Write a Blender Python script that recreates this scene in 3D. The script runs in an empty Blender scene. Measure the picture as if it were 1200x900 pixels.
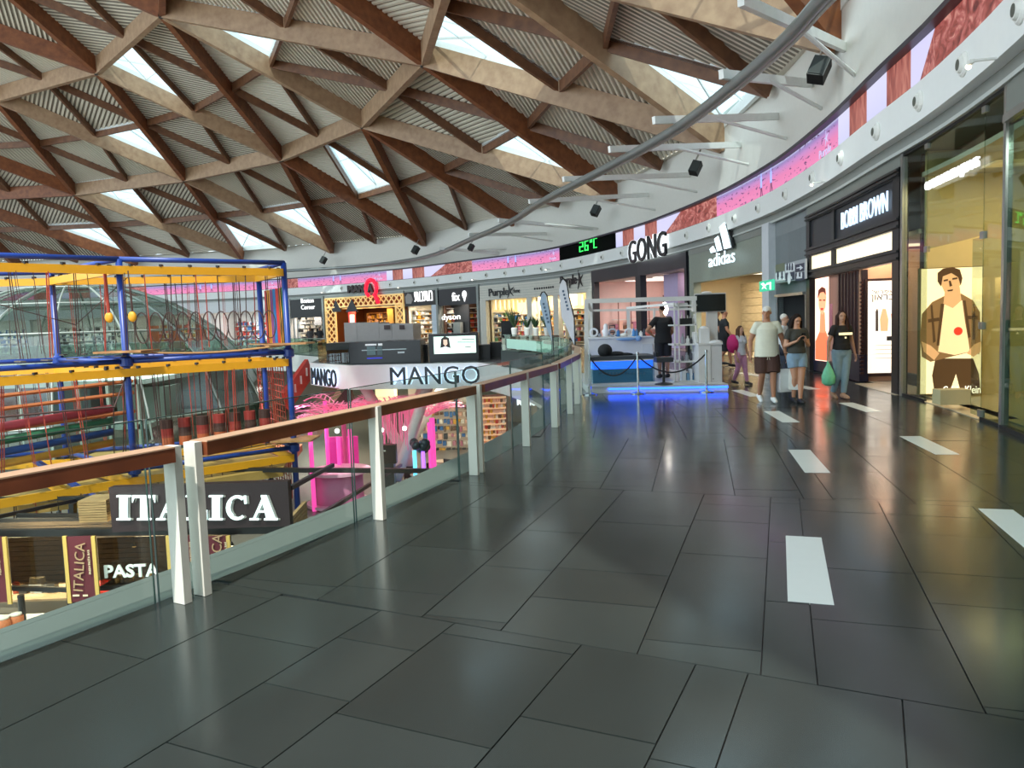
import bpy, bmesh, math, random
from mathutils import Vector, Matrix
random.seed(7)
SC = bpy.context.scene
COL = SC.collection
PI = math.pi
R_ = math.radians
# ---------------------------------------------------------------- camera
FPX, EYE, PITCH, ROLL = 900.0, 1.65, R_(4.7), R_(-2.0)
_f = Vector((0, math.cos(PITCH), -math.sin(PITCH))); _r = Vector((1, 0, 0)); _u = _r.cross(_f)
CR = _r * math.cos(ROLL) + _u * math.sin(ROLL)
CU = -_r * math.sin(ROLL) + _u * math.cos(ROLL)
cam_data = bpy.data.cameras.new('camera'); cam = bpy.data.objects.new('camera', cam_data)
COL.objects.link(cam); SC.camera = cam
cam_data.sensor_width = 36; cam_data.lens = 36 * FPX / 1200; cam_data.clip_start = .05; cam_data.clip_end = 500
mw = Matrix.Identity(4)
for i in range(3):
    mw[i][0] = CR[i]; mw[i][1] = CU[i]; mw[i][2] = -_f[i]
mw[0][3], mw[1][3], mw[2][3] = 0, 0, EYE
cam.matrix_world = mw
# ---------------------------------------------------------------- world, sun, exposure
SC.view_settings.view_transform = 'Standard'; SC.view_settings.look = 'None'
SC.view_settings.gamma = 1; SC.view_settings.exposure = 0.55; SC.view_settings.use_curve_mapping = False
world = bpy.data.worlds.new('sky'); SC.world = world; world.use_nodes = True
wn = world.node_tree; bg = wn.nodes['Background']
bg.inputs[0].default_value = (.78, .92, 1.0, 1); bg.inputs[1].default_value = 1.9
sun_d = bpy.data.lights.new('sun', 'SUN'); sun_d.energy = 3.2; sun_d.angle = R_(1.0); sun_d.color = (1, .95, .86)
sun = bpy.data.objects.new('sun', sun_d); COL.objects.link(sun); sun.location = (0, -20, 60)
sun.rotation_euler = Vector((.32, .95, -1.55)).to_track_quat('-Z', 'Y').to_euler()

# ---------------------------------------------------------------- pixel helpers (photo frame 1200x900)
def ray(px, py): return CR * ((px - 600) / FPX) + CU * ((450 - py) / FPX) + _f
def atz(px, py, z):
    d = ray(px, py); t = (z - EYE) / d.z
    return Vector((d.x * t, d.y * t, z))
def P(px, py, D):
    d = ray(px, py); t = D / d.y
    return Vector((0, 0, EYE)) + d * t

# ---------------------------------------------------------------- mesh builder
WO = {}
class MB:
    def __init__(s): s.v = []; s.f = []; s.mi = []; s.uv = {}
    def add(s, vs, fs, m=0):
        o = len(s.v); s.v += [Vector(v) for v in vs]
        for f in fs: s.f.append([o + i for i in f]); s.mi.append(m)
        return s
    def box(s, c, d, X=None, Y=None, Z=None, m=0):
        c = Vector(c); X = Vector(X or (1, 0, 0)); Y = Vector(Y or (0, 1, 0)); Z = Vector(Z) if Z else X.cross(Y)
        a, b, e = X * d[0] / 2, Y * d[1] / 2, Z * d[2] / 2
        vs = [c + a * i + b * j + e * k for i in (-1, 1) for j in (-1, 1) for k in (-1, 1)]
        return s.add(vs, [(0, 1, 3, 2), (4, 6, 7, 5), (0, 4, 5, 1), (2, 3, 7, 6), (0, 2, 6, 4), (1, 5, 7, 3)], m)
    def bb(s, x0, x1, y0, y1, z0, z1, m=0):
        return s.box(((x0 + x1) / 2, (y0 + y1) / 2, (z0 + z1) / 2), (abs(x1 - x0), abs(y1 - y0), abs(z1 - z0)), m=m)
    def prism(s, poly, z0, z1, m=0):
        n = len(poly); vs = [(p[0], p[1], z0) for p in poly] + [(p[0], p[1], z1) for p in poly]
        return s.add(vs, [tuple(range(n - 1, -1, -1)), tuple(range(n, 2 * n))] + [(i, (i + 1) % n, n + (i + 1) % n, n + i) for i in range(n)], m)
    def bar(s, a, b, w, h, up=(0, 0, 1), m=0):
        a = Vector(a); b = Vector(b); Y = (b - a); L = Y.length
        if L < 1e-6: return s
        Y.normalize(); up = Vector(up); X = Y.cross(up)
        if X.length < 1e-4: X = Y.cross(Vector((1, 0, 0)))
        X.normalize(); Z = X.cross(Y)
        return s.box((a + b) / 2, (w, L, h), X, Y, Z, m)
    def tube(s, pts, r, n=8, m=0, cap=True, closed=False):
        pts = [Vector(p) for p in pts]; k = len(pts)
        rs = r if isinstance(r, (list, tuple)) else [r] * k
        o = len(s.v); pu = None
        for i, p in enumerate(pts):
            a = pts[i - 1] if (i > 0 or closed) else p; b = pts[(i + 1) % k] if (i < k - 1 or closed) else p
            t = (b - a).normalized()
            if pu is None:
                pu = t.cross(Vector((0, 0, 1)))
                if pu.length < .05: pu = t.cross(Vector((1, 0, 0)))
            pu = (pu - t * pu.dot(t)).normalized(); w = t.cross(pu)
            for j in range(n):
                an = 2 * PI * j / n; s.v.append(p + (pu * math.cos(an) + w * math.sin(an)) * rs[i])
        for i in range(k if closed else k - 1):
            i2 = (i + 1) % k
            for j in range(n):
                s.f.append([o + i * n + j, o + i * n + (j + 1) % n, o + i2 * n + (j + 1) % n, o + i2 * n + j]); s.mi.append(m)
        if cap and not closed:
            s.f.append([o + j for j in range(n - 1, -1, -1)]); s.mi.append(m)
            s.f.append([o + (k - 1) * n + j for j in range(n)]); s.mi.append(m)
        return s
    def lathe(s, c, prof, n=16, m=0, ax=None):
        c = Vector(c); Z = Vector(ax).normalized() if ax else Vector((0, 0, 1))
        X = Z.cross(Vector((0, 1, 0))); X = X.normalized() if X.length > .05 else Vector((1, 0, 0)); Y = Z.cross(X)
        o = len(s.v)
        for r, z in prof:
            for j in range(n):
                an = 2 * PI * j / n; s.v.append(c + Z * z + (X * math.cos(an) + Y * math.sin(an)) * r)
        for i in range(len(prof) - 1):
            for j in range(n):
                s.f.append([o + i * n + j, o + i * n + (j + 1) % n, o + (i + 1) * n + (j + 1) % n, o + (i + 1) * n + j]); s.mi.append(m)
        s.f.append([o + j for j in range(n - 1, -1, -1)]); s.mi.append(m)
        e = o + (len(prof) - 1) * n; s.f.append([e + j for j in range(n)]); s.mi.append(m)
        return s
    def ball(s, c, r, rot=None, nu=12, nv=8, m=0):
        c = Vector(c); rr = Vector(r) if hasattr(r, '__len__') else Vector((r, r, r)); o = len(s.v)
        M = rot if rot is not None else Matrix.Identity(3)
        s.v.append(c + M @ Vector((0, 0, rr.z)))
        for i in range(1, nv):
            th = PI * i / nv
            for j in range(nu):
                an = 2 * PI * j / nu
                s.v.append(c + M @ Vector((rr.x * math.sin(th) * math.cos(an), rr.y * math.sin(th) * math.sin(an), rr.z * math.cos(th))))
        s.v.append(c + M @ Vector((0, 0, -rr.z))); e = len(s.v) - 1
        for j in range(nu): s.f.append([o, o + 1 + j, o + 1 + (j + 1) % nu]); s.mi.append(m)
        for i in range(nv - 2):
            for j in range(nu):
                a = o + 1 + i * nu
                s.f.append([a + j, a + nu + j, a + nu + (j + 1) % nu, a + (j + 1) % nu]); s.mi.append(m)
        a = o + 1 + (nv - 2) * nu
        for j in range(nu): s.f.append([a + j, e, a + (j + 1) % nu]); s.mi.append(m)
        return s
    def build(s, name, mats, parent=None, smooth=False, local=False, kind=None):
        me = bpy.data.meshes.new(name)
        off = Vector((0, 0, 0))
        if parent is not None and not local: off = WO.get(parent.name, off)
        if parent is None and not local and s.v:      # origin at the base of the thing
            lo = [min(v[i] for v in s.v) for i in range(3)]; hi = [max(v[i] for v in s.v) for i in range(3)]
            off = Vector(((lo[0] + hi[0]) / 2, (lo[1] + hi[1]) / 2, lo[2]))
        me.from_pydata([tuple(v - off) for v in s.v], [], s.f)
        for mt in (mats if isinstance(mats, (list, tuple)) else [mats]): me.materials.append(mt)
        for p, mi in zip(me.polygons, s.mi):
            p.material_index = mi; p.use_smooth = smooth
        if s.uv:
            ul = me.uv_layers.new(name='UVMap')
            for p in me.polygons:
                for li in p.loop_indices: ul.data[li].uv = s.uv.get(me.loops[li].vertex_index, (0, 0))
        me.update()
        o = bpy.data.objects.new(name, me); COL.objects.link(o)
        if parent is not None:
            o.parent = parent; WO[o.name] = WO.get(parent.name, Vector((0, 0, 0))) if not local else Vector((0, 0, 0))
        else:
            o.location = off; WO[o.name] = off.copy()
        if kind: o['kind'] = kind
        return o

def tag(o, label, cat, group=None):
    o['label'] = label; o['category'] = cat
    if group: o['group'] = group
    return o
def thing(name, label, cat, loc=(0, 0, 0), rz=0, group=None):
    o = bpy.data.objects.new(name, None); COL.objects.link(o); o.location = loc; o.rotation_euler = (0, 0, rz)
    o.empty_display_size = .2; WO[o.name] = Vector(loc)
    return tag(o, label, cat, group)
def struct(name, mb, mats, smooth=False):
    o = mb.build(name, mats, smooth=smooth); o['kind'] = 'structure'; return o
def dup(root, loc, rz=None, label=None):
    r = root.copy(); COL.objects.link(r); r.location = loc; WO[r.name] = Vector(loc)
    if rz is not None: r.rotation_euler = (0, 0, rz)
    if label: r['label'] = label
    for ch in list(root.children):
        c = ch.copy(); COL.objects.link(c); c.parent = r
        for g in list(ch.children):
            d = g.copy(); COL.objects.link(d); d.parent = c
    return r

# ---------------------------------------------------------------- materials
def lin(h):
    if isinstance(h, (tuple, list)): return (*h[:3], 1)
    h = h.lstrip('#'); c = [int(h[i:i + 2], 16) / 255 for i in (0, 2, 4)]
    return tuple((x / 12.92 if x <= .04045 else ((x + .055) / 1.055) ** 2.4) for x in c) + (1,)
MC = {}
def mat(name, col, rough=.5, metal=0, emit=None, es=1, var=.08, scale=6, bump=0, spec=None):
    if name in MC: return MC[name]
    m = bpy.data.materials.new(name); m.use_nodes = True; nt = m.node_tree; b = nt.nodes['Principled BSDF']
    c = lin(col); b.inputs['Roughness'].default_value = rough; b.inputs['Metallic'].default_value = metal
    if spec is not None: b.inputs['Specular IOR Level'].default_value = spec
    tc = nt.nodes.new('ShaderNodeTexCoord'); nz = nt.nodes.new('ShaderNodeTexNoise'); nz.inputs['Scale'].default_value = scale
    nz.inputs['Detail'].default_value = 4
    nt.links.new(tc.outputs['Object'], nz.inputs['Vector'])
    mx = nt.nodes.new('ShaderNodeMix'); mx.data_type = 'RGBA'
    mx.inputs[6].default_value = tuple(x * (1 - var) for x in c[:3]) + (1,); mx.inputs[7].default_value = tuple(min(1, x * (1 + var)) for x in c[:3]) + (1,)
    nt.links.new(nz.outputs['Fac'], mx.inputs[0]); nt.links.new(mx.outputs[2], b.inputs['Base Color'])
    if emit is not None:
        b.inputs['Emission Color'].default_value = lin(emit); b.inputs['Emission Strength'].default_value = es
    if bump:
        bp = nt.nodes.new('ShaderNodeBump'); bp.inputs['Strength'].default_value = bump; bp.inputs['Distance'].default_value = .01
        nt.links.new(nz.outputs['Fac'], bp.inputs['Height']); nt.links.new(bp.outputs['Normal'], b.inputs['Normal'])
    MC[name] = m; return m
def emis(name, col, s=1): return mat(name, col, rough=.6, emit=col, es=s)
def glass(name, tint='#dfeee8', fres=1.45, add=.04, rough=.02):
    if name in MC: return MC[name]
    m = bpy.data.materials.new(name); m.use_nodes = True; nt = m.node_tree; nt.nodes.remove(nt.nodes['Principled BSDF'])
    out = nt.nodes['Material Output']; tr = nt.nodes.new('ShaderNodeBsdfTransparent'); tr.inputs[0].default_value = lin(tint)
    gl = nt.nodes.new('ShaderNodeBsdfGlossy'); gl.inputs['Roughness'].default_value = rough
    lw_ = nt.nodes.new('ShaderNodeLayerWeight'); lw_.inputs[0].default_value = .5
    pw = nt.nodes.new('ShaderNodeMath'); pw.operation = 'POWER'; pw.inputs[1].default_value = 4.5; nt.links.new(lw_.outputs['Facing'], pw.inputs[0])
    ad = nt.nodes.new('ShaderNodeMath'); ad.operation = 'MULTIPLY_ADD'; ad.inputs[1].default_value = (fres - 1) * 1.1; ad.inputs[2].default_value = add; ad.use_clamp = True
    nt.links.new(pw.outputs[0], ad.inputs[0]); mx = nt.nodes.new('ShaderNodeMixShader')
    nt.links.new(ad.outputs[0], mx.inputs[0]); nt.links.new(tr.outputs[0], mx.inputs[1]); nt.links.new(gl.outputs[0], mx.inputs[2])
    nt.links.new(mx.outputs[0], out.inputs[0]); MC[name] = m; return m
def wood(name, c0, c1, rough=.45, sc=(1, 1, 1)):
    if name in MC: return MC[name]
    m = bpy.data.materials.new(name); m.use_nodes = True; nt = m.node_tree; b = nt.nodes['Principled BSDF']; b.inputs['Roughness'].default_value = rough
    tc = nt.nodes.new('ShaderNodeTexCoord'); mp = nt.nodes.new('ShaderNodeMapping'); mp.inputs['Scale'].default_value = sc
    nz = nt.nodes.new('ShaderNodeTexNoise'); nz.inputs['Scale'].default_value = 3; nz.inputs['Detail'].default_value = 6
    rp = nt.nodes.new('ShaderNodeValToRGB'); rp.color_ramp.elements[0].color = lin(c0); rp.color_ramp.elements[1].color = lin(c1)
    rp.color_ramp.elements[0].position = .3; rp.color_ramp.elements[1].position = .7
    nt.links.new(tc.outputs['Object'], mp.inputs[0]); nt.links.new(mp.outputs[0], nz.inputs['Vector']); nt.links.new(nz.outputs['Fac'], rp.inputs[0])
    nt.links.new(rp.outputs[0], b.inputs['Base Color']); MC[name] = m; return m
white = mat('white_paint', '#e2e1da', .5); offwhite = mat('plaster', '#dcdad2', .7, var=.04)
black = mat('black_metal', '#17181a', .35); dark = mat('dark_panel', '#25272a', .4); steel = mat('brushed_steel', '#b8bab8', .28, .9)
greyp = mat('grey_paint', '#8e938f', .5)

# ---------------------------------------------------------------- text
def text_mb(body, O, X, U, h=None, w=None, depth=.03, align='C', font_scale=1, shear=0, bold=0):
    cu = bpy.data.curves.new('t', 'FONT'); cu.body = body; cu.extrude = .5; cu.resolution_u = 3; cu.shear = shear; cu.offset = bold
    ob = bpy.data.objects.new('t', cu); COL.objects.link(ob)
    dg = bpy.context.evaluated_depsgraph_get(); dg.update(); me = bpy.data.meshes.new_from_object(ob.evaluated_get(dg))
    bpy.data.objects.remove(ob); bpy.data.curves.remove(cu)
    vs = [v.co.copy() for v in me.vertices]; mb = MB()
    if not vs: return mb
    x0, x1 = min(v.x for v in vs), max(v.x for v in vs); y0, y1 = min(v.y for v in vs), max(v.y for v in vs)
    sy = (h / (y1 - y0)) if h else w / (x1 - x0); sx = (w / (x1 - x0)) if w else sy
    X = Vector(X).normalized(); U = Vector(U).normalized(); N = X.cross(U); O = Vector(O)
    ax = {'C': (x0 + x1) / 2, 'L': x0, 'R': x1}[align]
    mb.add([O + X * ((v.x - ax) * sx) + U * ((v.y - (y0 + y1) / 2) * sy) + N * ((v.z + .5) * depth) for v in vs], [tuple(p.vertices) for p in me.polygons])
    bpy.data.meshes.remove(me); return mb

# ---------------------------------------------------------------- plan curves
CX, CY = -30.43, 19.44
def ring(R, deg): return Vector((CX + R * math.cos(R_(deg)), CY + R * math.sin(R_(deg))))
def catmull(Pn, n=12):
    out = []
    for i in range(len(Pn) - 1):
        p0 = Pn[max(i - 1, 0)]; p1 = Pn[i]; p2 = Pn[i + 1]; p3 = Pn[min(i + 2, len(Pn) - 1)]
        for j in range(n):
            t = j / n
            out.append(.5 * ((2 * p1) + (-p0 + p2) * t + (2 * p0 - 5 * p1 + 4 * p2 - p3) * t * t + (-p0 + 3 * p1 - 3 * p2 + p3) * t ** 3))
    out.append(Pn[-1]); return out
WC = catmull([ring(38.1, a) for a in range(-50, -5, 4)] + [Vector(p) for p in ((7.95, 18.7), (8.3, 22), (8.45, 25), (8.3, 30), (7.5, 36), (6.3, 41.2),
     (2.7, 51.3), (-2.8, 58), (-6.8, 62.5), (-11, 66), (-19.5, 71.5), (-30, 75), (-45, 77), (-60, 74), (-75, 66), (-86, 50))])
WS = [0.0]
for i in range(1, len(WC)): WS.append(WS[-1] + (WC[i] - WC[i - 1]).length)
def wl(s):
    s = max(0, min(WS[-1] - 1e-4, s)); lo, hi = 0, len(WS) - 1
    while hi - lo > 1:
        md = (lo + hi) // 2
        if WS[md] <= s: lo = md
        else: hi = md
    t = (s - WS[lo]) / (WS[hi] - WS[lo]); T = (WC[hi] - WC[lo]).normalized()
    return WC[lo].lerp(WC[hi], t), T
def wtan(s):
    a, _ = wl(s - .3); b, _ = wl(s + .3); return (b - a).normalized()
def wp(s, off=0, z=0):
    p, _ = wl(s); T = wtan(s); N = Vector((-T.y, T.x))
    q = p + N * off; return Vector((q.x, q.y, z))
def wax(s):
    """viewer's left-to-right axis, normal towards the atrium"""
    T = wtan(s); return Vector((-T.x, -T.y, 0)), Vector((-T.y, T.x, 0))
def whit(px, py, off=0):
    d = ray(px, py); best = None
    for i in range(len(WC) - 1):
        a, b = WC[i], WC[i + 1]
        if off:
            T = (b - a).normalized(); N = Vector((-T.y, T.x)) * off; a = a + N; b = b + N
        e = b - a; det = -d.x * e.y + e.x * d.y
        if abs(det) < 1e-9: continue
        t = (-a.x * e.y + e.x * a.y) / det; u = (d.x * a.y - d.y * a.x) / det
        if t > 0 and -1e-6 <= u <= 1.000001:
            if best is None or t < best[0]: best = (t, WS[i] + (WS[i + 1] - WS[i]) * u)
    return best[1], EYE + d.z * best[0]
def Sx(px, py=365): return whit(px, py)[0]
def Zx(px, py): return whit(px, py)[1]
def wbox(mb, s0, s1, z0, z1, o0, o1, m=0, step=1.5):
    n = max(1, int(abs(s1 - s0) / step + .5))
    ss = [s0 + (s1 - s0) * i / n for i in range(n + 1)]; o = len(mb.v)
    for s in ss:
        for (of, z) in ((o0, z0), (o1, z0), (o1, z1), (o0, z1)): mb.v.append(wp(s, of, z))
    for i in range(n):
        a = o + 4 * i
        for j in range(4):
            mb.f.append([a + j, a + (j + 1) % 4, a + 4 + (j + 1) % 4, a + 4 + j]); mb.mi.append(m)
    mb.f.append([o, o + 3, o + 2, o + 1]); mb.mi.append(m); e = o + 4 * n; mb.f.append([e, e + 1, e + 2, e + 3]); mb.mi.append(m)
    return mb
class Frame:
    """a real plane in the scene; pixel() gives where a sight line meets it"""
    def __init__(s, O, X, U=(0, 0, 1)):
        s.O = Vector(O); s.X = Vector(X).normalized(); s.U = Vector(U).normalized(); s.N = s.X.cross(s.U)
    def pixel(s, px, py):
        d = ray(px, py); E = Vector((0, 0, EYE)); t = (s.O - E).dot(s.N) / d.dot(s.N); q = E + d * t - s.O
        return q.dot(s.X), q.dot(s.U)
    def pt(s, a, b, n=0): return s.O + s.X * a + s.U * b + s.N * n
    def poly(s, mb, pix, n0=0, n1=.01, m=0):
        q = [s.pixel(*p) for p in pix]; ar = sum(q[i][0] * q[(i + 1) % len(q)][1] - q[(i + 1) % len(q)][0] * q[i][1] for i in range(len(q)))
        if ar < 0: q.reverse()
        k = len(q); vs = [s.pt(a, b, n0) for a, b in q] + [s.pt(a, b, n1) for a, b in q]
        return mb.add(vs, [tuple(range(k - 1, -1, -1)), tuple(range(k, 2 * k))] + [(i, (i + 1) % k, k + (i + 1) % k, k + i) for i in range(k)], m)
    def rect(s, mb, x0, y0, x1, y1, n0=0, n1=.02, m=0):
        """pixel rectangle: centre and size taken on this plane"""
        a0, _ = s.pixel(x0, (y0 + y1) / 2); a1, _ = s.pixel(x1, (y0 + y1) / 2); _, b0 = s.pixel((x0 + x1) / 2, y0); _, b1 = s.pixel((x0 + x1) / 2, y1)
        return mb.box(s.pt((a0 + a1) / 2, (b0 + b1) / 2, (n0 + n1) / 2), (abs(a1 - a0), abs(b1 - b0), abs(n1 - n0)), s.X, s.U, s.N, m)
    def text(s, body, x0, y0, x1, y1, depth=.03, n=0, shear=0, bold=0):
        a0, b0 = s.pixel(x0, (y0 + y1) / 2); a1, b1 = s.pixel(x1, (y0 + y1) / 2); _, t = s.pixel((x0 + x1) / 2, y0); _, b = s.pixel((x0 + x1) / 2, y1)
        return text_mb(body, s.pt((a0 + a1) / 2, (t + b) / 2, n), s.X, s.U, h=abs(t - b), w=abs(a1 - a0), depth=depth, shear=shear, bold=bold)
def wframe(px, py, off=0):
    s, z = whit(px, py, off); X, N = wax(s); return Frame(wp(s, off, 0), X)
def yframe(D): return Frame((0, D, 0), (1, 0, 0))
# ================================================================ SHELL
def arc(R, a0, a1, st=1.5):
    n = max(2, int((a1 - a0) / st)); return [ring(R, a0 + (a1 - a0) * i / n) for i in range(n + 1)]
EDGE = arc(31.45, -50, 22.5) + [Vector(p) for p in ((-7.03, 32.9), (-9.49, 36.5), (-10.5, 43), (-14, 49), (-22, 54), (-34, 57), (-50, 56), (-66, 50))]
outer = [WC[i] for i in range(len(WC))]
def ring_faces(inner, outr, z0, z1):
    """slab between two open plan curves, resampled to equal counts"""
    def rs(c, n):
        L = [0]
        for i in range(1, len(c)): L.append(L[-1] + (c[i] - c[i - 1]).length)
        out = []; j = 0
        for k in range(n):
            t = L[-1] * k / (n - 1)
            while j < len(L) - 2 and L[j + 1] < t: j += 1
            out.append(c[j].lerp(c[j + 1], min(1, (t - L[j]) / max(1e-9, L[j + 1] - L[j]))))
        return out
    n = 120; a = rs(inner, n); b = rs(outr, n); mb = MB()
    for i in range(n - 1):
        q = [a[i], b[i], b[i + 1], a[i + 1]]
        vs = [(p.x, p.y, z1) for p in q] + [(p.x, p.y, z0) for p in q]
        mb.add(vs, [(0, 1, 2, 3), (7, 6, 5, 4), (0, 3, 7, 4), (1, 5, 6, 2)])
    return mb
def tile_mat(name, base, rough, hue=0):
    m = bpy.data.materials.new(name); m.use_nodes = True; nt = m.node_tree; b = nt.nodes['Principled BSDF']
    geo = nt.nodes.new('ShaderNodeNewGeometry'); oi = nt.nodes.new('ShaderNodeObjectInfo')
    nz = nt.nodes.new('ShaderNodeTexNoise'); nz.inputs['Scale'].default_value = 2.2; nz.inputs['Detail'].default_value = 7; nz.inputs['Roughness'].default_value = .65
    nt.links.new(geo.outputs['Position'], nz.inputs['Vector'])
    ad = nt.nodes.new('ShaderNodeMath'); ad.operation = 'MULTIPLY_ADD'; ad.inputs[1].default_value = .7; ad.inputs[2].default_value = 0
    nt.links.new(oi.outputs['Random'], ad.inputs[0])
    ad2 = nt.nodes.new('ShaderNodeMath'); ad2.operation = 'MULTIPLY_ADD'; ad2.inputs[1].default_value = .45
    nt.links.new(nz.outputs['Fac'], ad2.inputs[0]); nt.links.new(ad.outputs[0], ad2.inputs[2])
    rp = nt.nodes.new('ShaderNodeValToRGB'); c = lin(base)
    rp.color_ramp.elements[0].color = tuple(x * .75 for x in c[:3]) + (1,); rp.color_ramp.elements[1].color = tuple(x * 1.3 for x in c[:3]) + (1,)
    nt.links.new(ad2.outputs[0], rp.inputs[0]); nt.links.new(rp.outputs[0], b.inputs['Base Color'])
    n2 = nt.nodes.new('ShaderNodeTexNoise'); n2.inputs['Scale'].default_value = .9; n2.inputs['Detail'].default_value = 5
    nt.links.new(geo.outputs['Position'], n2.inputs['Vector'])
    mr = nt.nodes.new('ShaderNodeMapRange'); mr.inputs['From Min'].default_value = .3; mr.inputs['From Max'].default_value = .75
    mr.inputs['To Min'].default_value = rough * .8; mr.inputs['To Max'].default_value = rough * 1.35
    nt.links.new(n2.outputs['Fac'], mr.inputs[0]); nt.links.new(mr.outputs[0], b.inputs['Roughness'])
    b.inputs['Specular IOR Level'].default_value = .6
    bp = nt.nodes.new('ShaderNodeBump'); bp.inputs['Strength'].default_value = .05; bp.inputs['Distance'].default_value = .002
    n3 = nt.nodes.new('ShaderNodeTexNoise'); n3.inputs['Scale'].default_value = 60; nt.links.new(geo.outputs['Position'], n3.inputs['Vector'])
    nt.links.new(n3.outputs['Fac'], bp.inputs['Height']); nt.links.new(bp.outputs['Normal'], b.inputs['Normal'])
    MC[name] = m; return m
stone = tile_mat('dark_stone_tile', '#2a302f', .17)
grout = mat('grout', '#1b1d1d', .5)
far_floor = tile_mat('far_floor', '#2a302f', .2)
floor = struct('floor', ring_faces(EDGE, outer, -.5, -.012), [grout])
# stone tiles: straight rows inside wedge-shaped sectors of the curved gallery
def clip(poly, a, b, c):
    """keep a*x+b*y>=c"""
    out = []
    for i in range(len(poly)):
        p, q = poly[i], poly[(i + 1) % len(poly)]; dp = a * p[0] + b * p[1] - c; dq = a * q[0] + b * q[1] - c
        if dp >= 0: out.append(p)
        if dp * dq < 0:
            t = dp / (dp - dq); out.append((p[0] + (q[0] - p[0]) * t, p[1] + (q[1] - p[1]) * t))
    return out
def area(p): return abs(sum(p[i][0] * p[(i + 1) % len(p)][1] - p[(i + 1) % len(p)][0] * p[i][1] for i in range(len(p)))) / 2
tiles = []; far_tiles = []
strips = [(-25.4 + 6.1 * k, 35.26, 2.2) for k in range(-1, 6)] + [(-23.35 + 6.0 * k, 36.68, 2.05) for k in range(-1, 6)]
strip_polys = []
for a, r, da in strips:
    p0 = ring(r + .12, a); p1 = ring(r, a + da); d = (p1 - p0).normalized(); n = Vector((d.y, -d.x)) * .245
    strip_polys.append([p0, p0 + n, p1 + n, p1])
sec_b = [-39.0, -33.0, -27.0, -21.2, -15.8, -10.2, -4.6, 1, 6.6, 12.2, 18]
for k in range(len(sec_b) - 1):
    a0, a1 = sec_b[k], sec_b[k + 1]; am = -(a0 + a1) / 2
    dirr = R_(am - 4.7 if a1 < 2 else am); d = Vector((math.sin(dirr), math.cos(dirr))); n = Vector((math.cos(dirr), -math.sin(dirr)))
    mid = ring(34.8, (a0 + a1) / 2); o = mid
    rows = [-3.6, -2.95, -2.2, -1.45, -.95, -.2, .38, .62, 1.25, 1.95, 2.7, 3.5, 4.3]
    if k > 5: rows += [5.1, 5.9, 6.7]
    rng = random.Random(40 + k)
    for ri in range(len(rows) - 1):
        n0, n1 = rows[ri], rows[ri + 1]; t = -4.5 + rng.uniform(0, .8)
        while t < 4.5:
            L = rng.choice([.55, .9, 1.2, 1.2, 1.5]); g = .0035
            q = [o + d * (t + g) + n * (n0 + g), o + d * (t + L - g) + n * (n0 + g), o + d * (t + L - g) + n * (n1 - g), o + d * (t + g) + n * (n1 - g)]
            q = [(p.x, p.y) for p in q]
            for an, sg in ((a0, 1), (a1, -1)):
                nx, ny = -math.sin(R_(an)) * sg, math.cos(R_(an)) * sg
                q = clip(q, nx, ny, nx * CX + ny * CY + g) if q else q
            if len(q) >= 3:
                c = Vector((sum(p[0] for p in q) / len(q), sum(p[1] for p in q) / len(q)))
                rr = (c - Vector((CX, CY))).length
                # trim against balustrade kerb (straight cut) and shop line
                ac = math.degrees(math.atan2(c.y - CY, c.x - CX)); e = Vector((math.cos(R_(ac)), math.sin(R_(ac))))
                q = clip(q, e.x, e.y, e.x * CX + e.y * CY + 31.87)
                if q and a1 < 2: q = clip(q, -e.x, -e.y, -(e.x * CX + e.y * CY) - 38.35)
                if len(q) >= 3 and area(q) > .03: tiles.append((q, c, k))
            t += L
order = sorted(tiles, key=lambda t: t[1].length if t[1].y > 1 else 99)
for i, (q, c, k) in enumerate(order):
    # cut the white inlays out of the dark stones they touch by sinking below them
    if i < 260:
        mb = MB(); mb.prism(q, -.012, 0.0 + random.uniform(-.0006, .0006)); ob = mb.build('floor_tile', stone, parent=floor)
    else: far_tiles.append(q)
mb = MB()
for q in far_tiles: mb.prism(q, -.012, 0)
mb.build('floor_tile', far_floor, parent=floor, kind='stuff')
# beyond the sectors: plain stone sheet
mb = ring_faces([ring(31.87, a / 2) for a in range(36, 46)] + [Vector(p) for p in ((-6.8, 33.2), (-9.2, 36.6), (-10.3, 43), (-13.8, 49.2), (-22, 54.3), (-34, 57.3), (-50, 56.3), (-66, 50.3))],
                [wl(s)[0] for s in [x * 1.0 for x in range(int(Sx(820)), int(WS[-1]), 4)]], -.012, -.001)
mb.build('stone_floor_sheet', far_floor, parent=floor)
inlay = mat('white_inlay', '#e9efe9', .22, var=.03)
for q in strip_polys:
    mb = MB(); mb.prism([(p.x, p.y) for p in q], -.011, .0022); mb.build('white_inlay', inlay, parent=floor)
# kerb of the gallery edge
kerbm = mat('kerb_grey', '#6c726f', .45)
mb = MB()
KE = arc(31.86, -50, 22.2) + [Vector((-6.86, 33.15)), Vector((-9.2, 36.7)), Vector((-10.2, 43.1)), Vector((-13.8, 49.3)), Vector((-22, 54.4)), Vector((-34, 57.4)), Vector((-50, 56.4)), Vector((-66, 50.4))]
def strip_slab(mb, A, B, z0, z1, m=0):
    for i in range(min(len(A), len(B)) - 1):
        q = [A[i], B[i], B[i + 1], A[i + 1]]
        mb.add([(p.x, p.y, z1) for p in q] + [(p.x, p.y, z0) for p in q], [(0, 1, 2, 3), (7, 6, 5, 4), (0, 3, 7, 4), (1, 5, 6, 2), (0, 4, 5, 1), (3, 2, 6, 7)], m)
strip_slab(mb, EDGE, KE, -.3, -.003); mb.build('kerb', kerbm, parent=floor)
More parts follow.
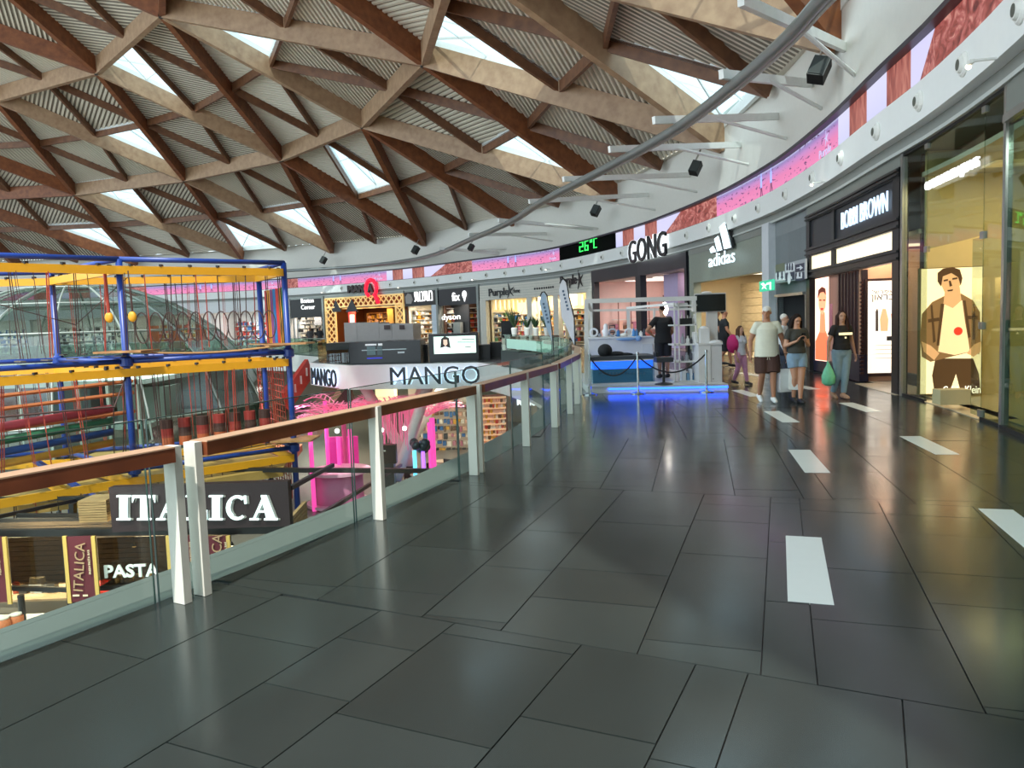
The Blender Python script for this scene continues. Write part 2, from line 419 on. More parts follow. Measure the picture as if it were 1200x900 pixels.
# white edge band (carries the letters) round the far part of the void
A = [p for p in EDGE]; na = len(A); Bn = []
for i, p in enumerate(A):
    T = (A[min(i + 1, na - 1)] - A[max(i - 1, 0)]).normalized(); Bn.append(p + Vector((-T.y, T.x)) * .08)
mb = MB(); strip_slab(mb, Bn, A, -.62, -.002); st = None
bandm = mat('white_band', '#d9d8d6', .45, var=.03)
# near half thin, far half deep
k0 = 40
mb = MB(); strip_slab(mb, Bn[:k0 + 1], A[:k0 + 1], -.5, -.002); struct('trim_1', mb, kerbm)
mb = MB(); strip_slab(mb, Bn[k0:], A[k0:], -1.05, -.002); edge_band = struct('trim_2', mb, bandm)
struct('ceiling_lower', ring_faces([a.lerp(b, -2.0) for a, b in zip(A, Bn)], outer, -.98, -.9) if False else ring_faces(A, outer, -1.0, -.9), mat('soffit', '#b9b4ac', .7))

# ---- lower level floor and wall
LF = -5.6
mb = MB(); mb.bb(-90, 20, -25, 85, LF - .2, LF); struct('floor_lower', mb, mat('lower_floor', '#7b746b', .3, var=.12, scale=.7))
lw = mat('lower_wall', '#b5a994', .6)
mb = MB(); wbox(mb, 0, WS[-1], LF, -1.0, -.3, 0, step=2.5); struct('wall_lower', mb, lw)

# ---- upper wall, fascia, screen ring
sA, sB = 0.0, WS[-1]
mb = MB(); wbox(mb, sA, sB, 6.28, 9.2, -.25, .0, step=1.2); struct('wall_upper', mb, offwhite)
mb = MB(); wbox(mb, sA, sB, 4.72, 5.36, -.3, .22, step=1.0); fas = struct('wall_fascia', mb, mat('fascia_white', '#ecedea', .42, var=.03))
mb = MB(); wbox(mb, sA, sB, 6.22, 6.32, -.1, .14, step=1.0); wbox(mb, sA, sB, 5.36, 5.40, -.1, .12, step=1.0); mb.build('screen_rim', mat('rim_dark', '#3a3440', .4), parent=fas)
mb = MB(); wbox(mb, sA, sB, 4.5, 4.72, -.4, .02, step=1.0); mb.build('soffit_strip', mat('soffit_grey', '#868984', .5), parent=fas)
mb = MB(); wbox(mb, sA, sB, 5.36, 6.3, -.3, -.06, step=1.2); mb.build('screen_backing', black, parent=fas)
mb = MB(); wbox(mb, sA, sB, 4.44, 4.5, -.02, .1, step=1.0); mb.build('edge_strip', mat('edge_strip', '#b9bdb9', .4), parent=fas)
# round air nozzles
def nozzle(s):
    X, N = wax(s); c = wp(s, .22, 5.03); mb = MB()
    mb.lathe(c, [(.17, 0), (.17, .02), (.14, .05), (.12, .05), (.1, .09), (.085, .09)], 20, ax=N)
    o = mb.build('air_nozzle', white, parent=fas, smooth=False)
    m2 = MB(); m2.lathe(c + N * .086 + X * .0, [(.078, 0), (.076, .008)], 16, ax=N); m2.build('nozzle_opening', mat('nozzle_dark', '#55594f', .6), parent=o)
noz_px = [1195, 1128, 1076, 1028, 986, 953, 922, 890, 861, 831.5, 805]
for i, x in enumerate([(1197, 17), (1130, 80), (1078, 127), (1028, 165), (986, 192), (953, 210), (921, 227), (889, 243), (861, 256), (831, 266), (805, 274), (729, 295), (706, 300), (682, 306), (658, 311), (635, 315), (614, 318), (592, 320), (570, 323)]):
    nozzle(whit(x[0], x[1], .22)[0])
s_last = whit(570, 323, .22)[0]
for k in range(1, 7): nozzle(s_last + k * 3.0)
# small fascia spotlights
spot_e = emis('spot_glow', '#fff3d8', 6)
for (x, y, lb_) in ((1160, 72, 'small white arm spotlight on the fascia above the jeans window'), (963, 215, 'small white arm spotlight on the fascia above the black make-up shopfront'), (644, 316, 'tiny spotlight on the fascia left of the temperature display'), (557, 328, 'tiny spotlight on the fascia between the fix shop and the homeware shop'), (470, 337, 'tiny spotlight on the fascia right of the red balloon sign'), (380, 343, 'tiny spotlight on the fascia left of the red balloon sign')):
    s, z = whit(x, y, .3); X, N = wax(s); t = thing('wall_spotlight', lb_, 'spotlight', wp(s, .22, z))
    m = MB(); m.bar(wp(s, .22, z + .03), wp(s, .5, z + .03), .03, .03); m.bar(wp(s, .5, z + .03), wp(s, .5, z + .03) - X * .12, .05, .05); m.build('arm', white, parent=t)
    m = MB(); m.ball(wp(s, .5, z) - X * .14, .035); m.build('lamp', spot_e, parent=t)
# ================================================================ TIMBER ROOF
ND = dict(E0=(-25, 73.3, 8.2), E1=(-15.5, 68.9, 8.1), E2=(-6.6, 62.3, 7.8), E3=(.6, 54, 8.1), E4=(6, 42.2, 7.8), E5=(8.4, 29.8, 7.7), E7=(8.0, 18.6, 7.6),
 E8=(5.9, 7.3, 7.6), E9=(.6, -3.2, 7.6), M1=(-36, 75.5, 8.2), M2=(-48, 76.3, 8.2), M3=(-60, 73.5, 8.2),
 N1=(-17.2, 40.7, 17.7), N2=(-25.4, 49.9, 18), N3=(-15.7, 55.4, 13.4), N4=(-25.3, 62, 13.5), N5=(-36.5, 66.4, 13.5), N6=(-35.6, 55.6, 18.2),
 N7=(-8.4, 47.4, 13.5), N8=(-3.5, 36.3, 13.4), N9=(-1.2, 24.9, 12.9), N13=(-12, 29.2, 18.1), N14=(-28.3, 38.5, 22.4),
 N10=(-48, 67.3, 13.5), N12=(.2, 13.8, 12.9), N15=(-47, 56.5, 18.2), N16=(-9.6, 17.8, 17.8), N17=(-22.5, 27, 22.3), N18=(-39, 44.5, 22.4), N20=(-4, 3, 12.9))
RD = 1.0                       # rafter depth
# node order used on the picture's sight lines for nodes in view (bottom of the rafters)
TR = ['E5 E7 N9', 'E4 E5 N8', 'N8 N9 E5', 'E3 E4 N7', 'N7 N8 E4', 'E2 E3 N7', 'E1 E2 N3', 'N3 N7 E2', 'E0 E1 N4', 'N3 N4 E1', 'N4 N5 E0', 'M1 E0 N5', 'M2 M1 N10', 'N5 N10 M1',
 'N8 N9 N13', 'N8 N1 N13', 'N7 N8 N1', 'N3 N7 N1', 'N3 N1 N2', 'N3 N4 N2', 'N4 N2 N6', 'N4 N5 N6', 'N5 N6 N15', 'N5 N10 N15', 'N1 N13 N14', 'N1 N2 N14', 'N2 N14 N18', 'N2 N6 N18', 'N6 N15 N18',
 'N13 N14 N17', 'N13 N16 N17', 'N9 N13 N16', 'N9 N12 N16', 'N12 E7 N9', 'E7 E8 N12', 'M3 M2 N10', 'E8 N20 N12', 'N12 N16 N20', 'E8 E9 N20', 'N14 N17 N18']
SKY = {('E5', 'E7', 'N9'): 0, ('N8', 'N9', 'E5'): 0, ('N7', 'N8', 'E4'): 2, ('N3', 'N7', 'E2'): 3, ('N3', 'N4', 'E1'): 2, ('E0', 'E1', 'N4'): 0, ('N4', 'N5', 'E0'): 1, ('N4', 'N2', 'N6'): 0,
       ('N3', 'N1', 'N2'): 2, ('N7', 'N8', 'N1'): 2, ('N5', 'N10', 'M1'): 2, ('E7', 'E8', 'N12'): 0, ('N12', 'E7', 'N9'): 1, ('N9', 'N12', 'N16'): 0,
       ('N1', 'N13', 'N14'): 3, ('N13', 'N16', 'N17'): 1, ('E4', 'E5', 'N8'): None}
SKY = {k: v for k, v in SKY.items() if v is not None}
# skylight ids: 0,1,2 = corner triangle at that node of the list, 3 = middle triangle
SKY[('N12', 'E7', 'N9')] = 1; SKY[('E5', 'E7', 'N9')] = 0
gl1 = wood('glulam_red', '#6f3e24', '#8f5733', .5, (1, 1, 1)); gl2 = wood('glulam_pale', '#94755a', '#ad8f70', .5)
sec = wood('purlin_wood', '#5f3d2a', '#7d5539', .5)
deck_l = mat('roof_deck', '#d8d1c0', .5, var=.05); deck_d = mat('roof_deck_groove', '#857d70', .7, var=.1)  # groove faces darker: shade of the deep ribs put into the colour
roof = bpy.data.objects.new('ceiling', None); COL.objects.link(roof); roof['kind'] = 'structure'; WO['ceiling'] = Vector((0, 0, 0))
V = {k: Vector(v) for k, v in ND.items()}
edges = {}
for t in TR:
    n = t.split()
    for a, b in ((0, 1), (1, 2), (0, 2)): edges[tuple(sorted((n[a], n[b])))] = 1
upv = Vector((0, 0, 1))
cen = Vector((-38, 30, 0))
pale = {('N1', 'N2'), ('N1', 'N8'), ('N7', 'N8'), ('N3', 'N7'), ('N3', 'N4'), ('N4', 'N5'), ('N2', 'N6'), ('N1', 'N7'), ('N2', 'N3'), ('N4', 'N6'), ('N8', 'N9'), ('E5', 'N8'), ('E4', 'N7'), ('E1', 'N4'), ('E5', 'N9'), ('E0', 'N5'), ('E7', 'N9')}  # includes rafters beside skylights: daylight on them put into the wood colour
pale = {tuple(sorted(p)) for p in pale}
for (a, b) in edges:
    if a[0] in 'EM' and b[0] in 'EM': 
        continue
    mb = MB(); A, B = V[a], V[b]; mb.bar(A + upv * RD / 2, B + upv * RD / 2, .32, RD)
    mb.build('roof_rafter', gl2 if (a, b) in pale else gl1, parent=roof)
# steel node plates
for k, p in V.items():
    if k[0] == 'N':
        mb = MB(); mb.lathe(p + Vector((0, 0, -.04)), [(.16, 0), (.2, .03), (.2, RD * .9)], 10); mb.build('node_plate', black, parent=roof)
gsky = glass('skylight_glass', '#bccdd0', 1.1, 0.0)
wframe_m = mat('skylight_frame', '#e6ebea', .4)
def corrug(a, b, c, d):
    """corrugated sheet over triangle abc, ribs along d"""
    n = (b - a).cross(c - a).normalized()
    if n.z < 0: n = -n
    d = (d - n * d.dot(n)).normalized(); e = n.cross(d); ps = [(p.dot(d), p.dot(e)) for p in (a, b, c)]; h0 = a.dot(n)
    lo, hi = min(q[1] for q in ps), max(q[1] for q in ps)
    def span(t):
        xs = []
        for i in range(3):
            p, q = ps[i], ps[(i + 1) % 3]
            if abs(q[1] - p[1]) < 1e-9: continue
            u = (t - p[1]) / (q[1] - p[1])
            if -1e-6 <= u <= 1 + 1e-6: xs.append(p[0] + (q[0] - p[0]) * u)
        return (min(xs), max(xs)) if xs else None
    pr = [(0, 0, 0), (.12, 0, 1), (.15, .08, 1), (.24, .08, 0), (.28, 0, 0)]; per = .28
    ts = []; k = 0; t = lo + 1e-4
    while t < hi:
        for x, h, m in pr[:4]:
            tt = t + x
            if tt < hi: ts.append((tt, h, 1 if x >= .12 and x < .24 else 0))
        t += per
    ts.append((hi - 1e-4, 0, 0)); mb = MB(); prev = None
    for (tt, h, m) in ts:
        sp = span(tt)
        if not sp: continue
        i = len(mb.v)
        for x in sp: mb.v.append(d * x + e * tt + n * (h0 + h))
        if prev is not None: mb.f.append([prev, i, i + 1, prev + 1]); mb.mi.append(pm)
        prev = i; pm = m
    return mb
for ti, t in enumerate(TR):
    n = tuple(t.split()); A, B, Cc = [V[k] + upv * RD for k in n]; mAB, mBC, mCA = (A + B) / 2, (B + Cc) / 2, (Cc + A) / 2
    subs = [(A, mAB, mCA), (B, mBC, mAB), (Cc, mCA, mBC), (mAB, mBC, mCA)]; sk = SKY.get(n)
    dirs = [(B - A), (Cc - B), (A - Cc)]; dv = dirs[ti % 3]; dv = dv.cross(upv)
    for (p, q) in ((mAB, mBC), (mBC, mCA), (mCA, mAB)):
        mb = MB(); o = Vector((0, 0, -.24)); mb.bar(p + o, q + o, .16, .46); mb.build('roof_purlin', sec, parent=roof)
    for si, (p, q, r) in enumerate(subs):
        if si == sk:
            c = (p + q + r) / 3; fr = MB(); 
            for u, v in ((p, q), (q, r), (r, p)): fr.bar(u + upv * .12, v + upv * .12, .16, .4)
            for (u, v, w) in ((p, q, r), (q, r, p)):
                for f in (.5,): fr.bar(u.lerp(v, f) + upv * .2, u.lerp(w, f) + upv * .2, .035, .06)
            fr.bar(p + upv * .2, (q + r) / 2 + upv * .2, .05, .1); fr.build('skylight_frame', wframe_m, parent=roof)
            g = MB(); g.add([p + upv * .32, q + upv * .32, r + upv * .32], [(0, 1, 2)]); g.build('skylight_glass', gsky, parent=roof)
        else:
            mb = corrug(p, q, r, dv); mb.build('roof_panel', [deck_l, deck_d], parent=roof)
            c = (p + q + r) / 3; mb = MB(); ex = [c + (v - c) * 1.03 + upv * .13 for v in (p, q, r)]; mb.add(ex, [(0, 1, 2)]); mb.build('roof_light_seal', deck_d, parent=roof)  # unseen flat cover added above the deck to stop sun leaking between panels

# cover strip from the last roof nodes out over the curved wall
ering = ['E9', 'E8', 'E7', 'E5', 'E4', 'E3', 'E2', 'E1', 'E0', 'M1', 'M2', 'M3']
cc = Vector((-25, 30, 0)); mb = MB()
for i in range(len(ering) - 1):
    a, b = V[ering[i]] + upv * (RD + .02), V[ering[i + 1]] + upv * (RD + .02)
    def outw(p): d = (p - cc); d.z = 0; return p + d.normalized() * 4.5
    mb.add([a, b, outw(b), outw(a)], [(0, 1, 2, 3)])
mb.build('roof_edge_sheet', deck_l, parent=roof)
# ================================================================ LED SCREEN RING
def nmat(name):
    m = bpy.data.materials.new(name); m.use_nodes = True; nt = m.node_tree; b = nt.nodes['Principled BSDF']
    b.inputs['Base Color'].default_value = (.02, .02, .02, 1); b.inputs['Roughness'].default_value = .5; return m, nt, b
def led_mat(kind, st=.7):
    key = 'screen_' + kind
    if key in MC: return MC[key]
    m, nt, b = nmat(key); L = nt.links.new
    uv = nt.nodes.new('ShaderNodeUVMap'); sp = nt.nodes.new('ShaderNodeSeparateXYZ'); L(uv.outputs[0], sp.inputs[0])
    mp = nt.nodes.new('ShaderNodeMapping'); L(uv.outputs[0], mp.inputs[0]); nz = nt.nodes.new('ShaderNodeTexNoise'); L(mp.outputs[0], nz.inputs['Vector'])
    rp = nt.nodes.new('ShaderNodeValToRGB'); e = rp.color_ramp.elements
    def stops(lst):
        while len(e) > 1: e.remove(e[-1])
        e[0].position = lst[0][0]; e[0].color = lin(lst[0][1])
        for p, c in lst[1:]: k = e.new(p); k.color = lin(c)
    if kind == 'beach':
        mp.inputs['Scale'].default_value = (40, 9, 1); nz.inputs['Scale'].default_value = 1; nz.inputs['Detail'].default_value = 4
        L(sp.outputs['Y'], rp.inputs[0]); stops([(0, '#f58fc0'), (.5, '#ea84b8'), (.75, '#c98cca'), (.9, '#9684c0'), (1, '#cfd0f2')])
        r2 = nt.nodes.new('ShaderNodeMath'); r2.operation = 'GREATER_THAN'; r2.inputs[1].default_value = .62; L(nz.outputs['Fac'], r2.inputs[0])
        mx = nt.nodes.new('ShaderNodeMix'); mx.data_type = 'RGBA'; L(r2.outputs[0], mx.inputs[0]); L(rp.outputs[0], mx.inputs[6]); mx.inputs[7].default_value = lin('#6b3f74'); out = mx.outputs[2]
    elif kind == 'cloth':
        mp.inputs['Scale'].default_value = (7, 2.2, 1); nz.inputs['Scale'].default_value = 1.4; nz.inputs['Detail'].default_value = 6; nz.inputs['Distortion'].default_value = 1.6
        L(nz.outputs['Fac'], rp.inputs[0]); stops([(.3, '#5c2424'), (.45, '#96483f'), (.55, '#b0605c'), (.68, '#d99a8a')]); out = rp.outputs[0]
    elif kind == 'leg':
        mp.inputs['Scale'].default_value = (5, .8, 1); nz.inputs['Scale'].default_value = 1.5; nz.inputs['Distortion'].default_value = .8
        L(nz.outputs['Fac'], rp.inputs[0]); stops([(.3, '#7a3a36'), (.5, '#a85e54'), (.7, '#c98474')]); out = rp.outputs[0]
    elif kind == 'diag':
        ad = nt.nodes.new('ShaderNodeMath'); ad.operation = 'MULTIPLY_ADD'; ad.inputs[1].default_value = .75; L(sp.outputs['Y'], ad.inputs[0])
        m1 = nt.nodes.new('ShaderNodeMath'); m1.operation = 'MULTIPLY'; m1.inputs[1].default_value = -1; L(sp.outputs['X'], m1.inputs[0]); L(m1.outputs[0], ad.inputs[2])
        th = nt.nodes.new('ShaderNodeMath'); th.operation = 'GREATER_THAN'; th.inputs[1].default_value = -.25; L(ad.outputs[0], th.inputs[0])
        mp.inputs['Scale'].default_value = (7, 2.2, 1); nz.inputs['Scale'].default_value = 2; nz.inputs['Distortion'].default_value = 1.6
        L(nz.outputs['Fac'], rp.inputs[0]); stops([(.3, '#6a2d2d'), (.5, '#a85650'), (.7, '#cf8e84')])
        mx = nt.nodes.new('ShaderNodeMix'); mx.data_type = 'RGBA'; L(th.outputs[0], mx.inputs[0]); L(rp.outputs[0], mx.inputs[6]); mx.inputs[7].default_value = lin('#d9d6fb'); out = mx.outputs[2]
    else:
        L(sp.outputs['Y'], rp.inputs[0]); stops([(0, '#cfd0fa'), (1, '#e0dffc')]); out = rp.outputs[0]
    L(out, b.inputs['Emission Color']); b.inputs['Emission Strength'].default_value = st; MC[key] = m; return m
led = thing('screen_ring', 'continuous curved advertising screen band above the shopfronts showing pink beach pictures', 'screen', wp(20, -.05, 5.4))
def led_panel(s0, s1, kind, mt=None):   # s0 near (right), s1 far (left)
    n = max(1, int((s1 - s0) / .8)); mb = MB()
    for i in range(n + 1):
        s = s1 + (s0 - s1) * i / n
        for v, z in ((0, 5.385), (1, 6.235)):
            k = len(mb.v); mb.v.append(wp(s, -.045, z)); mb.uv[k] = (i / n * max(1, 1), v)
    for i in range(n): a = 2 * i; mb.f.append([a, a + 2, a + 3, a + 1]); mb.mi.append(0)
    # thickness
    return mb.build('screen_panel', mt or led_mat(kind), parent=led)
bnd = [((1188, 2), 'cloth'), ((1092, 94), 'cloth'), ((1064, 120), 'diag'), ((1036, 142), 'leg'), ((1013, 158), 'white'), ((993, 172), 'leg'), ((980, 181), 'white'),
       ((838.7, 252.7), 'beach'), ((797, 267), 'cloth'), ((769, 276), 'diag'), ((755, 280), 'leg'), ((742, 283), 'white'), ((729, 287), 'leg'), ((721, 289), 'white'),
       ((655, 302.7), 'clock'), ((553, 318.7), 'beach'), ((522, 322), 'cloth'), ((497, 325), 'diag'), ((483, 327), 'leg'), ((472, 328), 'white'), ((460, 329), 'leg'), ((453, 329.5), 'white'), ((349, 336), 'beach')]
sprev = 0; clock_rng = None; beach_rng = []
clk = mat('clock_face', '#0d0f0e', .8, spec=.05)
for (xy, kind) in bnd:
    s = whit(*xy)[0]
    if kind == 'clock': clock_rng = (sprev, s); led_panel(sprev, s, kind, clk)
    else:
        led_panel(sprev, s, kind)
        if kind == 'beach': beach_rng.append((sprev, s))
    sprev = s
sq = [('cloth', 2), ('beach', 15), ('cloth', 3), ('diag', 3), ('leg', 2), ('white', 1.5)]; i = 0
while sprev < WS[-1] - 10:
    k, L_ = sq[i % 6]; led_panel(sprev, sprev + L_, k); 
    if k == 'beach': beach_rng.append((sprev, sprev + L_))
    sprev += L_; i += 1
scr_w = emis('screen_white', '#ffffff', .85); scr_d = mat('screen_figure', '#5a3550', .6, emit='#5a3550', es=.7); scr_b = mat('screen_figure_blue', '#8f9bd8', .6, emit='#8f9bd8', es=.8)
def star(mb, O, X, U, r, th=.01):
    N = X.cross(U); pts = []
    for k in range(10):
        a = PI / 2 + k * PI / 5 + .2; rr = r if k % 2 == 0 else r * .2
        pts.append(O + X * math.cos(a) * rr + U * math.sin(a) * rr)
    n = 10; mb.add(pts + [p + N * th for p in pts], [tuple(range(9, -1, -1)), tuple(range(10, 20))] + [(i, (i + 1) % n, n + (i + 1) % n, n + i) for i in range(n)])
for (a, b) in beach_rng:          # logo and the two walking figures on every beach picture
    L_ = b - a; s = a + min(.09 * L_, 1.1); X, N = wax(s)
    text_mb('Purple', wp(s, -.035, 5.62), X, (0, 0, 1), h=.26, w=.085 * L_ if L_ < 12 else 1.3, depth=.008).build('screen_logo', scr_w, parent=led)
    m = MB(); star(m, wp(s - .12, -.035, 5.95), X, Vector((0, 0, 1)), .2, .008); m.build('screen_star', scr_w, parent=led)
    for q, dx in enumerate((.52, .6)):
        s2 = a + dx * L_; X, N = wax(s2); O = wp(s2, -.035, 0); up = Vector((0, 0, 1))
        m = MB(); m.box(O + up * 5.93, (.16, .36, .008), X, up, N); m.ball(O + up * 6.17, (.05, .01, .06), Matrix((X, N, up)).transposed()); m.build('screen_figure', scr_b, parent=led)
        m = MB(); m.bar(O + up * 5.76, O + up * 5.44 - X * .09, .05, .008, N); m.bar(O + up * 5.76 + X * .03, O + up * 5.44 + X * .12, .05, .008, N); m.build('screen_legs', scr_d, parent=led)
# clock digits
gdig = emis('green_digits', '#3dff6a', 1.0)
sc_ = whit(688, 284)[0]; X, N = wax(sc_)
F = Frame(wp(sc_, .06, 0), X); 
seg = {'2': 'abged', '6': 'afgedc', 'C': 'afed', 'o': 'abgf'}
def digit(ch, x, y, w, h):
    L_ = {'a': (x, y, x + w, y), 'g': (x, y + h / 2, x + w, y + h / 2), 'd': (x, y + h, x + w, y + h), 'f': (x, y, x, y + h / 2), 'b': (x + w, y, x + w, y + h / 2), 'e': (x, y + h / 2, x, y + h), 'c': (x + w, y + h / 2, x + w, y + h)}
    m = MB()
    for k_ in seg[ch]:
        x0, y0, x1, y1 = L_[k_]; F.rect(m, x0 - .5, y0 - .5, x1 + .5, y1 + .5, 0, .012)
    m.build('clock_digit', gdig, parent=led)
digit('2', 679.5, 284, 3.4, 10.5); digit('6', 685.6, 282.6, 3.4, 10.5); digit('o', 691.8, 281, 1.8, 5); digit('C', 696, 279.6, 3.2, 10.5)
for (x0, x1) in ((657, 669), (710, 720)):
    m = MB(); F.rect(m, x0, 278, x1, 298, -.12, -.08); m.build('blank_panel', dark, parent=led)

# ================================================================ SHOPS
ZS = 4.44
def shop_box(label, pxL, pxR, wallc, ceil_es, depth=4.0, floorc='#a89a88', h=4.0, ceilc='#fff6e6', name='shop_unit', z0=0.0, sL=None, sR=None, ext=0):
    sL = Sx(pxL) if sL is None else sL; sR = Sx(pxR) if sR is None else sR
    t = thing(name, label, 'shop', wp((sL + sR) / 2, -depth / 2, z0))
    wm = mat('shop_wall_' + wallc, wallc, .6, var=.05); fm = mat('shop_floor_' + floorc, floorc, .25)
    m = MB(); wbox(m, sR, sL + ext, z0 + .003, h, -depth - .1, -depth); wbox(m, sR, sR + .08, z0 + .003, ZS, -depth, -.35)
    if not ext: wbox(m, sL - .08, sL, z0 + .003, ZS, -depth, -.35)
    else: wbox(m, sL - .08, sL, z0 + .003, ZS, -1.25, -.35)
    m.build('wall_panel', wm, parent=t)
    m = MB(); wbox(m, sR, sL, z0 + .001, z0 + .012, -depth, -.3); ext and wbox(m, sL, sL + ext, z0 + .001, z0 + .012, -depth, -1.5); m.build('floor_panel', fm, parent=t)
    m = MB(); wbox(m, sR, sL, h, h + .08, -depth - .1, -.3); ext and wbox(m, sL, sL + ext, h, h + .08, -depth - .1, -1.4); m.build('ceiling_panel', mat('shop_ceiling', '#d8d4cc', .7), parent=t)
    la = bpy.data.lights.new('shop_fill', 'AREA'); la.shape = 'RECTANGLE'; la.size = max(1, (sL - sR) * .5); la.size_y = 2.4 if 'jeans' in label else .25; la.color = lin(ceilc)[:3]; la.energy = ceil_es * (sL - sR) * depth * (.8 if 'jeans' in label else 1.6)  # added fill light, brightens the interior beyond its ceiling panels
    lo = bpy.data.objects.new('shop_fill', la); COL.objects.link(lo); lo.location = wp((sL + sR) / 2, -1.7 if ('jeans' in label or 'fashion' in label) else -.55, h - .06); T_ = wtan((sL + sR) / 2); lo.rotation_euler = (0, 0, math.atan2(T_.y, T_.x))
    ceil_es = .22 if 'jeans' in label else min(ceil_es, 1.1); ce = emis('ceiling_light_%s_%s' % (ceilc, ceil_es), ceilc, ceil_es); w = sL - sR; k = max(1, int(w / 1.6))
    for i in range(k):
        c = sR + w * (i + .5) / k; m = MB(); wbox(m, c - w / k * .12, c + w / k * .12, h - .03, h - .002, -depth * .75, -depth * .3); m.build('ceiling_light', ce, parent=t)
    return t, sL, sR
def fpart(t, name, mt, s0, s1, z0, z1, o0, o1):
    m = MB(); wbox(m, s0, s1, z0, z1, o0, o1); return m.build(name, mt, parent=t)
PAL = ['#c84b3c', '#e9e2d2', '#3b6fa8', '#d8a43a', '#6a4b34', '#efefef', '#2d2d30', '#b9788a', '#5c8a5a', '#e3b7a0']
pmats = [mat('goods_' + c, c, .5) for c in PAL]
def shelves(t, s0, s1, off, z0, z1, rows, seed=1, dens=5, dep=.35, cols=None, mt=None):
    r = random.Random(seed); m = MB(); mt = mt or white
    for i in range(rows + 1):
        z = z0 + (z1 - z0) * i / rows; wbox(m, s0, s1, z - .02, z + .02, off, off + dep, step=3)
    for s in (s0, s1): wbox(m, s - .02, s + .02, z0, z1, off, off + dep)
    m.build('shelf', mt, parent=t); g = MB(); rh = (z1 - z0) / rows
    for i in range(rows):
        z = z0 + rh * i + .02; s = s0 + .05
        while s < s1 - .1:
            w = r.uniform(.08, .26) * 5 / dens; hh = rh * r.uniform(.35, .85)
            wbox(g, s, min(s + w * .85, s1 - .03), z, z + hh, off + .05, off + dep - .05 * r.random(), m=r.choice(cols or range(len(PAL)))); s += w
    g.build('goods', pmats, parent=t, kind='stuff')

def side_shelves(t, s, o0, o1, z0, z1, rows, seed, cols=None, dens=5, dep=.35):
    X, N = wax(s); O = wp(s, 0); X2 = -N; r = random.Random(seed); F = Frame(O, X2)
    m = MB()
    for i in range(rows + 1): z = z0 + (z1 - z0) * i / rows; m.box(F.pt((o0 + o1) / 2, z, dep / 2), (o1 - o0, .04, dep), F.X, F.U, F.N)
    m.build('shelf', white, parent=t); g = MB(); rh = (z1 - z0) / rows
    for i in range(rows):
        z = z0 + rh * i + .02; a = o0 + .03
        while a < o1 - .1: w = r.uniform(.08, .26) * 5 / dens; hh = rh * r.uniform(.35, .85); ww = min(w * .85, o1 - a - .02); g.box(F.pt(a + ww / 2, z + hh / 2, dep / 2), (ww, hh, dep * .7), F.X, F.U, F.N, r.choice(cols or range(len(PAL)))); a += w
    g.build('goods', pmats, parent=t, kind='stuff')

shop_glass = glass('shop_glass', '#e4ebe2', 1.35, .03)
# ---- 1 right-hand glass shop
s_pole = Sx(1177, 300); sR = s_pole - 5.2
t, a, b = shop_box('pale green glass shop cut by the right edge of the picture', 0, 0, '#9aa096', 1.2, depth=3, sL=s_pole - .15, sR=sR, ceilc='#f3fff6')
fpart(t, 'glass_pane', glass('green_glass', '#c4d6ca', 1.5, .10), sR, s_pole - .2, .06, 3.95, .02, .04)
fpart(t, 'frame', steel, sR, s_pole - .15, 3.95, 4.05, -.02, .1); fpart(t, 'header_panel', mat('brushed_panel', '#8f958f', .4, .5), sR, s_pole - .15, 4.05, 4.44, -.02, .06); fpart(t, 'base_rail', black, sR, s_pole - .15, 0.002, .06, -.02, .08)
F = wframe(1195, 300, .05); 
fpart(t, 'counter', mat('pale_counter', '#8fa09a', .4), sR + 1, s_pole - .8, .01, 1.0, -1.6, -1.1)
m = MB(); wbox(m, s_pole - .13, s_pole - .04, 0.002, ZS, -.04, .05); p = m.build('steel_mullion', steel); tag(p, 'tall steel corner post between the jeans window and the green glass shop', 'post')
# ---- 2 jeans shop
sCL, sCR = Sx(1059, 365), s_pole
t, a, b = shop_box('jeans shop with yellow-lit glass front and large figure poster', 0, 0, '#dcc892', 5.0, depth=3.2, sL=sCL, sR=sCR, floorc='#cdbb96', ceilc='#ffe6b4', h=4.0)
ck = t; zt = Zx(1100, 160)
fpart(t, 'header_panel', mat('brushed_panel', '#8f958f', .4, .5), sCR, sCL, zt + .04, 4.44, -.05, .03)
fpart(t, 'frame_edge', black, sCR, sCL, zt - .01, zt + .04, -.03, .04)
sd0, sd1 = Sx(1152), Sx(1086)         # door between
for (u, v) in ((sCR + .03, sd0), (sd1, sCL - .03)): fpart(t, 'glass_pane', shop_glass, u, v, .05, zt, 0, .015)
fpart(t, 'glass_pane', shop_glass, sd0, sd1, 2.62, zt, 0, .015)
fpart(t, 'glass_door', shop_glass, sd0, Sx(1140), .05, 2.6, 0, .015)
for (s, z) in ((sd0, 2.62), (sd1, 2.62), (sd0, .1), (Sx(1152), 1.35), (sd1, zt - .05), (sd0, zt - .05)): fpart(t, 'glass_clamp', steel, s - .07, s + .07, z - .05, z + .05, -.02, .035)
fpart(t, 'threshold', mat('threshold', '#cdbb96', .3), sd0, sd1 + .1, .001, .012, -.5, .02); fpart(t, 'base_rail', black, sCR, sd0, .001, .05, -.01, .03); fpart(t, 'base_rail', black, sd1, sCL, .001, .05, -.01, .03)
F = wframe(1120, 220, .06); F.text('CALVIN KLEIN JEANS', 1087, 195, 1148, 217, depth=.05, bold=.02).build('sign_letters', emis('sign_white', '#ffffff', .8), parent=t)
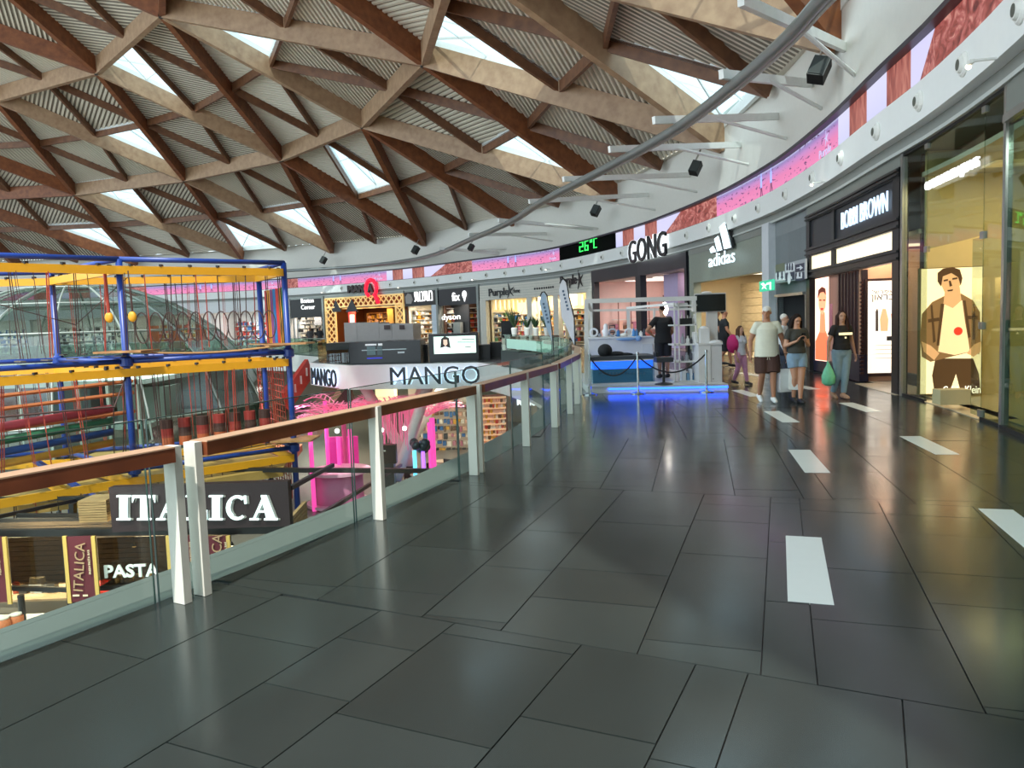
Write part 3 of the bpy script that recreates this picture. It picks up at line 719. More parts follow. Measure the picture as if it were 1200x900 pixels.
# sign follows the pane: the pixel box is slanted, so place by ends
for o in [c for c in t.children if c.name.startswith('sign_letters')]: bpy.data.objects.remove(o)
def wall_text(body, pL, pR, hpx_top, hpx_bot, off, depth, mt, parent, name='sign_letters', bold=0, shear=0):
    """pL, pR: picture points at mid-height of the two ends; height given by two points above one another"""
    s0, z0 = whit(*pL, off); s1, z1 = whit(*pR, off); sm = (s0 + s1) / 2; X = (wp(s1, off) - wp(s0, off)).normalized(); w = (wp(s1, off) - wp(s0, off)).length
    zt_, zb_ = whit(*hpx_top, off)[1], whit(*hpx_bot, off)[1]
    return text_mb(body, (wp(s0, off) + wp(s1, off)) / 2 + Vector((0, 0, (z0 + z1) / 2)), X, (0, 0, 1), h=abs(zt_ - zb_), w=w, depth=depth, bold=bold, shear=shear).build(name, mt, parent=parent)
wall_text('CALVIN KLEIN JEANS', (1087, 218), (1149, 193), (1117, 200), (1117, 214), .05, .05, emis('sign_white', '#ffffff', .8), t, bold=.0)
# poster of a man in a denim jacket: a flat lit print on a real light box
X, N = wax(sCL - .35); F = Frame(wp(sCL - .35, -.05, 0), -N)
pst = thing('poster_light_box', 'tall lit sepia poster of a young man in a denim jacket', 'poster', F.pt(.7, .02))
m = MB(); F.rect(m, 1078, 313, 1151, 462, -.12, 0); m.build('box', mat('box_side', '#8a7448', .5), parent=pst)
def lit(n, c, s=.9): return mat('print_' + n, c, .6, emit=c, es=s)
m = MB(); F.rect(m, 1079, 314, 1150, 461, 0, .008); m.build('print_ground', lit('cream', '#f2e2b2', .72), parent=pst)
def pr(name, pts, mt, k): 
    m = MB(); F.poly(m, pts, .008 + .004 * k, .011 + .004 * k); return m.build(name, mt, parent=pst)
jk = lit('denim', '#80623c', .5); jk2 = lit('denim_dark', '#513a22', .35); skn = lit('skin', '#cda06e', .55); hr = lit('hair', '#4a321c', .3); tee = lit('tee', '#e8cf9c', .62)
pr('print_trousers', [(1096, 420), (1140, 420), (1147, 438), (1149, 461), (1126, 461), (1120, 438), (1112, 461), (1095, 461), (1092, 440)], jk2, 0)
pr('print_jacket', [(1108, 346), (1126, 344), (1140, 352), (1148, 366), (1149, 400), (1147, 415), (1138, 412), (1090, 424), (1080, 418), (1078, 395), (1080, 368), (1092, 354)], jk, 1)
pr('print_shirt', [(1105, 356), (1127, 352), (1130, 375), (1134, 398), (1136, 412), (1118, 416), (1099, 412), (1101, 385)], tee, 2)
pr('print_neck', [(1107, 338), (1124, 336), (1126, 352), (1116, 361), (1105, 356)], skn, 3)
pr('print_face', [(1101, 322), (1112, 317), (1123, 320), (1125, 332), (1121, 343), (1113, 347), (1106, 342), (1102, 333)], skn, 4)
pr('print_hair', [(1098, 330), (1098, 320), (1104, 315), (1115, 313), (1124, 316), (1127, 326), (1125, 335), (1122, 325), (1114, 320), (1104, 324), (1102, 336)], hr, 5)
for q in ([(1105, 328), (1110, 327), (1110, 329), (1105, 330)], [(1115, 326), (1121, 325), (1121, 327), (1115, 328)], [(1109, 340), (1116, 339), (1115, 341), (1110, 341.5)], [(1111, 329), (1113, 329), (1115, 335), (1112, 336)]): pr('print_feature', q, hr, 6)
for q in ([(1079, 400), (1090, 405), (1100, 414), (1094, 422), (1082, 412)], [(1149, 400), (1140, 404), (1132, 414), (1140, 418), (1148, 412)]): pr('print_hand', q, skn, 5)
for q in ([(1090, 358), (1092, 357), (1096, 400), (1093, 402)], [(1140, 356), (1142, 357), (1142, 398), (1139, 398)], [(1087, 374), (1100, 372), (1100, 376), (1087, 378)], [(1132, 370), (1145, 370), (1145, 374), (1132, 374)], [(1102, 356), (1106, 356), (1100, 405), (1097, 405)], [(1128, 352), (1131, 352), (1137, 395), (1134, 396)]): pr('print_seam', q, jk2, 3)
rd = lit('red', '#d8301c', .9); m = MB(); c = F.pixel(1122, 388); m.lathe(F.pt(c[0], c[1], .03), [(.075, 0), (.07, .01)], 18, ax=F.N); m.build('red_sticker', rd, parent=pst)
F.text('Calvin Klein', 1104, 452, 1148, 461, depth=.01, n=.03).build('poster_letters', lit('white', '#fff6dd', 1.0), parent=pst)
# stone box in the window door
F2 = Frame((0, 12.75, 0), (1, -.12, 0)); m = MB(); F2.rect(m, 1102, 457, 1138, 474.5, -.3, 0); tag(m.build('display_box', mat('box_cream', '#b3a981', .5)), 'low cream display box below the jeans poster', 'box')
fpart(ck, 'inner_panel', mat('ochre_panel', '#b39a5e', .6), sCR + .5, sCL - .4, 2.7, 3.95, -2.9, -2.8)
# steel pole between jeans and make-up shops
m = MB(); wbox(m, sCL - .03, sCL + .06, 0.002, ZS, -.04, .05); tag(m.build('steel_mullion', steel), 'slim steel post between the jeans window and the black shopfront', 'post')
# ---- 3 make-up shop, black framed
sBL, sBR = Sx(947, 365), sCL + .12
t, a, b = shop_box('black framed make-up shop with tall thin sign letters', 0, 0, '#5a4038', 2.0, depth=3.0, sL=sBL, sR=sBR, floorc='#cdbba0', ceilc='#ffe9d0', h=3.0); bb_ = t
Z = lambda y, x=1015: Zx(x, y)
zt = Z(218); z_a, z_b, z_c, z_d, z_e = Z(228), Z(268), Z(281), Z(301), Z(314)
sm = Sx(978)
fr = MB()
for s0, s1 in ((sBR, sBR + .35), (sm - .12, sm + .12), (sBL - .3, sBL)): wbox(fr, s0, s1, .002 if s0 != sm - .12 else z_e, zt, -.12, .05)
for z0, z1 in ((z_a, zt), (z_c, z_b), (z_e, z_d)): wbox(fr, sBR, sBL, z0, z1, -.1, .06)
fr.build('frame', black, parent=t)
r_ = MB()
for z in (zt - .05, z_a + .05, z_b - .05, z_c + .05, z_d - .05, z_e + .05): wbox(r_, sBR, sBL, z - .02, z + .02, .05, .1)
r_.build('frame_moulding', black, parent=t)
fpart(t, 'header_panel', mat('brushed_panel', '#8f958f', .4, .5), sBR, sBL, zt, 4.44, -.08, .03)
fpart(t, 'sign_panel', mat('sign_navy', '#25282e', .4), sBR + .35, sm - .12, z_b, z_a, -.06, 0); fpart(t, 'sign_panel', mat('sign_navy', '#25282e', .4), sm + .12, sBL - .3, z_b, z_a, -.06, 0)
lb = emis('light_strip', '#f4e4c4', .72)
n = 11; w = (sm - .12 - sBR - .35) / n
for i in range(n): fpart(t, 'light_panel', lb, sBR + .35 + w * i + .01, sBR + .35 + w * (i + 1) - .01, z_d, z_c, -.06, -.01)
n = 5; w = (sBL - .3 - sm - .12) / n
for i in range(n): fpart(t, 'light_panel', lb, sm + .12 + w * i + .01, sm + .12 + w * (i + 1) - .01, z_d, z_c, -.06, -.01)
wall_text('BOBBI BROWN', (987, 257), (1041, 238), (1013, 238), (1013, 260), .02, .03, emis('sign_cool', '#cfe6ff', .8), t, bold=-.02)
# lit portrait poster (red)
F = Frame(wp(Sx(962), .0, 0), wax(Sx(962))[0]); red_p = thing('portrait_poster', 'tall lit poster of a red-toned woman portrait on the black shopfront', 'poster', wp(Sx(962), 0, .5))
def pp(name, pts, mt, k, fr_=F, pa=red_p):
    m = MB(); fr_.poly(m, pts, .002 + .004 * k, .005 + .004 * k); return m.build(name, mt, parent=pa)
pp('poster_sheet', [(955.5, 327), (971.5, 324), (971.5, 424), (955.5, 422)], lit('peach', '#f5c3ae', 1.3), 0)
pp('print_shoulder', [(956, 400), (961, 388), (964, 386), (968, 388), (971, 396), (971, 423), (956, 421)], lit('redtop', '#f0603e', 1.2), 1)
pp('print_neck', [(962, 366), (967, 366), (968, 390), (961, 390)], lit('skin2', '#e07a54', 1.1), 2); pp('print_face', [(960, 345), (963, 340), (967, 341), (969, 348), (968, 360), (965, 369), (962, 366), (960, 358)], lit('skin3', '#e8916a', 1.1), 3)
pp('print_hair', [(959, 350), (960, 340), (964, 336), (968, 338), (969, 346), (966, 342), (962, 343)], lit('hair2', '#5b2418', .7), 4); pp('print_lips', [(962.5, 361), (966, 361), (965, 363.5), (963, 363.5)], lit('lips', '#b02a22', .9), 4); pp('print_eye', [(961, 351), (963.5, 351), (963.5, 352.5), (961, 352.5)], lit('hair2', '#5b2418'), 4); pp('print_eye', [(965.5, 351), (968, 351), (968, 352.5), (965.5, 352.5)], lit('hair2', '#5b2418'), 4)
# dark ribbed wall and navy base panel behind
fpart(t, 'dark_wall', mat('dark_maroon', '#2c1f22', .35), Sx(1003), sBL - .3, .6, z_e, -.25, -.12)
for i in range(7): s = Sx(1001) + (Sx(975) - Sx(1001)) * i / 7; fpart(t, 'wall_rib', mat('rib_maroon', '#4a3230', .3), s, s + .05, .6, z_e, -.12, -.08)
fpart(t, 'base_panel', mat('navy_panel', '#1a1b33', .35), Sx(1004), sBL - .1, .02, .62, -.25, -.06)
fpart(t, 'base_panel', black, sBR + .2, Sx(1004), .02, .25, -.9, -.8); 
# big white poster with Hebrew lettering
s = Sx(1004); X, N = wax(s); F = Frame(wp(s, -.1, 0), -N); hp = thing('cosmetics_poster', 'white lit cosmetics poster with Hebrew lettering and drawn bottles', 'poster', wp(s, -.6, .02))
m = MB(); F.rect(m, 1014, 326, 1056, 441, -.08, -.005); m.build('poster_frame', mat('frame_brown', '#3a2420', .4), parent=hp)
m = MB(); F.rect(m, 1017, 329, 1054, 437, -.004, .004); m.build('poster_sheet', lit('paper', '#f6ebdc', .68), parent=hp)
ink = lit('ink', '#2a2522', .3)
F.text('לש רופיאה', 1022, 339, 1050, 344, depth=.006, n=.004).build('poster_letters', ink, parent=hp); F.text('ןוארב', 1021, 345, 1047, 354, depth=.006, n=.004).build('poster_letters', ink, parent=hp)
for (q, c) in (([(1026, 365), (1028, 361), (1029, 365), (1029, 388), (1026, 388)], '#3a2f28'), ([(1031, 374), (1034, 362), (1038, 362), (1041, 374), (1040, 388), (1032, 388)], '#c99e72'), ([(1044, 368), (1049, 362), (1054, 368), (1052, 388), (1046, 388)], '#d06a48')):
    m = MB(); F.poly(m, q, .004, .01); m.build('print_bottle', lit('b' + c, c), parent=hp)
m = MB(); F.rect(m, 1039, 394, 1049, 399, .004, .008); m.build('print_box', ink, parent=hp)
for y in (404, 409, 414, 419): m = MB(); F.rect(m, 1026, y, 1050, y + 1, .004, .007); m.build('print_line', lit('greyline', '#b8aea2', .8), parent=hp)
fpart(t, 'inner_wall', mat('peach_wall', '#c99a7a', .5), Sx(1004) + .1, Sx(1004) + .2, .02, z_e + .4, -2.9, -.1)
m = MB()
for i in range(24): q0 = F.pixel(1009, 437 - i * 4.6); m.box(F.pt(q0[0], q0[1], .06), (.07, .045, .08), F.X, F.U, F.N)
m.build('lipstick_rack', mat('rack_dark', '#3c1d1a', .4), parent=t, kind='stuff')
fpart(t, 'threshold', mat('marble_threshold', '#d9c6a8', .2), sBR, Sx(1008), .001, .011, -.9, .1)
m = MB(); s, z = whit(977, 375, .0); wbox(m, s - .12, s + .12, z - .35, z + .4, .06, .08); tag(m.build('notice_card', mat('pink_card', '#c77a86', .5)), 'small pink notice card beside the red portrait poster', 'card')
# ---- 4 service corridor
sDL, sDR = Sx(907, 365), sBL
t = thing('service_corridor', 'dark corridor doorway in a ribbed grey wall under the toilet sign', 'doorway', wp((sDL + sDR) / 2, -.2, 0)); cor = t
zd = Zx(925, 347); sx0, sx1 = Sx(943), Sx(911); gr = mat('ribbed_grey', '#7e8486', .5)
fpart(t, 'wall_panel', gr, sDR, sDL, zd, 4.44, -.2, -.06); fpart(t, 'wall_panel', gr, sDR, sx0, .002, zd, -.2, -.06); fpart(t, 'wall_panel', gr, sx1, sDL, .002, zd, -.2, -.06)
m = MB(); k = int((sDL - sDR) / .09)
for i in range(k): wbox(m, sDR + .09 * i, sDR + .09 * i + .05, zd, 4.0, -.06, -.04)
m.build('wall_rib', gr, parent=t, kind='stuff')
fpart(t, 'door_frame', steel, sx0 - .06, sx1 + .06, zd, zd + .08, -.06, .08); fpart(t, 'door_frame', steel, sx0 - .06, sx0, .002, zd, -.2, .0); fpart(t, 'door_frame', steel, sx1, sx1 + .06, .002, zd, -.2, .0)
cg = mat('corridor_grey', '#4e5052', .6); fpart(t, 'corridor_wall', cg, sx0 - .2, sx0 - .1, .002, zd + .3, -6, -.2); fpart(t, 'corridor_wall', cg, sx1 + .1, sx1 + .2, .002, zd + .3, -6, -.2); fpart(t, 'corridor_wall', cg, sx0 - .2, sx1 + .2, .002, zd + .3, -6.1, -6); fpart(t, 'corridor_ceiling', cg, sx0 - .2, sx1 + .2, zd + .3, zd + .4, -6, -.2)
m = MB(); wbox(m, Sx(925) - .2, Sx(925) + .2, zd + .26, zd + .3, -1.4, -1.0); m.build('ceiling_light', emis('cool_lamp', '#eaf6ff', 2.5), parent=t)
# toilet sign
F = wframe(927, 320, .14); ws = thing('toilet_sign', 'grey wall sign with toilet, wheelchair and nursing pictograms and arrow', 'sign', F.pt(0, 2.9))
m = MB(); F.rect(m, 909.5, 307.5, 946, 329.5, 0, .05); m.build('sign_plate', mat('plate_grey', '#a8acb0', .4), parent=ws)
tl = mat('pictogram_tile', '#e8ecee', .5); ik = mat('pictogram_ink', '#2c3048', .5)
for r0 in range(2):
    for c0 in range(3):
        x0 = 911 + c0 * 11.6; y0 = 309 + r0 * 10.3
        if (r0, c0) == (0, 0): 
            m = MB(); F.rect(m, x0, y0, x0 + 10.6, y0 + 9.3, .05, .056); m.build('sign_tile', mat('tile_olive', '#6f7560', .5), parent=ws); continue
        m = MB(); F.rect(m, x0, y0, x0 + 10.6, y0 + 9.3, .05, .056); m.build('sign_tile', tl if (r0, c0) in ((1, 0), (0, 1)) else ik, parent=ws)
        m = MB(); fg = ik if (r0, c0) in ((1, 0), (0, 1)) else tl; cx_, cy_ = x0 + 5.3, y0 + 4.6
        def disc(x, y, r): 
            c = F.pixel(x, y); s_ = abs(F.pixel(x + r, y)[0] - c[0]); m.lathe(F.pt(c[0], c[1], .056), [(s_, 0), (s_, .005)], 12, ax=F.N)
        def rc(xa, ya, xb, yb): F.rect(m, xa, ya, xb, yb, .056, .061)
        if (r0, c0) == (0, 2): rc(cx_ - 3.5, cy_ - .7, cx_ + 1.5, cy_ + .7); F.poly(m, [(cx_ + .5, cy_ - 3), (cx_ + 4, cy_), (cx_ + .5, cy_ + 3)], .056, .061)
        elif (r0, c0) == (1, 0):
            disc(cx_ - 2.4, cy_ - 3, .9); rc(cx_ - 3.4, cy_ - 2, cx_ - 1.4, cy_ + 1); rc(cx_ - 3, cy_ + 1, cx_ - 1.8, cy_ + 3.8); disc(cx_ + 2.4, cy_ - 3, .9); F.poly(m, [(cx_ + 2.4, cy_ - 2.4), (cx_ + 4, cy_ + 1.6), (cx_ + .8, cy_ + 1.6)], .056, .061); rc(cx_ + 1.9, cy_ + 1.6, cx_ + 2.9, cy_ + 3.8)
        elif (r0, c0) == (0, 1):
            for dx in (-3, 0, 3): disc(cx_ + dx, cy_ - 2.6, .8); rc(cx_ + dx - 1, cy_ - 1.7, cx_ + dx + 1, cy_ + 3)
        elif (r0, c0) == (1, 1): disc(cx_ - 1, cy_ - 3.2, .9); rc(cx_ - 1.6, cy_ - 2.2, cx_ - .4, cy_ + 1); rc(cx_ - 1, cy_ + .2, cx_ + 2.4, cy_ + 1.2); rc(cx_ + 1.6, cy_ + 1, cx_ + 2.6, cy_ + 3.2); disc(cx_ - .8, cy_ + 2, 2)
        else: disc(cx_ - 2, cy_ - 1.6, 1.1); F.poly(m, [(cx_ - 3.6, cy_), (cx_ + 3, cy_ + .6), (cx_ + 3, cy_ + 2), (cx_ - 3.6, cy_ + 2.6)], .056, .061); disc(cx_ + 2.2, cy_ - 2, 1)
        m.build('pictogram', fg, parent=ws)
# exit sign
F = wframe(900, 335, .55); es_ = thing('exit_sign', 'hanging green lit exit sign beside the white pillar', 'sign', F.pt(*F.pixel(900, 341)))
m = MB(); F.rect(m, 892, 328.5, 908, 341, 0, .06); m.build('sign_box', emis('exit_green', '#2f9c78', 1.0), parent=es_)
m = MB(); F.poly(m, [(894, 333), (897, 331), (898, 333), (901, 333), (899, 336), (901, 339), (898, 337), (895, 339), (897, 335)], .06, .065); F.rect(m, 901, 331, 906, 333, .06, .065); F.rect(m, 904.5, 331, 906, 339, .06, .065); m.build('pictogram', emis('exit_white', '#eafff4', 1.2), parent=es_)
m = MB(); c = F.pixel(904, 328.5); m.bar(F.pt(c[0], c[1], .03), F.pt(c[0] + .3, c[1], -.5), .02, .02); m.build('bracket', steel, parent=es_)
# ---- 5 pillar + sports shop
m = MB(); wbox(m, sDL, Sx(899), 0.002, Zx(902, 262), -.5, .16); tag(m.build('white_pillar', mat('pillar_white', '#c9ccd0', .4)), 'square white pillar right of the sports shop entrance', 'pillar')
sAL, sAR = Sx(809), Sx(899)
t, a, b = shop_box('sports shop with grey-green stone header and three-bar emblem', 0, 0, '#b5a07c', 2.2, depth=6, sL=sAL, sR=sAR, floorc='#b4a48a', ceilc='#fff2d6', h=3.3); ad = t
zo = Zx(850, 326); fpart(t, 'header_panel', mat('stone_header', '#848b7f', .45, var=.16, scale=14), sAR, sAL, zo, 4.2, -.3, .03); fpart(t, 'header_strip', mat('brushed_panel', '#8f958f', .4, .5), sAR, sAL, 4.2, 4.44, -.3, .05)
fpart(t, 'side_panel', mat('stone_header', '#848b7f'), sAL - .5, sAL, .002, zo, -.3, .03)
for i in range(9): z = .3 + i * .32; fpart(t, 'wood_panel', wood('beige_wood', '#a58d66', '#c0a880', .5, (1, 1, 6)), Sx(856), sAL - .5, z - .28, z + .02, -2.2, -2.1)
c = wp(Sx(872), -1.6, 0); m = MB(); m.lathe(c, [(.42, .012), (.42, 3.3)], 28); m.build('round_column', mat('column_white', '#b9b6b8', .45), parent=t, smooth=True)
side_shelves(t, Sx(884), 1.2, 5.5, .3, 3.0, 5, 3, [1, 5, 3, 6]); side_shelves(t, Sx(858), 4.2, 5.8, .3, 2.4, 4, 33, [5, 6, 2])
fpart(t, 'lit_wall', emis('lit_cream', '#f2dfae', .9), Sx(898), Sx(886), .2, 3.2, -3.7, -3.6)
F = Frame(wp(Sx(846), .25, 0), wax(Sx(846))[0]); sw = emis('sign_ice', '#e4f6ff', .8); sg = thing('three_bar_sign', 'white lit sign of three slanted bars over lowercase sports lettering', 'sign', F.pt(*F.pixel(847, 312)))
for q in ([(844, 266), (849.5, 261), (857, 290), (849.5, 292)], [(838, 280), (842, 276.5), (846.5, 293), (841.5, 294.5)], [(832.5, 292), (836, 288.5), (839.5, 295), (834, 296.5)]):
    m = MB(); F.poly(m, q, 0, .04); m.build('sign_bar', [sw], parent=sg)
    m = MB(); F.poly(m, [(x + 1.5, y + .8) for x, y in q], -.1, -.002); m.build('bar_side', dark, parent=sg)
wall_text('adidas', (831, 306), (861.5, 299), (846, 295.5), (846, 311), .3, .03, sw, sg, bold=.0)
# ---- 6 GONG
sGL, sGR = Sx(695), Sx(806)
t, a, b = shop_box('open fashion shop with wide black frames and pink interior', 0, 0, '#ecc9bf', 2.0, depth=6, sL=sGL, sR=sGR, floorc='#b9a79c', ceilc='#fff0ea', h=3.75); gg = t
zg, zgo = Zx(750, 310), Zx(750, 323)
fr = MB(); s_m = Sx(749); 
for s0, s1 in ((sGR, sGR + .25), (s_m - .3, s_m + .3), (sGL - .3, sGL)): wbox(fr, s0, s1, .002, zgo, -.3, .04)
wbox(fr, sGR, sGL, zgo, zg + .1, -.3, .05); fr.build('frame', mat('charcoal_frame', '#23262c', .4), parent=t)
fpart(t, 'header_strip', mat('brushed_panel', '#8f958f', .4, .5), sGR, sGL, zg + .1, 4.44, -.3, .03)
fpart(t, 'lilac_column', mat('lilac_column', '#b9a6c8', .5), Sx(772), Sx(757), .02, 3.7, -1.6, -1.0)
for x0, x1 in ((719, 741), (775, 800)): 
    fr = MB(); s0, s1 = Sx(x1), Sx(x0); wbox(fr, s0, s0 + .04, .02, 2.6, -4, -3.95); wbox(fr, s1 - .04, s1, .02, 2.6, -4, -3.95); wbox(fr, s0, s1, 2.56, 2.6, -4, -3.95); wbox(fr, (s0 + s1) / 2 - .02, (s0 + s1) / 2 + .02, .02, 2.6, -4, -3.95); fr.build('inner_frame', mat('rose_frame', '#8a5a50', .5), parent=t)
shelves(t, Sx(745), Sx(722), -5, .2, 1.6, 2, 9, cols=[1, 7, 9, 4]); shelves(t, Sx(800), Sx(776), -5, .2, 1.6, 2, 19, cols=[1, 7, 9, 6])
side_shelves(t, Sx(751) + .35, 1.2, 5.6, .3, 1.5, 2, 91, [1, 7, 9, 4, 6], dens=3); side_shelves(t, sGL - .4, 1.0, 5.6, .3, 1.5, 2, 92, [1, 7, 9, 4, 6], dens=3)
for sq_ in (Sx(751) + .3, sGL - .45):
    F = Frame(wp(sq_, 0), -wax(sq_)[1]); m = MB()
    for a0, a1 in ((1.2, 2.9), (3.2, 5.2)):
        for u0, u1, v0, v1 in ((a0, a0 + .05, .02, 2.7), (a1 - .05, a1, .02, 2.7), (a0, a1, 2.65, 2.7), ((a0 + a1) / 2 - .02, (a0 + a1) / 2 + .02, .02, 2.7)): m.box(F.pt((u0 + u1) / 2, (v0 + v1) / 2, .42), (u1 - u0, v1 - v0, .04), F.X, F.U, F.N)
    m.build('inner_frame', mat('rose_frame', '#8a5a50'), parent=t)
F = wframe(759, 290, .5); sg = thing('gong_sign', 'large black rimmed white letter sign on the fascia above the pink shop', 'sign', F.pt(*F.pixel(759, 306)))
wall_text('GONG', (738, 296), (782, 285), (760, 277), (760, 305), .30, .12, emis('halo_white', '#f4fbff', .85), sg, 'sign_halo', bold=.035)
wall_text('GONG', (738, 296), (782, 285), (760, 277), (760, 305), .42, .1, mat('letter_black', '#15171b', .35), sg)
# ---- 7 home shop, two bays
sPL, sPR = Sx(563), Sx(694)
t, a, b = shop_box('homeware shop with white plank header and black script sign', 0, 0, '#f0dcb0', 2.6, depth=6, sL=sPL, sR=sPR, floorc='#a89a88', ceilc='#fff0c8', h=3.5); pu = t
pl = mat('white_plank', '#cfcbc0', .5); zh = Zx(600, 350); zpt = 4.3
n = 6
for i in range(n): z0 = zh + (zpt - zh) * i / n; fpart(t, 'header_plank', pl, sPR, sPL, z0 + .01, z0 + (zpt - zh) / n - .005, -.3, .02)
fpart(t, 'header_backing', greyp, sPR, sPL, zh, 4.44, -.35, .0)
for x0, x1 in ((563, 570), (618, 624), (649, 655), (688, 694)): fpart(t, 'pier', pl, Sx(x1), Sx(x0), .002, zh, -.3, .05)
for x0, x1, sd in ((573, 617, 4), (626, 648, 5), (656, 687, 6)):
    shelves(t, Sx(x1), Sx(x0), -2.2, .1, 2.1, 5, sd, dens=6); shelves(t, Sx(x1), Sx(x0), -5.8, .1, 2.6, 5, sd + 9, dens=4, cols=[1, 3, 5, 9, 0])
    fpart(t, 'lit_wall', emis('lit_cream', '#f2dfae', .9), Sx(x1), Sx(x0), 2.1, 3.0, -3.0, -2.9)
inkm = mat('letter_black', '#15171b', .35)
wall_text('Purple', (573, 345), (596, 342), (585, 338), (585, 350), .06, .05, inkm, t, bold=.01)
s, z = whit(597, 341, .08); X, N = wax(s); m = MB(); star(m, wp(s, .06, z), X, Vector((0, 0, 1)), .55, .05); m.build('sign_star', inkm, parent=t)
wall_text('Home', (601, 341), (609, 340), (605, 338), (605, 343), .06, .03, inkm, t)
m = MB(); s0 = Sx(628, 338); 
for i in range(9): s = s0 + i * -.28; wbox(m, s, s + .16, Zx(635, 339) , Zx(635, 336.5), .03, .05)
m.build('small_lettering', inkm, parent=t, kind='stuff')
wall_text('Purple', (657, 332), (676, 328), (667, 324), (667, 339), .06, .05, inkm, t, bold=.01)
s, z = whit(679, 328, .08); X, N = wax(s); m = MB(); star(m, wp(s, .06, z), X, Vector((0, 0, 1)), .6, .05); m.build('sign_star', inkm, parent=t)
for k, (x0, sd, cc) in enumerate(((571, 14, None), (625, 15, [1, 2, 8, 9, 3]), (656, 16, None))):
    sp_ = Sx(x0) - .1; fpart(t, 'partition', mat('cream_partition', '#f0e0bc', .6), sp_, sp_ + .06, .012, 3.45, -5.8, -.35); side_shelves(t, sp_, .5, 4.5, .15, 2.3, 6, sd, cc); 
    F = Frame(wp(sp_ - .02, 0), -wax(sp_)[1]); m = MB()
    for q in range(9): m.box(F.pt(.7 + q * .45, 2.85, .08), (.1, .7, .04), F.X, F.U, F.N)
    m.build('lit_panel', emis('lit_cream2', '#ffe9b8', 1.0), parent=t)
# ---- 8 phone accessories / appliance shop
def black_shop(label, xL, xR, header, wallc, seed, es=2.0, zb=None, cols=None):
    t, a, b = shop_box(label, xL, xR, wallc, es, depth=5, h=3.3, ceilc='#fff0dc'); zb = zb or 3.3
    fpart(t, 'header_panel', mat('shop_header_' + header, header, .4), b, a, zb, 4.3, -.3, .03); fpart(t, 'header_strip', mat('brushed_panel', '#8f958f', .4, .5), b, a, 4.3, 4.44, -.3, .03)
    fpart(t, 'pier', greyp, b, b + .25, .002, 4.3, -.3, .06); shelves(t, b + .5, a - .3, -4.7, .1, 2.7, 6, seed, cols=cols); side_shelves(t, a - .15, .6, 4.4, .1, 2.8, 7, seed + 1, cols); return t, a, b
t, a, b = black_shop('dark electronics shop with white fix lettering and pin emblem', 515, 562, '#24262b', '#6b4d3c', 31, zb=Zx(540, 357), cols=[0, 4, 6, 3, 1])
wall_text('fix', (530, 348), (539, 347), (535, 342), (535, 352), .06, .06, emis('sign_white', '#ffffff', .8), t, bold=.0)
s, z = whit(544.5, 346, .06); X, N = wax(s); O = wp(s, .06, 0); m = MB(); m.lathe(O + Vector((0, 0, z + .08)), [(.27, 0), (.27, .05)], 16, ax=N); F = Frame(O, X)
m.add([O + X * -.22 + Vector((0, 0, z)), O + Vector((0, 0, z - .5)), O + X * .22 + Vector((0, 0, z)), O + X * -.22 + Vector((0, 0, z)) + N * .05, O + Vector((0, 0, z - .5)) + N * .05, O + X * .22 + Vector((0, 0, z)) + N * .05], [(0, 1, 2), (5, 4, 3), (0, 3, 4, 1), (1, 4, 5, 2)]); m.build('sign_pin', emis('sign_white', '#ffffff', .8), parent=t)
fpart(t, 'dark_screen_wall', dark, Sx(536), Sx(516), .1, zh, -1.2, -1.1); wall_text('dyson', (518, 372.5), (539.5, 372), (528, 367.5), (528, 376.5), -.3, .04, emis('sign_white', '#ffffff', .8), t, bold=-.005)
fpart(t, 'grey_machine', greyp, Sx(530), Sx(522), .1, 1.7, -1.0, -.7)
t, a, b = black_shop('bright gift shop with black header and round-lettered Hebrew sign', 475, 514, '#1a1a1c', '#efe6cf', 32, es=3.0, zb=Zx(495, 358), cols=[1, 3, 5, 4])
wall_text('תונתמ', (486, 348), (507, 346), (496, 341), (496, 353), .06, .06, emis('sign_white', '#ffffff', .8), t, bold=-.005)
F = Frame(wp(Sx(479), .05, 0), wax(Sx(479))[0]); m = MB(); F.poly(m, [(475, 348), (478, 344), (482, 345), (484, 351), (482, 356), (476, 356)], 0, .03); m.build('sign_emblem', mat('emblem_grey', '#9a9490', .5), parent=t)
fpart(t, 'pale_pier', mat('pale_pier', '#c9d3de', .4), b + .2, b + .9, .002, 3.2, -.3, .02)
# ---- 9 bakery-like shop with lattice
t, a, b = shop_box('warm lit shop behind a diamond timber lattice front', 381, 474, '#7a4526', 2.6, depth=5, h=3.3, ceilc='#ffcf80', floorc='#8a6a4a'); mn = t
zl = Zx(430, 358); fpart(t, 'header_strip', mat('brushed_panel', '#8f958f', .4, .5), b, a, 4.25, 4.44, -.3, .03)
fpart(t, 'lattice_back', mat('terracotta', '#8a3f1e', .6), b, a, zl, 4.25, -.35, -.2)
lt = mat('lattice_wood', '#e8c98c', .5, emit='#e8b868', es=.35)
def lattice(s0, s1, z0, z1):
    m = MB(); st = .62; L_ = s1 - s0; H_ = z1 - z0; n = int((L_ + H_) / st) + 1
    for i in range(n):
        for sg in (1, -1):
            c0 = i * st; u0, v0 = c0, 0
            if u0 > L_: v0 = u0 - L_; u0 = L_
            v1 = min(H_, c0); u1 = c0 - v1
            if v0 >= v1 - .02: continue
            p, q = ((s0 + u0, z0 + v0), (s0 + u1, z0 + v1)) if sg > 0 else ((s1 - u0, z0 + v0), (s1 - u1, z0 + v1))
            m.bar(wp(p[0], .02, p[1]), wp(q[0], .02, q[1]), .09, .09)
    for z in (z0, z1): wbox(m, s0, s1, z - .06, z + .06, -.05, .07)
    for s in (s0, s1): wbox(m, s - .07, s + .07, z0, z1, -.05, .07)
    return m
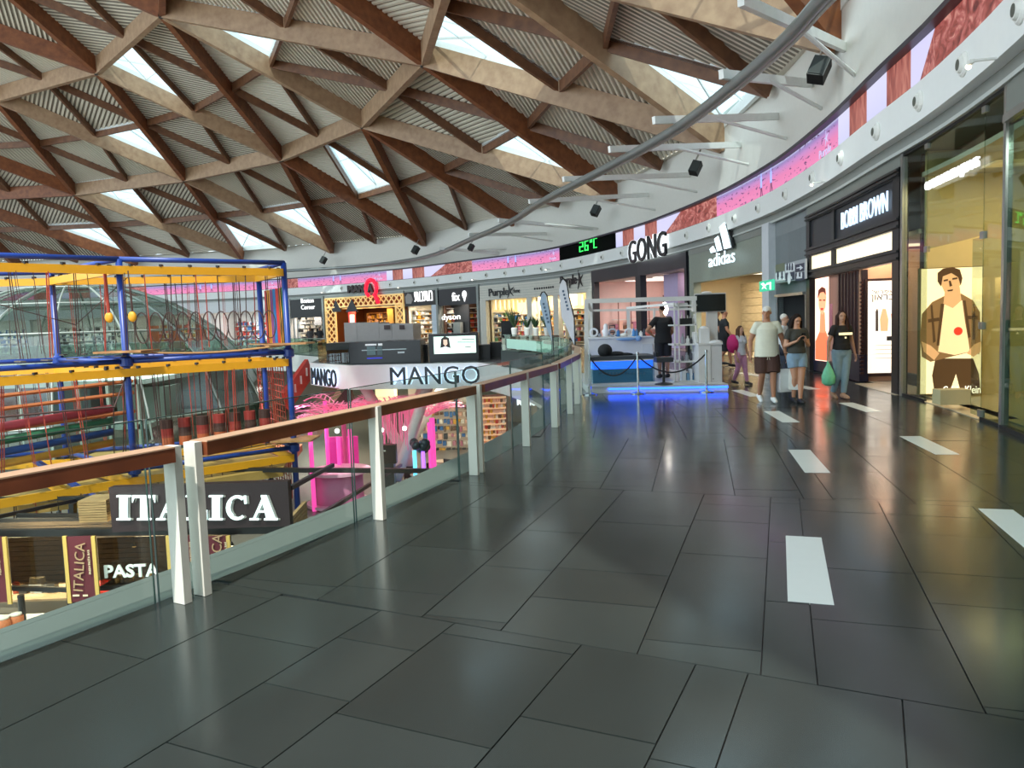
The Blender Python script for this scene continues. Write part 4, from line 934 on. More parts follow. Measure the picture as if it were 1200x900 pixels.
lattice(b + .1, a - .1, zl, 4.2).build('lattice_panel', lt, parent=t, kind='stuff'); lattice(a - 1.3, a - .1, .2, zl).build('lattice_panel', lt, parent=t, kind='stuff'); lattice(b + .1, b + 1.0, .2, zl).build('lattice_panel', lt, parent=t, kind='stuff')
F = Frame(wp(Sx(410), -.1, 0), wax(Sx(410))[0])
for q in ([(390, 366), (395, 351), (402, 365)], [(407, 366), (414, 350), (421, 365)]): m = MB(); F.poly(m, q, .15, .2); m.build('dark_gable', dark, parent=t)
shelves(t, Sx(456), Sx(400), -3.5, .3, 2.8, 5, 41, cols=[1, 3, 9, 4], mt=mat('amber_shelf', '#d8a35a', .5)); fpart(t, 'oven_unit', mat('oven_black', '#1e1512', .3), Sx(470), Sx(452), .1, 2.9, -2.2, -1.8)
fpart(t, 'amber_pillar', mat('amber_pillar', '#b98a3a', .5), Sx(450), Sx(443), .1, 3.1, -1.4, -1.1)
fpart(t, 'red_poster', mat('red_poster', '#c23a3a', .5, emit='#c23a3a', es=.4), Sx(408), Sx(400), 1.6, 3.0, -.9, -.8); fpart(t, 'poster_face', emis('poster_white', '#f4e6e0', .9), Sx(407), Sx(402), 1.8, 2.7, -.8, -.78)
sg = thing('mania_sign', 'black and red letter sign with a red balloon around the last letter', 'sign', wp(Sx(425), .35, 4.4))
wall_text('MANI', (408, 339.5), (430, 337), (420, 334), (420, 343), .34, .12, mat('letter_maroon', '#2a0c0e', .4), sg, bold=.06)
s, z = whit(435, 338, .34); X, N = wax(s); O = wp(s, .36, z); m = MB()
m.tube([O + X * .72 * math.cos(a_) * .9 + Vector((0, 0, .75 * math.sin(a_))) for a_ in [R_(-60 + 30 * i) for i in range(11)]], .16, 6); m.bar(O + X * .4 + Vector((0, 0, -.5)), O + X * .8 + Vector((0, 0, -1.3)), .25, .25); m.build('sign_balloon', emis('sign_red', '#e01c38', 1.0), parent=sg, smooth=True)
text_mb('A', O + Vector((0, 0, .05)), X, (0, 0, 1), h=.75, w=.7, depth=.15, bold=.06).build('sign_letters', mat('letter_maroon', '#2a0c0e'), parent=sg)
# ---- 10 shoe shop with black header
t, a, b = black_shop('white shoe shop with black header and white script sign', 341, 380, '#131314', '#e8ecf0', 51, es=3.0, zb=Zx(360, 372), cols=[5, 6, 1])
wall_text('Boston\nCorner', (353, 357), (369, 355), (361, 350), (361, 363), .06, .05, emis('sign_white', '#ffffff', .8), t)
fpart(t, 'poster_face', mat('poster_grey', '#8f8f92', .5), Sx(366), Sx(358), 1.9, 3.0, -1.2, -1.1); fpart(t, 'orange_rack', mat('rack_orange', '#c08a5a', .5), Sx(377), Sx(370), .2, 2.6, -1.2, -1.0)
# ---- further shops seen past the rope course
for i, (lab, w, hc, wc, cl) in enumerate((('white fronted shop seen through the right bay of the rope course', 9, '#d9dadb', '#f2f2ee', [5, 0, 2]), ('white and orange shop beyond the rope course', 9, '#d5d6d8', '#f0ede6', [0, 3, 5]), ('pale shop far behind the glass dome', 10, '#c9cccd', '#e6e8e4', [1, 5, 6]), ('pale grey shop at the far left of the ring', 12, '#c4c8c8', '#dfe2de', [1, 5, 2]))):
    s0 = (Sx(340) if i == 0 else s1); s1 = s0 + w
    t, a, b = shop_box(lab, 0, 0, wc, 3.0, depth=4, sL=s1, sR=s0, h=3.6, ceilc='#ffffff'); fpart(t, 'header_panel', mat('far_header_%d' % i, hc, .5), s0, s1, 3.4, 4.44, -.3, .03); shelves(t, s0 + .4, s1 - .4, -3.7, .1, 2.6, 5, 60 + i, cols=cl)
    if i == 1:
        for k in range(3): fpart(t, 'orange_panel', mat('orange_panel', '#e8692c', .5), s0 + 1 + 2.6 * k, s0 + 2.0 + 2.6 * k, .1, 2.4, -.6, -.5)
    fpart(t, 'pier', mat('pier_white', '#dcdcda', .5), s0, s0 + .4, .002, 3.4, -.3, .05)
# plain closing wall behind all shops (keeps daylight out between them)
mb = MB(); wbox(mb, 0, WS[-1], -.1, 4.6, -8.0, -7.8, step=3); struct('wall_back', mb, greyp)
mb = MB(); wbox(mb, 0, WS[-1], 4.46, 4.6, -8.0, -.05, step=2); struct('ceiling_shops', mb, greyp)
mb = MB(); wbox(mb, 0, WS[-1], -.2, -.001, -8.0, -.0, step=2); mb.build('shop_subfloor', far_floor, parent=floor)
# plain wall beyond the picture's right edge
mb = MB(); wbox(mb, 0, s_pole - 5.2, 0, 4.46, -.3, 0, step=2); struct('wall_right', mb, mat('brushed_panel', '#8f958f'))
# ================================================================ BALUSTRADE
bal_glass = glass('balustrade_glass', '#e9f1ed', 1.3, .02); postm = mat('post_white', '#e0ddd3', .45, var=.03); railw = wood('rail_wood', '#6b3620', '#8a4a2c', .35, (1, 1, 1))
edgeg = mat('glass_edge', '#2f4a44', .2)
st_ang = [-34.8, -31.2, -27.5, -23.95, -20.38, -17.15, -13.9, -11.05, -8.2, -5.3, -2.4, .6, 3.6, 6.8, 10, 13.2, 16.4, 19.6]
balu = thing('balustrade', 'long glass balustrade with white posts and brown timber handrail along the gallery edge', 'railing', ring(31.95, -20).to_3d())
def post(R, a, par):
    p = ring(R, a); e = Vector((math.cos(R_(a)), math.sin(R_(a)), 0)); t = Vector((-e.y, e.x, 0)); m = MB()
    m.box((p.x, p.y, .4875), (.10, .055, .969), e, t); return m.build('post', postm, parent=par)
for i, a in enumerate(st_ang):
    if i % 2 == 0:
        for d in (-.135, .135): post(32.02, a + d, balu)
    else: post(32.02, a, balu)
for i in range(len(st_ang) - 1):
    a0, a1 = st_ang[i], st_ang[i + 1]; p, q = ring(31.87, a0 + .02 - .25), ring(31.87, a1 - .02 - .25)
    d = (q - p).normalized(); nn = Vector((d.y, -d.x, 0)); dd = Vector((d.x, d.y, 0)); L_ = (q - p).length; mid = (p + q) / 2
    m = MB(); m.box((mid.x, mid.y, .435), (L_ - .01, .012, 1.39), dd, nn * -1); m.build('glass_pane', bal_glass, parent=balu)
    m = MB()
    for e_ in (-1, 1): c = mid.to_3d() + dd * (e_ * (L_ / 2 - .003)); m.box((c.x, c.y, .435), (.004, .013, 1.39), dd, nn * -1)
    m.box((mid.x, mid.y, 1.133), (L_ - .01, .013, .006), dd, nn * -1)
    m.build('pane_edge', edgeg, parent=balu)
for i in range(0, len(st_ang) - 2, 2):
    p, q = ring(32.03, st_ang[i] + .2), ring(32.03, st_ang[i + 2] - .2); p1 = Vector((p.x, p.y, .925)); q1 = Vector((q.x, q.y, .925))
    m = MB(); m.bar(p1, q1, .14, .085); m.build('handrail', railw, parent=balu)
    m = MB(); m.bar(p1 + Vector((0, 0, .046)), q1 + Vector((0, 0, .046)), .145, .008); m.build('handrail_cap', mat('rail_cap', '#c9a184', .35), parent=balu)
# glass guard on the platform and the far edge
far_g = thing('far_balustrade', 'pale green glass guard along the far gallery edge behind the kiosks', 'railing', (-10, 42, 0)); fg_m = glass('far_guard_glass', '#cfe6dc', 1.4, .05)
FE = [Vector(p) for p in ((-9.25, 36.9), (-10.3, 43.1), (-13.9, 49.3), (-22, 54.4), (-34, 57.4), (-50, 56.4), (-66, 50.4))]
for i in range(len(FE) - 1):
    n = max(1, int((FE[i + 1] - FE[i]).length / 2.4))
    for k in range(n):
        p, q = FE[i].lerp(FE[i + 1], k / n), FE[i].lerp(FE[i + 1], (k + 1) / n - .01); m = MB(); m.bar((p.x, p.y, .45), (q.x, q.y, .45), .02, 1.1); m.build('glass_pane', fg_m, parent=far_g)
        m = MB(); m.bar((p.x, p.y, 1.02), (q.x, q.y, 1.02), .05, .04); m.build('handrail', steel, parent=far_g)
# ================================================================ PLATFORM WITH LETTERS (MANGO)
A0, B0, C0 = Vector((-9.49, 36.5, 0)), Vector((-7.03, 32.9, 0)), Vector((-1.37, 31.47, 0))
halo = emis('halo_blue', '#cfe4ff', .85); navy = mat('letter_navy', '#15202c', .35)
sg = thing('mango_sign', 'dark letters with glowing halo on the long white platform edge', 'sign', (-4, 32.2, -.9))
X = (C0 - B0).normalized(); F = Frame(B0 - Vector((-X.y, X.x, 0)) * .1, X)
F.text('MANGO', 459, 429, 564, 450, depth=.04, n=.08, bold=.035).build('sign_halo', halo, parent=sg); F.text('MANGO', 459, 429, 564, 450, depth=.06, n=.13).build('sign_letters', navy, parent=sg)
sg = thing('mango_sign', 'second set of haloed letters on the short slanted left face of the platform', 'sign', (-8.2, 34.6, -.9))
X = (B0 - A0).normalized(); F = Frame(A0 - Vector((-X.y, X.x, 0)) * .1, X)
F.text('MANGO', 368, 432, 397, 452, depth=.04, n=.03, bold=.035).build('sign_halo', halo, parent=sg); F.text('MANGO', 368, 432, 397, 452, depth=.06, n=.09).build('sign_letters', navy, parent=sg)
# kiosks on the platform
def pbox(m, x0, x1, y0, y1, D, th, mi=0):
    """real box whose front face at depth D covers the given picture rectangle"""
    c = P((x0 + x1) / 2, (y0 + y1) / 2, D); s = D / FPX * 1.003; m.box((c.x, D + th / 2, c.z), ((x1 - x0) * s, th, (y1 - y0) * s), m=mi); return m
def pbox0(m, x0, x1, y0, D, th, mi=0, z0=0.003):
    """the same, standing on the floor"""
    c = P((x0 + x1) / 2, y0, D); s = D / FPX * 1.003; m.box((c.x, D + th / 2, (c.z + z0) / 2), ((x1 - x0) * s, th, c.z - z0), m=mi); return m
def part(t, name, mt, *rects, fn=pbox, D=30, th=.1):
    m = MB()
    for r in rects: fn(m, *r, D, th)
    return m.build(name, mt, parent=t)
bk = mat('kiosk_black', '#14171b', .25)
t = thing('black_kiosk', 'low black kiosk with faint printed lines standing on the white platform', 'kiosk', P(450, 426, 33.6) * 1.0)
WO[t.name].z = 0; t.location.z = 0
m = MB(); pbox0(m, 409, 492, 400, 33.4, 2.2); m.build('body', bk, parent=t)
for (x0, x1, y0, y1, c) in ((428, 441, 403, 405, '#d8dde0'), (443, 448, 402.5, 405, '#d8dde0'), (424, 476, 409.3, 410.3, '#9fb0b4'), (430, 448, 419, 420.4, '#3a3fd8'), (466, 474, 412, 414, '#9aa4a8'), (430, 440, 406, 416, '#4c6468'), (442, 448, 406, 416, '#3d5054')):
    m = MB(); pbox(m, x0, x1, y0, y1, 33.36, .03); m.build('print_line', mat('kiosk_print_' + c, c, .4, emit=c, es=.3), parent=t)
m = MB(); pbox0(m, 382, 409, 402, 35.5, 2.0); m.build('side_body', mat('kiosk_dark_green', '#2a3230', .3), parent=t)
kg = glass('kiosk_glass', '#b9c4c2', 1.5, .08); m = MB(); pbox0(m, 383, 408, 410, 34.6, .04); m.build('glass_pane', kg, parent=t); 
t = thing('grey_cabinet_kiosk', 'long light grey panelled kiosk body behind the black kiosk', 'kiosk', (P(440, 400, 39).x, 39, 0)); gk = mat('kiosk_grey', '#a9a4a2', .5)
xs = [403, 418, 444, 459, 484]
for i in range(4): m = MB(); pbox0(m, xs[i], xs[i + 1] - .4, 378 if i < 2 else 379, 39, 3.5); m.build('panel', gk, parent=t)
for x0, x1 in ((450, 457), (468, 474)): m = MB(); pbox(m, x0, x1, 381, 386, 38.95, .04); m.build('drawn_emblem', mat('kiosk_print_dark', '#4a3b3c', .5), parent=t)
t = thing('advert_kiosk', 'black kiosk with landscape lit advert of a woman and thin text', 'kiosk', (P(530, 420, 33.6).x, 33.6, 0))
m = MB(); pbox0(m, 502, 560, 391, 33.6, 1.6); m.build('body', bk, parent=t)
m = MB(); pbox(m, 508.5, 557.5, 394, 414, 33.56, .04); m.build('screen', emis('advert_mint', '#d2efe2', .95), parent=t)
Fk = yframe(33.55); ik2 = mat('advert_ink', '#4d5a58', .5)
def fp(name, pts, mt, k=0, FF=None, par=None):
    m = MB(); (FF or Fk).poly(m, pts, .002 + k * .006, .007 + k * .006); return m.build(name, mt, parent=par or t)
fp('print_hair', [(516, 408), (517, 397), (521, 394), (526, 396), (528, 408)], mat('advert_hair', '#3c3230', .5)); fp('print_face', [(519.5, 398), (524, 398), (524.5, 403), (522, 406), (519.5, 403)], mat('advert_skin', '#e5c7b0', .5, emit='#e5c7b0', es=.5), 1); fp('print_dress', [(514, 413.5), (516, 408), (522, 406), (528, 408), (533, 413.5)], mat('advert_white', '#f4fbf8', .5, emit='#f4fbf8', es=.8), 1)
for (x0, x1, y) in ((541, 556, 397), (536, 556, 400.5), (545, 552, 406)): fp('print_line', [(x0, y), (x1, y), (x1, y + .8), (x0, y + .8)], ik2)
for (lab, x0, x1, y0, D, th, mt) in (('dark low cabinet right of the lit advert kiosk', 562, 574, 404, 34.5, 1.2, bk), ('dark cabinet left of the lit advert kiosk', 493, 501, 404, 35, 1, bk), ('tall dark screen back standing before the homeware shop', 587, 602, 376, 38, .4, bk), ('long black counter behind the curved pale green glass', 574, 592, 401, 36, 1, bk)):
    m = MB(); pbox0(m, x0, x1, y0, D, th); tag(m.build('cabinet', mt), lab, 'cabinet')
# ring counter with pale green glass at the platform corner
t = thing('glass_counter', 'curved kiosk counter of pale green frosted glass behind the handrail', 'counter', (P(620, 410, 24.5).x, 24.5, 0)); pg = mat('frosted_green', '#a9d3c2', .3, emit='#a9d3c2', es=.12)
L_ = [((594, 397), 28), ((615, 398.5), 26.5), ((636, 400.5), 25), ((656, 403), 23.5), ((662, 405), 23)]
for i in range(4):
    (a_, b_), D0 = L_[i]; (c_, d_), D1 = L_[i + 1]; p, q = P(a_, b_, D0), P(c_, d_, D1)
    m = MB(); m.bar(p - Vector((0, 0, .17)), q - Vector((0, 0, .17)), .03, .34); m.build('frosted_pane', pg, parent=t)
    m = MB(); h_ = (p.z + q.z) / 2 - .4; m.bar((p.x, p.y + .1, h_ / 2), (q.x, q.y + .1, h_ / 2), .5, h_); m.build('counter_body', mat('counter_dark', '#2a3a36', .35), parent=t)
m = MB(); pbox0(m, 596, 655, 394, 30, .8); tag(m.build('wood_counter', mat('brown_counter', '#5e4a3c', .5)), 'long brown counter with plants behind the green glass', 'counter')
leafm = mat('leaf_green', '#3f5a3a', .6, var=.3, scale=20); potw = mat('pot_white', '#e4e2dc', .4)
rr = random.Random(3)
for i, (x, yb, D, h_, lab) in enumerate(((603, 394, 30.2, .9, 'white vase with dark leafy plant beside the tall dark screen'), (618, 394, 30.2, .5, 'small bushy plant on the brown counter'), (628, 394, 30.3, .6, 'dark leafy plant in the middle of the brown counter'), (641, 394, 30.2, .7, 'spiky plant toward the right end of the brown counter'))):
    b_ = P(x, yb, D); t = thing('potted_plant', lab, 'plant', b_)
    m = MB(); m.lathe(b_, [(.09, 0), (.13, .3), (.1, .34)], 12); m.build('pot', potw, parent=t)
    m = MB()
    for k in range(26):
        a_ = rr.uniform(0, 2 * PI); l_ = h_ * rr.uniform(.5, 1); tip = b_ + Vector((math.cos(a_) * l_ * .5, math.sin(a_) * l_ * .5, .3 + l_)); mid = b_.lerp(tip, .5) + Vector((0, 0, .1)); w_ = Vector((-math.sin(a_), math.cos(a_), 0)) * .04
        m.add([b_ + Vector((0, 0, .3)), mid - w_, tip, mid + w_], [(0, 1, 2, 3)])
    m.build('leaves', leafm, parent=t, kind='stuff')
# feather flags
for lab, x, yt, yb, lean, D, c in (('shorter pale blue feather flag left of the kiosk', 637, 343, 400, 10, 21, '#9fb4c6'), ('taller white feather flag next to the kiosk frame', 660, 328, 405, 13, 20, '#d6d8de')):
    base = P(x + lean + 2, yb + 12, D); base.z = .003; t = thing('feather_flag', lab, 'flag', base); F = yframe(D)
    cl = mat('flag_' + c, c, .6); pts = [(x + lean, yb), (x + lean - 6, yb - 14), (x - 2, yb - 34), (x - 5, yt + 12), (x - 3, yt + 2), (x, yt - .5), (x + 3, yt + 3), (x + 6, yt + 18), (x + lean - 1, yt + 45)]
    m = MB(); F.poly(m, pts, 0, .01); m.build('cloth', cl, parent=t)
    pl_ = [F.pt(*F.pixel(*q), .005) for q in ((x - 4, yt + 4), (x - 2, yt - .5), (x + 1, yt - 1), (x + 4, yt + 3), (x + 7, yt + 20), (x + lean, yt + 45), (x + lean + 1, yb))]; m = MB(); m.tube(pl_ + [Vector((pl_[-1].x + .02, D, .05))], .02, 6); m.build('pole', black, parent=t)
    m = MB()
    for k in range(6): 
        yy = yt + 12 + k * 4.2; xx = x + k * 1.1; F.rect(m, xx - 1.2, yy, xx + 1.2, yy + 2.6, .01, .014)
    m.build('flag_marks', mat('flag_ink', '#4c6078', .6), parent=t); m = MB(); m.lathe(base, [(.25, 0), (.25, .04), (.03, .06)], 14); m.build('base', black, parent=t)

# ================================================================ FISH-TANK KIOSK
KZ = .16; u = Vector((.9965, -.084, 0)); kw = mat('kiosk_white', '#d6d5d4', .4)
platL = atz(688, 461, 0)
plat = thing('kiosk_platform', 'low white platform with glowing blue strip along its front edge', 'platform', platL)
p0 = atz(689, 461.5, 0); p1 = atz(853, 458.5, 0); back = Vector((.05, 4.2, 0)); q = [p0, p1, p1 + back, p0 + back]
m = MB(); m.prism([(p.x, p.y) for p in q], .003, KZ); m.build('deck', kw, parent=plat)
blue = emis('blue_led', '#1f4dff', 5); a_, b_ = p0.lerp(p1, .15), p1; m = MB(); o = Vector((0, -.02, .1)); m.bar(a_ + o, b_ + o, .03, .045); m.build('led_strip', blue, parent=plat)
m = MB(); m.bar(p0 + Vector((0, -.01, KZ - .02)), p1 + Vector((0, -.01, KZ - .02)), .05, .04); m.build('deck_edge', mat('kiosk_edge', '#b5b6ba', .4), parent=plat)
# tank
D = 17.2
t = thing('fish_tank', 'long glass tank with blue lit water under a dark padded lid', 'tank', P(730, 449, D)); zb_ = KZ
def kb(name, mt, x0, x1, y0, y1, D, th, tt=None): m = MB(); pbox(m, x0, x1, y0, y1, D, th); return m.build(name, mt, parent=tt if tt is not None else t)
kb('body', mat('tank_water', '#3f6a78', .15, emit='#3f7488', es=.25), 695, 765, 432, 448, D + .03, .9); kb('water_light', emis('tank_blue', '#2f6cff', 1.6), 696, 765, 423, 432, D + .04, .85)
kb('glass_front', glass('tank_glass', '#cfe2ee', 1.4, .04), 694, 767, 422, 449, D, .015); kb('lid', mat('lid_dark', '#3b4048', .4), 693, 768, 417.5, 421.5, D - .02, 1.0)
kb('tank_rim', kw, 693, 768, 421.5, 423, D - .01, .95); kb('tank_base', kw, 690, 770, 448.5, 451, D - .02, 1.0)
for i in range(14): 
    m = MB(); pbox(m, 702 + i * 4, 704 + i * 4, 436.5, 439, D - .012, .008); m.build('tank_letter', mat('tank_letter', '#2a4f66', .4), parent=t)
m = MB(); c = P(709, 411, D + .5); m.ball(c, (.17, .2, .16)); m.ball(c + Vector((.25, 0, -.08)), (.2, .15, .06)); m.ball(c + Vector((.45, 0, -.1)), (.2, .12, .04)); tag(m.build('black_cushion', mat('fabric_black', '#1c1e22', .8), smooth=True), 'black folded cushion lying on the tank lid', 'cushion')
# rear counter
t = thing('white_counter', 'long white counter behind the fish tank carrying bottles and gadgets', 'counter', P(740, 430, 19.4)); D = 19.2
m = MB(); pbox0(m, 690, 775, 396, D, .7, z0=KZ); m.build('body', kw, parent=t); kb('worktop', mat('worktop', '#e2e1e0', .3), 688, 777, 394.5, 396.2, D - .05, .8); kb('towel', mat('towel', '#c9ccd0', .8), 753, 765, 403, 419, D - .04, .03)
cols = ['#dfe2e6', '#b8bcc4', '#e8e8ea', '#3a7ab8', '#dfe2e6', '#4a8fd0', '#3f78b0', '#2c3444', '#d86a5a', '#e4e4e4', '#8f949c', '#f0efe9']
labs = ['white ring gadget at the left end of the counter', 'grey ring gadget second from the left on the counter', 'small white figurine on the counter', 'blue bottle left of the counter middle', 'white gadget beside the blue bottle', 'light blue bottle right of the counter middle', 'second blue bottle in the right-hand group on the counter', 'dark blue bottle right in the counter group', 'salmon coloured pouch at the right of the counter', 'white cup beside the dark bottle', 'grey tin in front of the white figurine', 'pale box near the attendant on the counter']
for i, x in enumerate((696, 718, 710, 724.5, 737, 742.5, 746, 755, 760, 751, 703, 731)):
    c = P(x, 394.3, D + .1); h_ = (.16, .16, .32, .17, .12, .2, .18, .2, .17, .14, .08, .09)[i]; m = MB()
    if i in (0, 1, 4): m.tube([c + Vector((.09 * math.cos(a_), 0, .1 + .09 * math.sin(a_))) for a_ in [2 * PI * k / 12 for k in range(12)]], .028, 6, closed=True)
    elif i == 2: m.lathe(c, [(.08, 0), (.07, .05), (.1, .14), (.05, .2), (.06, .26), (.03, h_)], 12)
    elif i in (8, 11): m.ball(c + Vector((0, 0, h_ / 2)), (.1, .08, h_ / 2))
    else: m.lathe(c, [(.04, 0), (.045, .02), (.045, h_ * .7), (.02, h_ * .8), (.02, h_)], 12)
    tag(m.build(('ring_gadget', 'figurine', 'bottle', 'pouch', 'cup')[0 if i in (0, 1, 4) else 1 if i == 2 else 3 if i in (8, 11) else 2], mat('counter_item_' + cols[i], cols[i], .35), smooth=True), labs[i], ('gadget' if i in (0, 1, 4) else 'figurine' if i == 2 else 'bottle' if i not in (8, 11) else 'pouch'))
m = MB(); c0, c1 = P(722, 398, D - .1), P(748, 396.5, D - .1); m.ball(c0.lerp(c1, .5), (.28, .05, .04)); m.ball(c1, (.08, .05, .07)); tag(m.build('blue_cloth', mat('cloth_blue', '#7fa3cf', .8), smooth=True), 'blue cloth hanging over the counter front', 'cloth')
m = MB(); pbox(m, 714, 721, 381, 390, D + .3, .03); pbox(m, 715, 720, 382, 389, D + .28, .03, 1); tag(m.build('picture_frame', [black, mat('frame_paper', '#d9a090', .5)]), 'small dark picture frame standing on the counter', 'frame')
# tubular frame
t = thing('overhead_rack', 'white tubular frame of posts and overhead rails around the fish-tank kiosk', 'frame', P(700, 450, 17))
def pt_(x, y, D): return P(x, y, D)
fr_m = mat('frame_white', '#d3d3d0', .4)
for a_, b_, r_, nm in (((687, 352, 17), (687, 450, 17), .05, 'post'), ((693, 355, 20.0), (693, 440, 20), .035, 'post'), ((686, 353, 17), (816, 349.5, 17), .06, 'rail'), ((690, 364, 20), (812, 362, 20), .035, 'rail'), ((736, 361, 19.6), (737, 392, 19.6), .045, 'post'), ((735, 361, 19.6), (790, 356, 17.6), .035, 'rail'), ((767, 361, 18.5), (766, 383, 18.5), .03, 'post'), ((813, 350, 17), (813, 365, 17), .05, 'post'), ((687, 352.5, 17), (693, 364, 20), .04, 'rail')):
    m = MB(); m.bar(pt_(*a_), pt_(*b_), r_ * 1.6, r_ * 1.6); m.build(nm, fr_m, parent=t)
m = MB(); m.ball(P(779, 362, 18.3), (.08, .08, .16)); m.build('bulb', emis('bulb_white', '#fff6e8', 8), parent=t); 
# shelf tower
t = thing('wire_shelf_tower', 'white open shelf tower packed with gadgets beside the attendant', 'shelf', P(805, 450, 17.0)); D = 17.0
for x in (791, 796, 816): kb('upright', fr_m, x - .7, x + .7, 355, 449, D, .04)
for x in (791, 816): kb('upright', fr_m, x - .7, x + .7, 356, 447, D + .6, .04)
for y in (358, 381, 404, 424, 447): kb('shelf', fr_m, 790, 817, y - .8, y + .8, D, .65)
rr = random.Random(8); lv = [(381, ['#8f9094', '#c9c9c6', '#2c2e34', '#d8d6d0']), (404, ['#3a3a40', '#e6e6e4', '#9a9ca4', '#dddddb']), (424, ['#2c2e34', '#4a4c52', '#e6e6e4', '#8f9094']), (447, ['#4f86b8', '#d0d6dc', '#6f94b0', '#2c2e34', '#dfe2e4'])]
for y, cs in lv:
    x = 797.5
    while x < 814:
        w_ = rr.uniform(3, 6); h_ = rr.uniform(6, 15); c_ = rr.choice(cs); m = MB(); c = P(x + w_ / 2, y - 1, D + .2); s_ = D / FPX
        if rr.random() < .5: m.lathe(c, [(w_ * s_ * .4, 0), (w_ * s_ * .42, h_ * s_ * .6), (w_ * s_ * .2, h_ * s_ * .75), (w_ * s_ * .2, h_ * s_)], 10)
        else: m.box(c + Vector((0, 0, h_ * s_ / 2)), (w_ * s_ * .85, .2, h_ * s_))
        m.build('gadget', mat('gadget_' + c_, c_, .4), parent=t); x += w_
kb('top_box', mat('gadget_box', '#c2c4c4', .5), 793, 806, 355, 361, D + .1, .35); kb('dark_screen', black, 797, 811, 373, 381, D + .1, .1)
# cabinet, column and television
t = thing('white_cabinet', 'tall plain white cabinet at the right end of the kiosk', 'cabinet', P(832, 450, 16.8)); D = 16.7
kb('body', kw, 819, 833, 404, 451.5, D, .6); kb('body', mat('kiosk_white2', '#cfced0', .4), 833.3, 846, 403, 450.5, D + .02, .6); kb('worktop', kw, 818, 847, 402, 404, D - .02, .7); kb('keyhole', black, 835.5, 836.5, 443.5, 444.5, D + .01, .01)
m = MB(); c = P(825, 402, D + .3); m.box(c + Vector((0, 0, .16)), (.2, .2, .32)); m.ball(c + Vector((0, 0, .32)), (.1, .1, .06)); tag(m.build('white_dispenser', kw), 'rounded white dispenser standing on the white cabinet', 'appliance')
m = MB(); c = P(839, 401, D + .2); m.ball(c, (.15, .12, .05)); tag(m.build('white_bowl', kw, smooth=True), 'white bowl-like gadget on the right end of the cabinet', 'bowl')
t = thing('wall_television', 'switched-off black television on a white column over the kiosk cabinet', 'television', P(832, 404, 17.4)); D = 17.2
kb('column', kw, 829, 841, 362, 404, D + .1, .12); kb('screen', mat('tv_black', '#0a0a0c', .15), 815, 850, 345, 364.5, D, .05); kb('bezel', mat('bezel_silver', '#b9babd', .35), 814, 851, 343.5, 365.5, D + .03, .04); m = MB(); m.ball(P(828, 343, D + .05), (.12, .05, .03)); m.build('cable_loop', kw, parent=t)
# stool
c = P(778, 452, 16.6); c.z = KZ; t = thing('bar_stool', 'black bar stool with square seat and round foot', 'stool', c)
m = MB(); m.box(c + Vector((0, 0, .54)), (.36, .36, .1)); m.build('seat', mat('stool_grey', '#2f3238', .5), parent=t); m = MB(); m.lathe(c + Vector((0, 0, .02)), [(.03, 0), (.03, .48)], 10); m.build('stem', black, parent=t); m = MB(); m.lathe(c, [(.2, 0), (.19, .02), (.04, .05)], 18); m.build('foot', black, parent=t)
m = MB(); m.box(c + Vector((-.16, 0, .66)), (.06, .3, .1)); m.build('backrest', black, parent=t)
# stanchions
SP = [atz(692, 462.5, 0), atz(748, 461.5, 0), atz(828, 459.5, 0)]
chrome = mat('chrome', '#c4c8cc', .15, 1.0)
t0 = None
for i, p in enumerate(SP):
    lab = ('leftmost chrome rope stanchion by the balustrade end', 'middle chrome rope stanchion in front of the fish tank', 'right chrome rope stanchion before the white cabinet')[i]
    if t0 is None:
        t0 = thing('rope_stanchion', lab, 'stanchion', p, group='rope stanchions before the kiosk')
        m = MB(); m.lathe(p + Vector((0, 0, .002)), [(.16, 0), (.16, .02), (.05, .05)], 20); m.build('base', chrome, parent=t0, smooth=False)
        m = MB(); m.lathe(p, [(.025, .04), (.025, .84), (.035, .845), (.035, .87), (.02, .9)], 12); m.build('pole', chrome, parent=t0)
    else: dup(t0, p, label=lab)
for i in range(2):
    a_, b_ = SP[i] + Vector((0, 0, .82)), SP[i + 1] + Vector((0, 0, .82)); sag = .42 if i == 0 else .38
    pts = [a_.lerp(b_, k / 16) - Vector((0, 0, sag * 4 * (k / 16) * (1 - k / 16))) for k in range(17)]
    m = MB(); m.tube(pts, .018, 6); tag(m.build('barrier_rope', mat('rope_black', '#141418', .6), smooth=True), ('black rope hanging between the left and middle stanchions', 'black rope hanging between the middle and right stanchions')[i], 'rope')

# ================================================================ LIGHT PIPE RING AND BRACKETS, SPEAKERS
pts2 = [(1.0, -1.5), (3.4, 3), (4.7, 7.5), (5.3, 11)] + [tuple(atz(x, y, 6.8)[:2]) for x, y in ((960, 2), (923, 43), (867, 93), (800, 145), (745, 178), (690, 207), (633, 237), (597, 260), (552, 280), (499, 301))] + [(-12.2, 66.5), (-19, 69), (-30, 71.5), (-45, 72), (-58, 69)]
pc = catmull([Vector(p) for p in pts2], 5)
rp_ = thing('light_pipe', 'thick grey steel pipe sweeping in a long curve below the roof edge', 'pipe', (4, 20, 6.8))
m = MB(); m.tube([(p.x, p.y, 6.8) for p in pc], .13, 10); m.build('pipe', mat('pipe_steel', '#8f9492', .35, .5), parent=rp_, smooth=True); m = MB(); m.tube([(p.x + .12, p.y + .05, 6.72) for p in pc], .05, 6); m.build('cable_conduit', mat('conduit', '#b9bcba', .5), parent=rp_, smooth=True)
brw = mat('bracket_white', '#e6e7e3', .45)
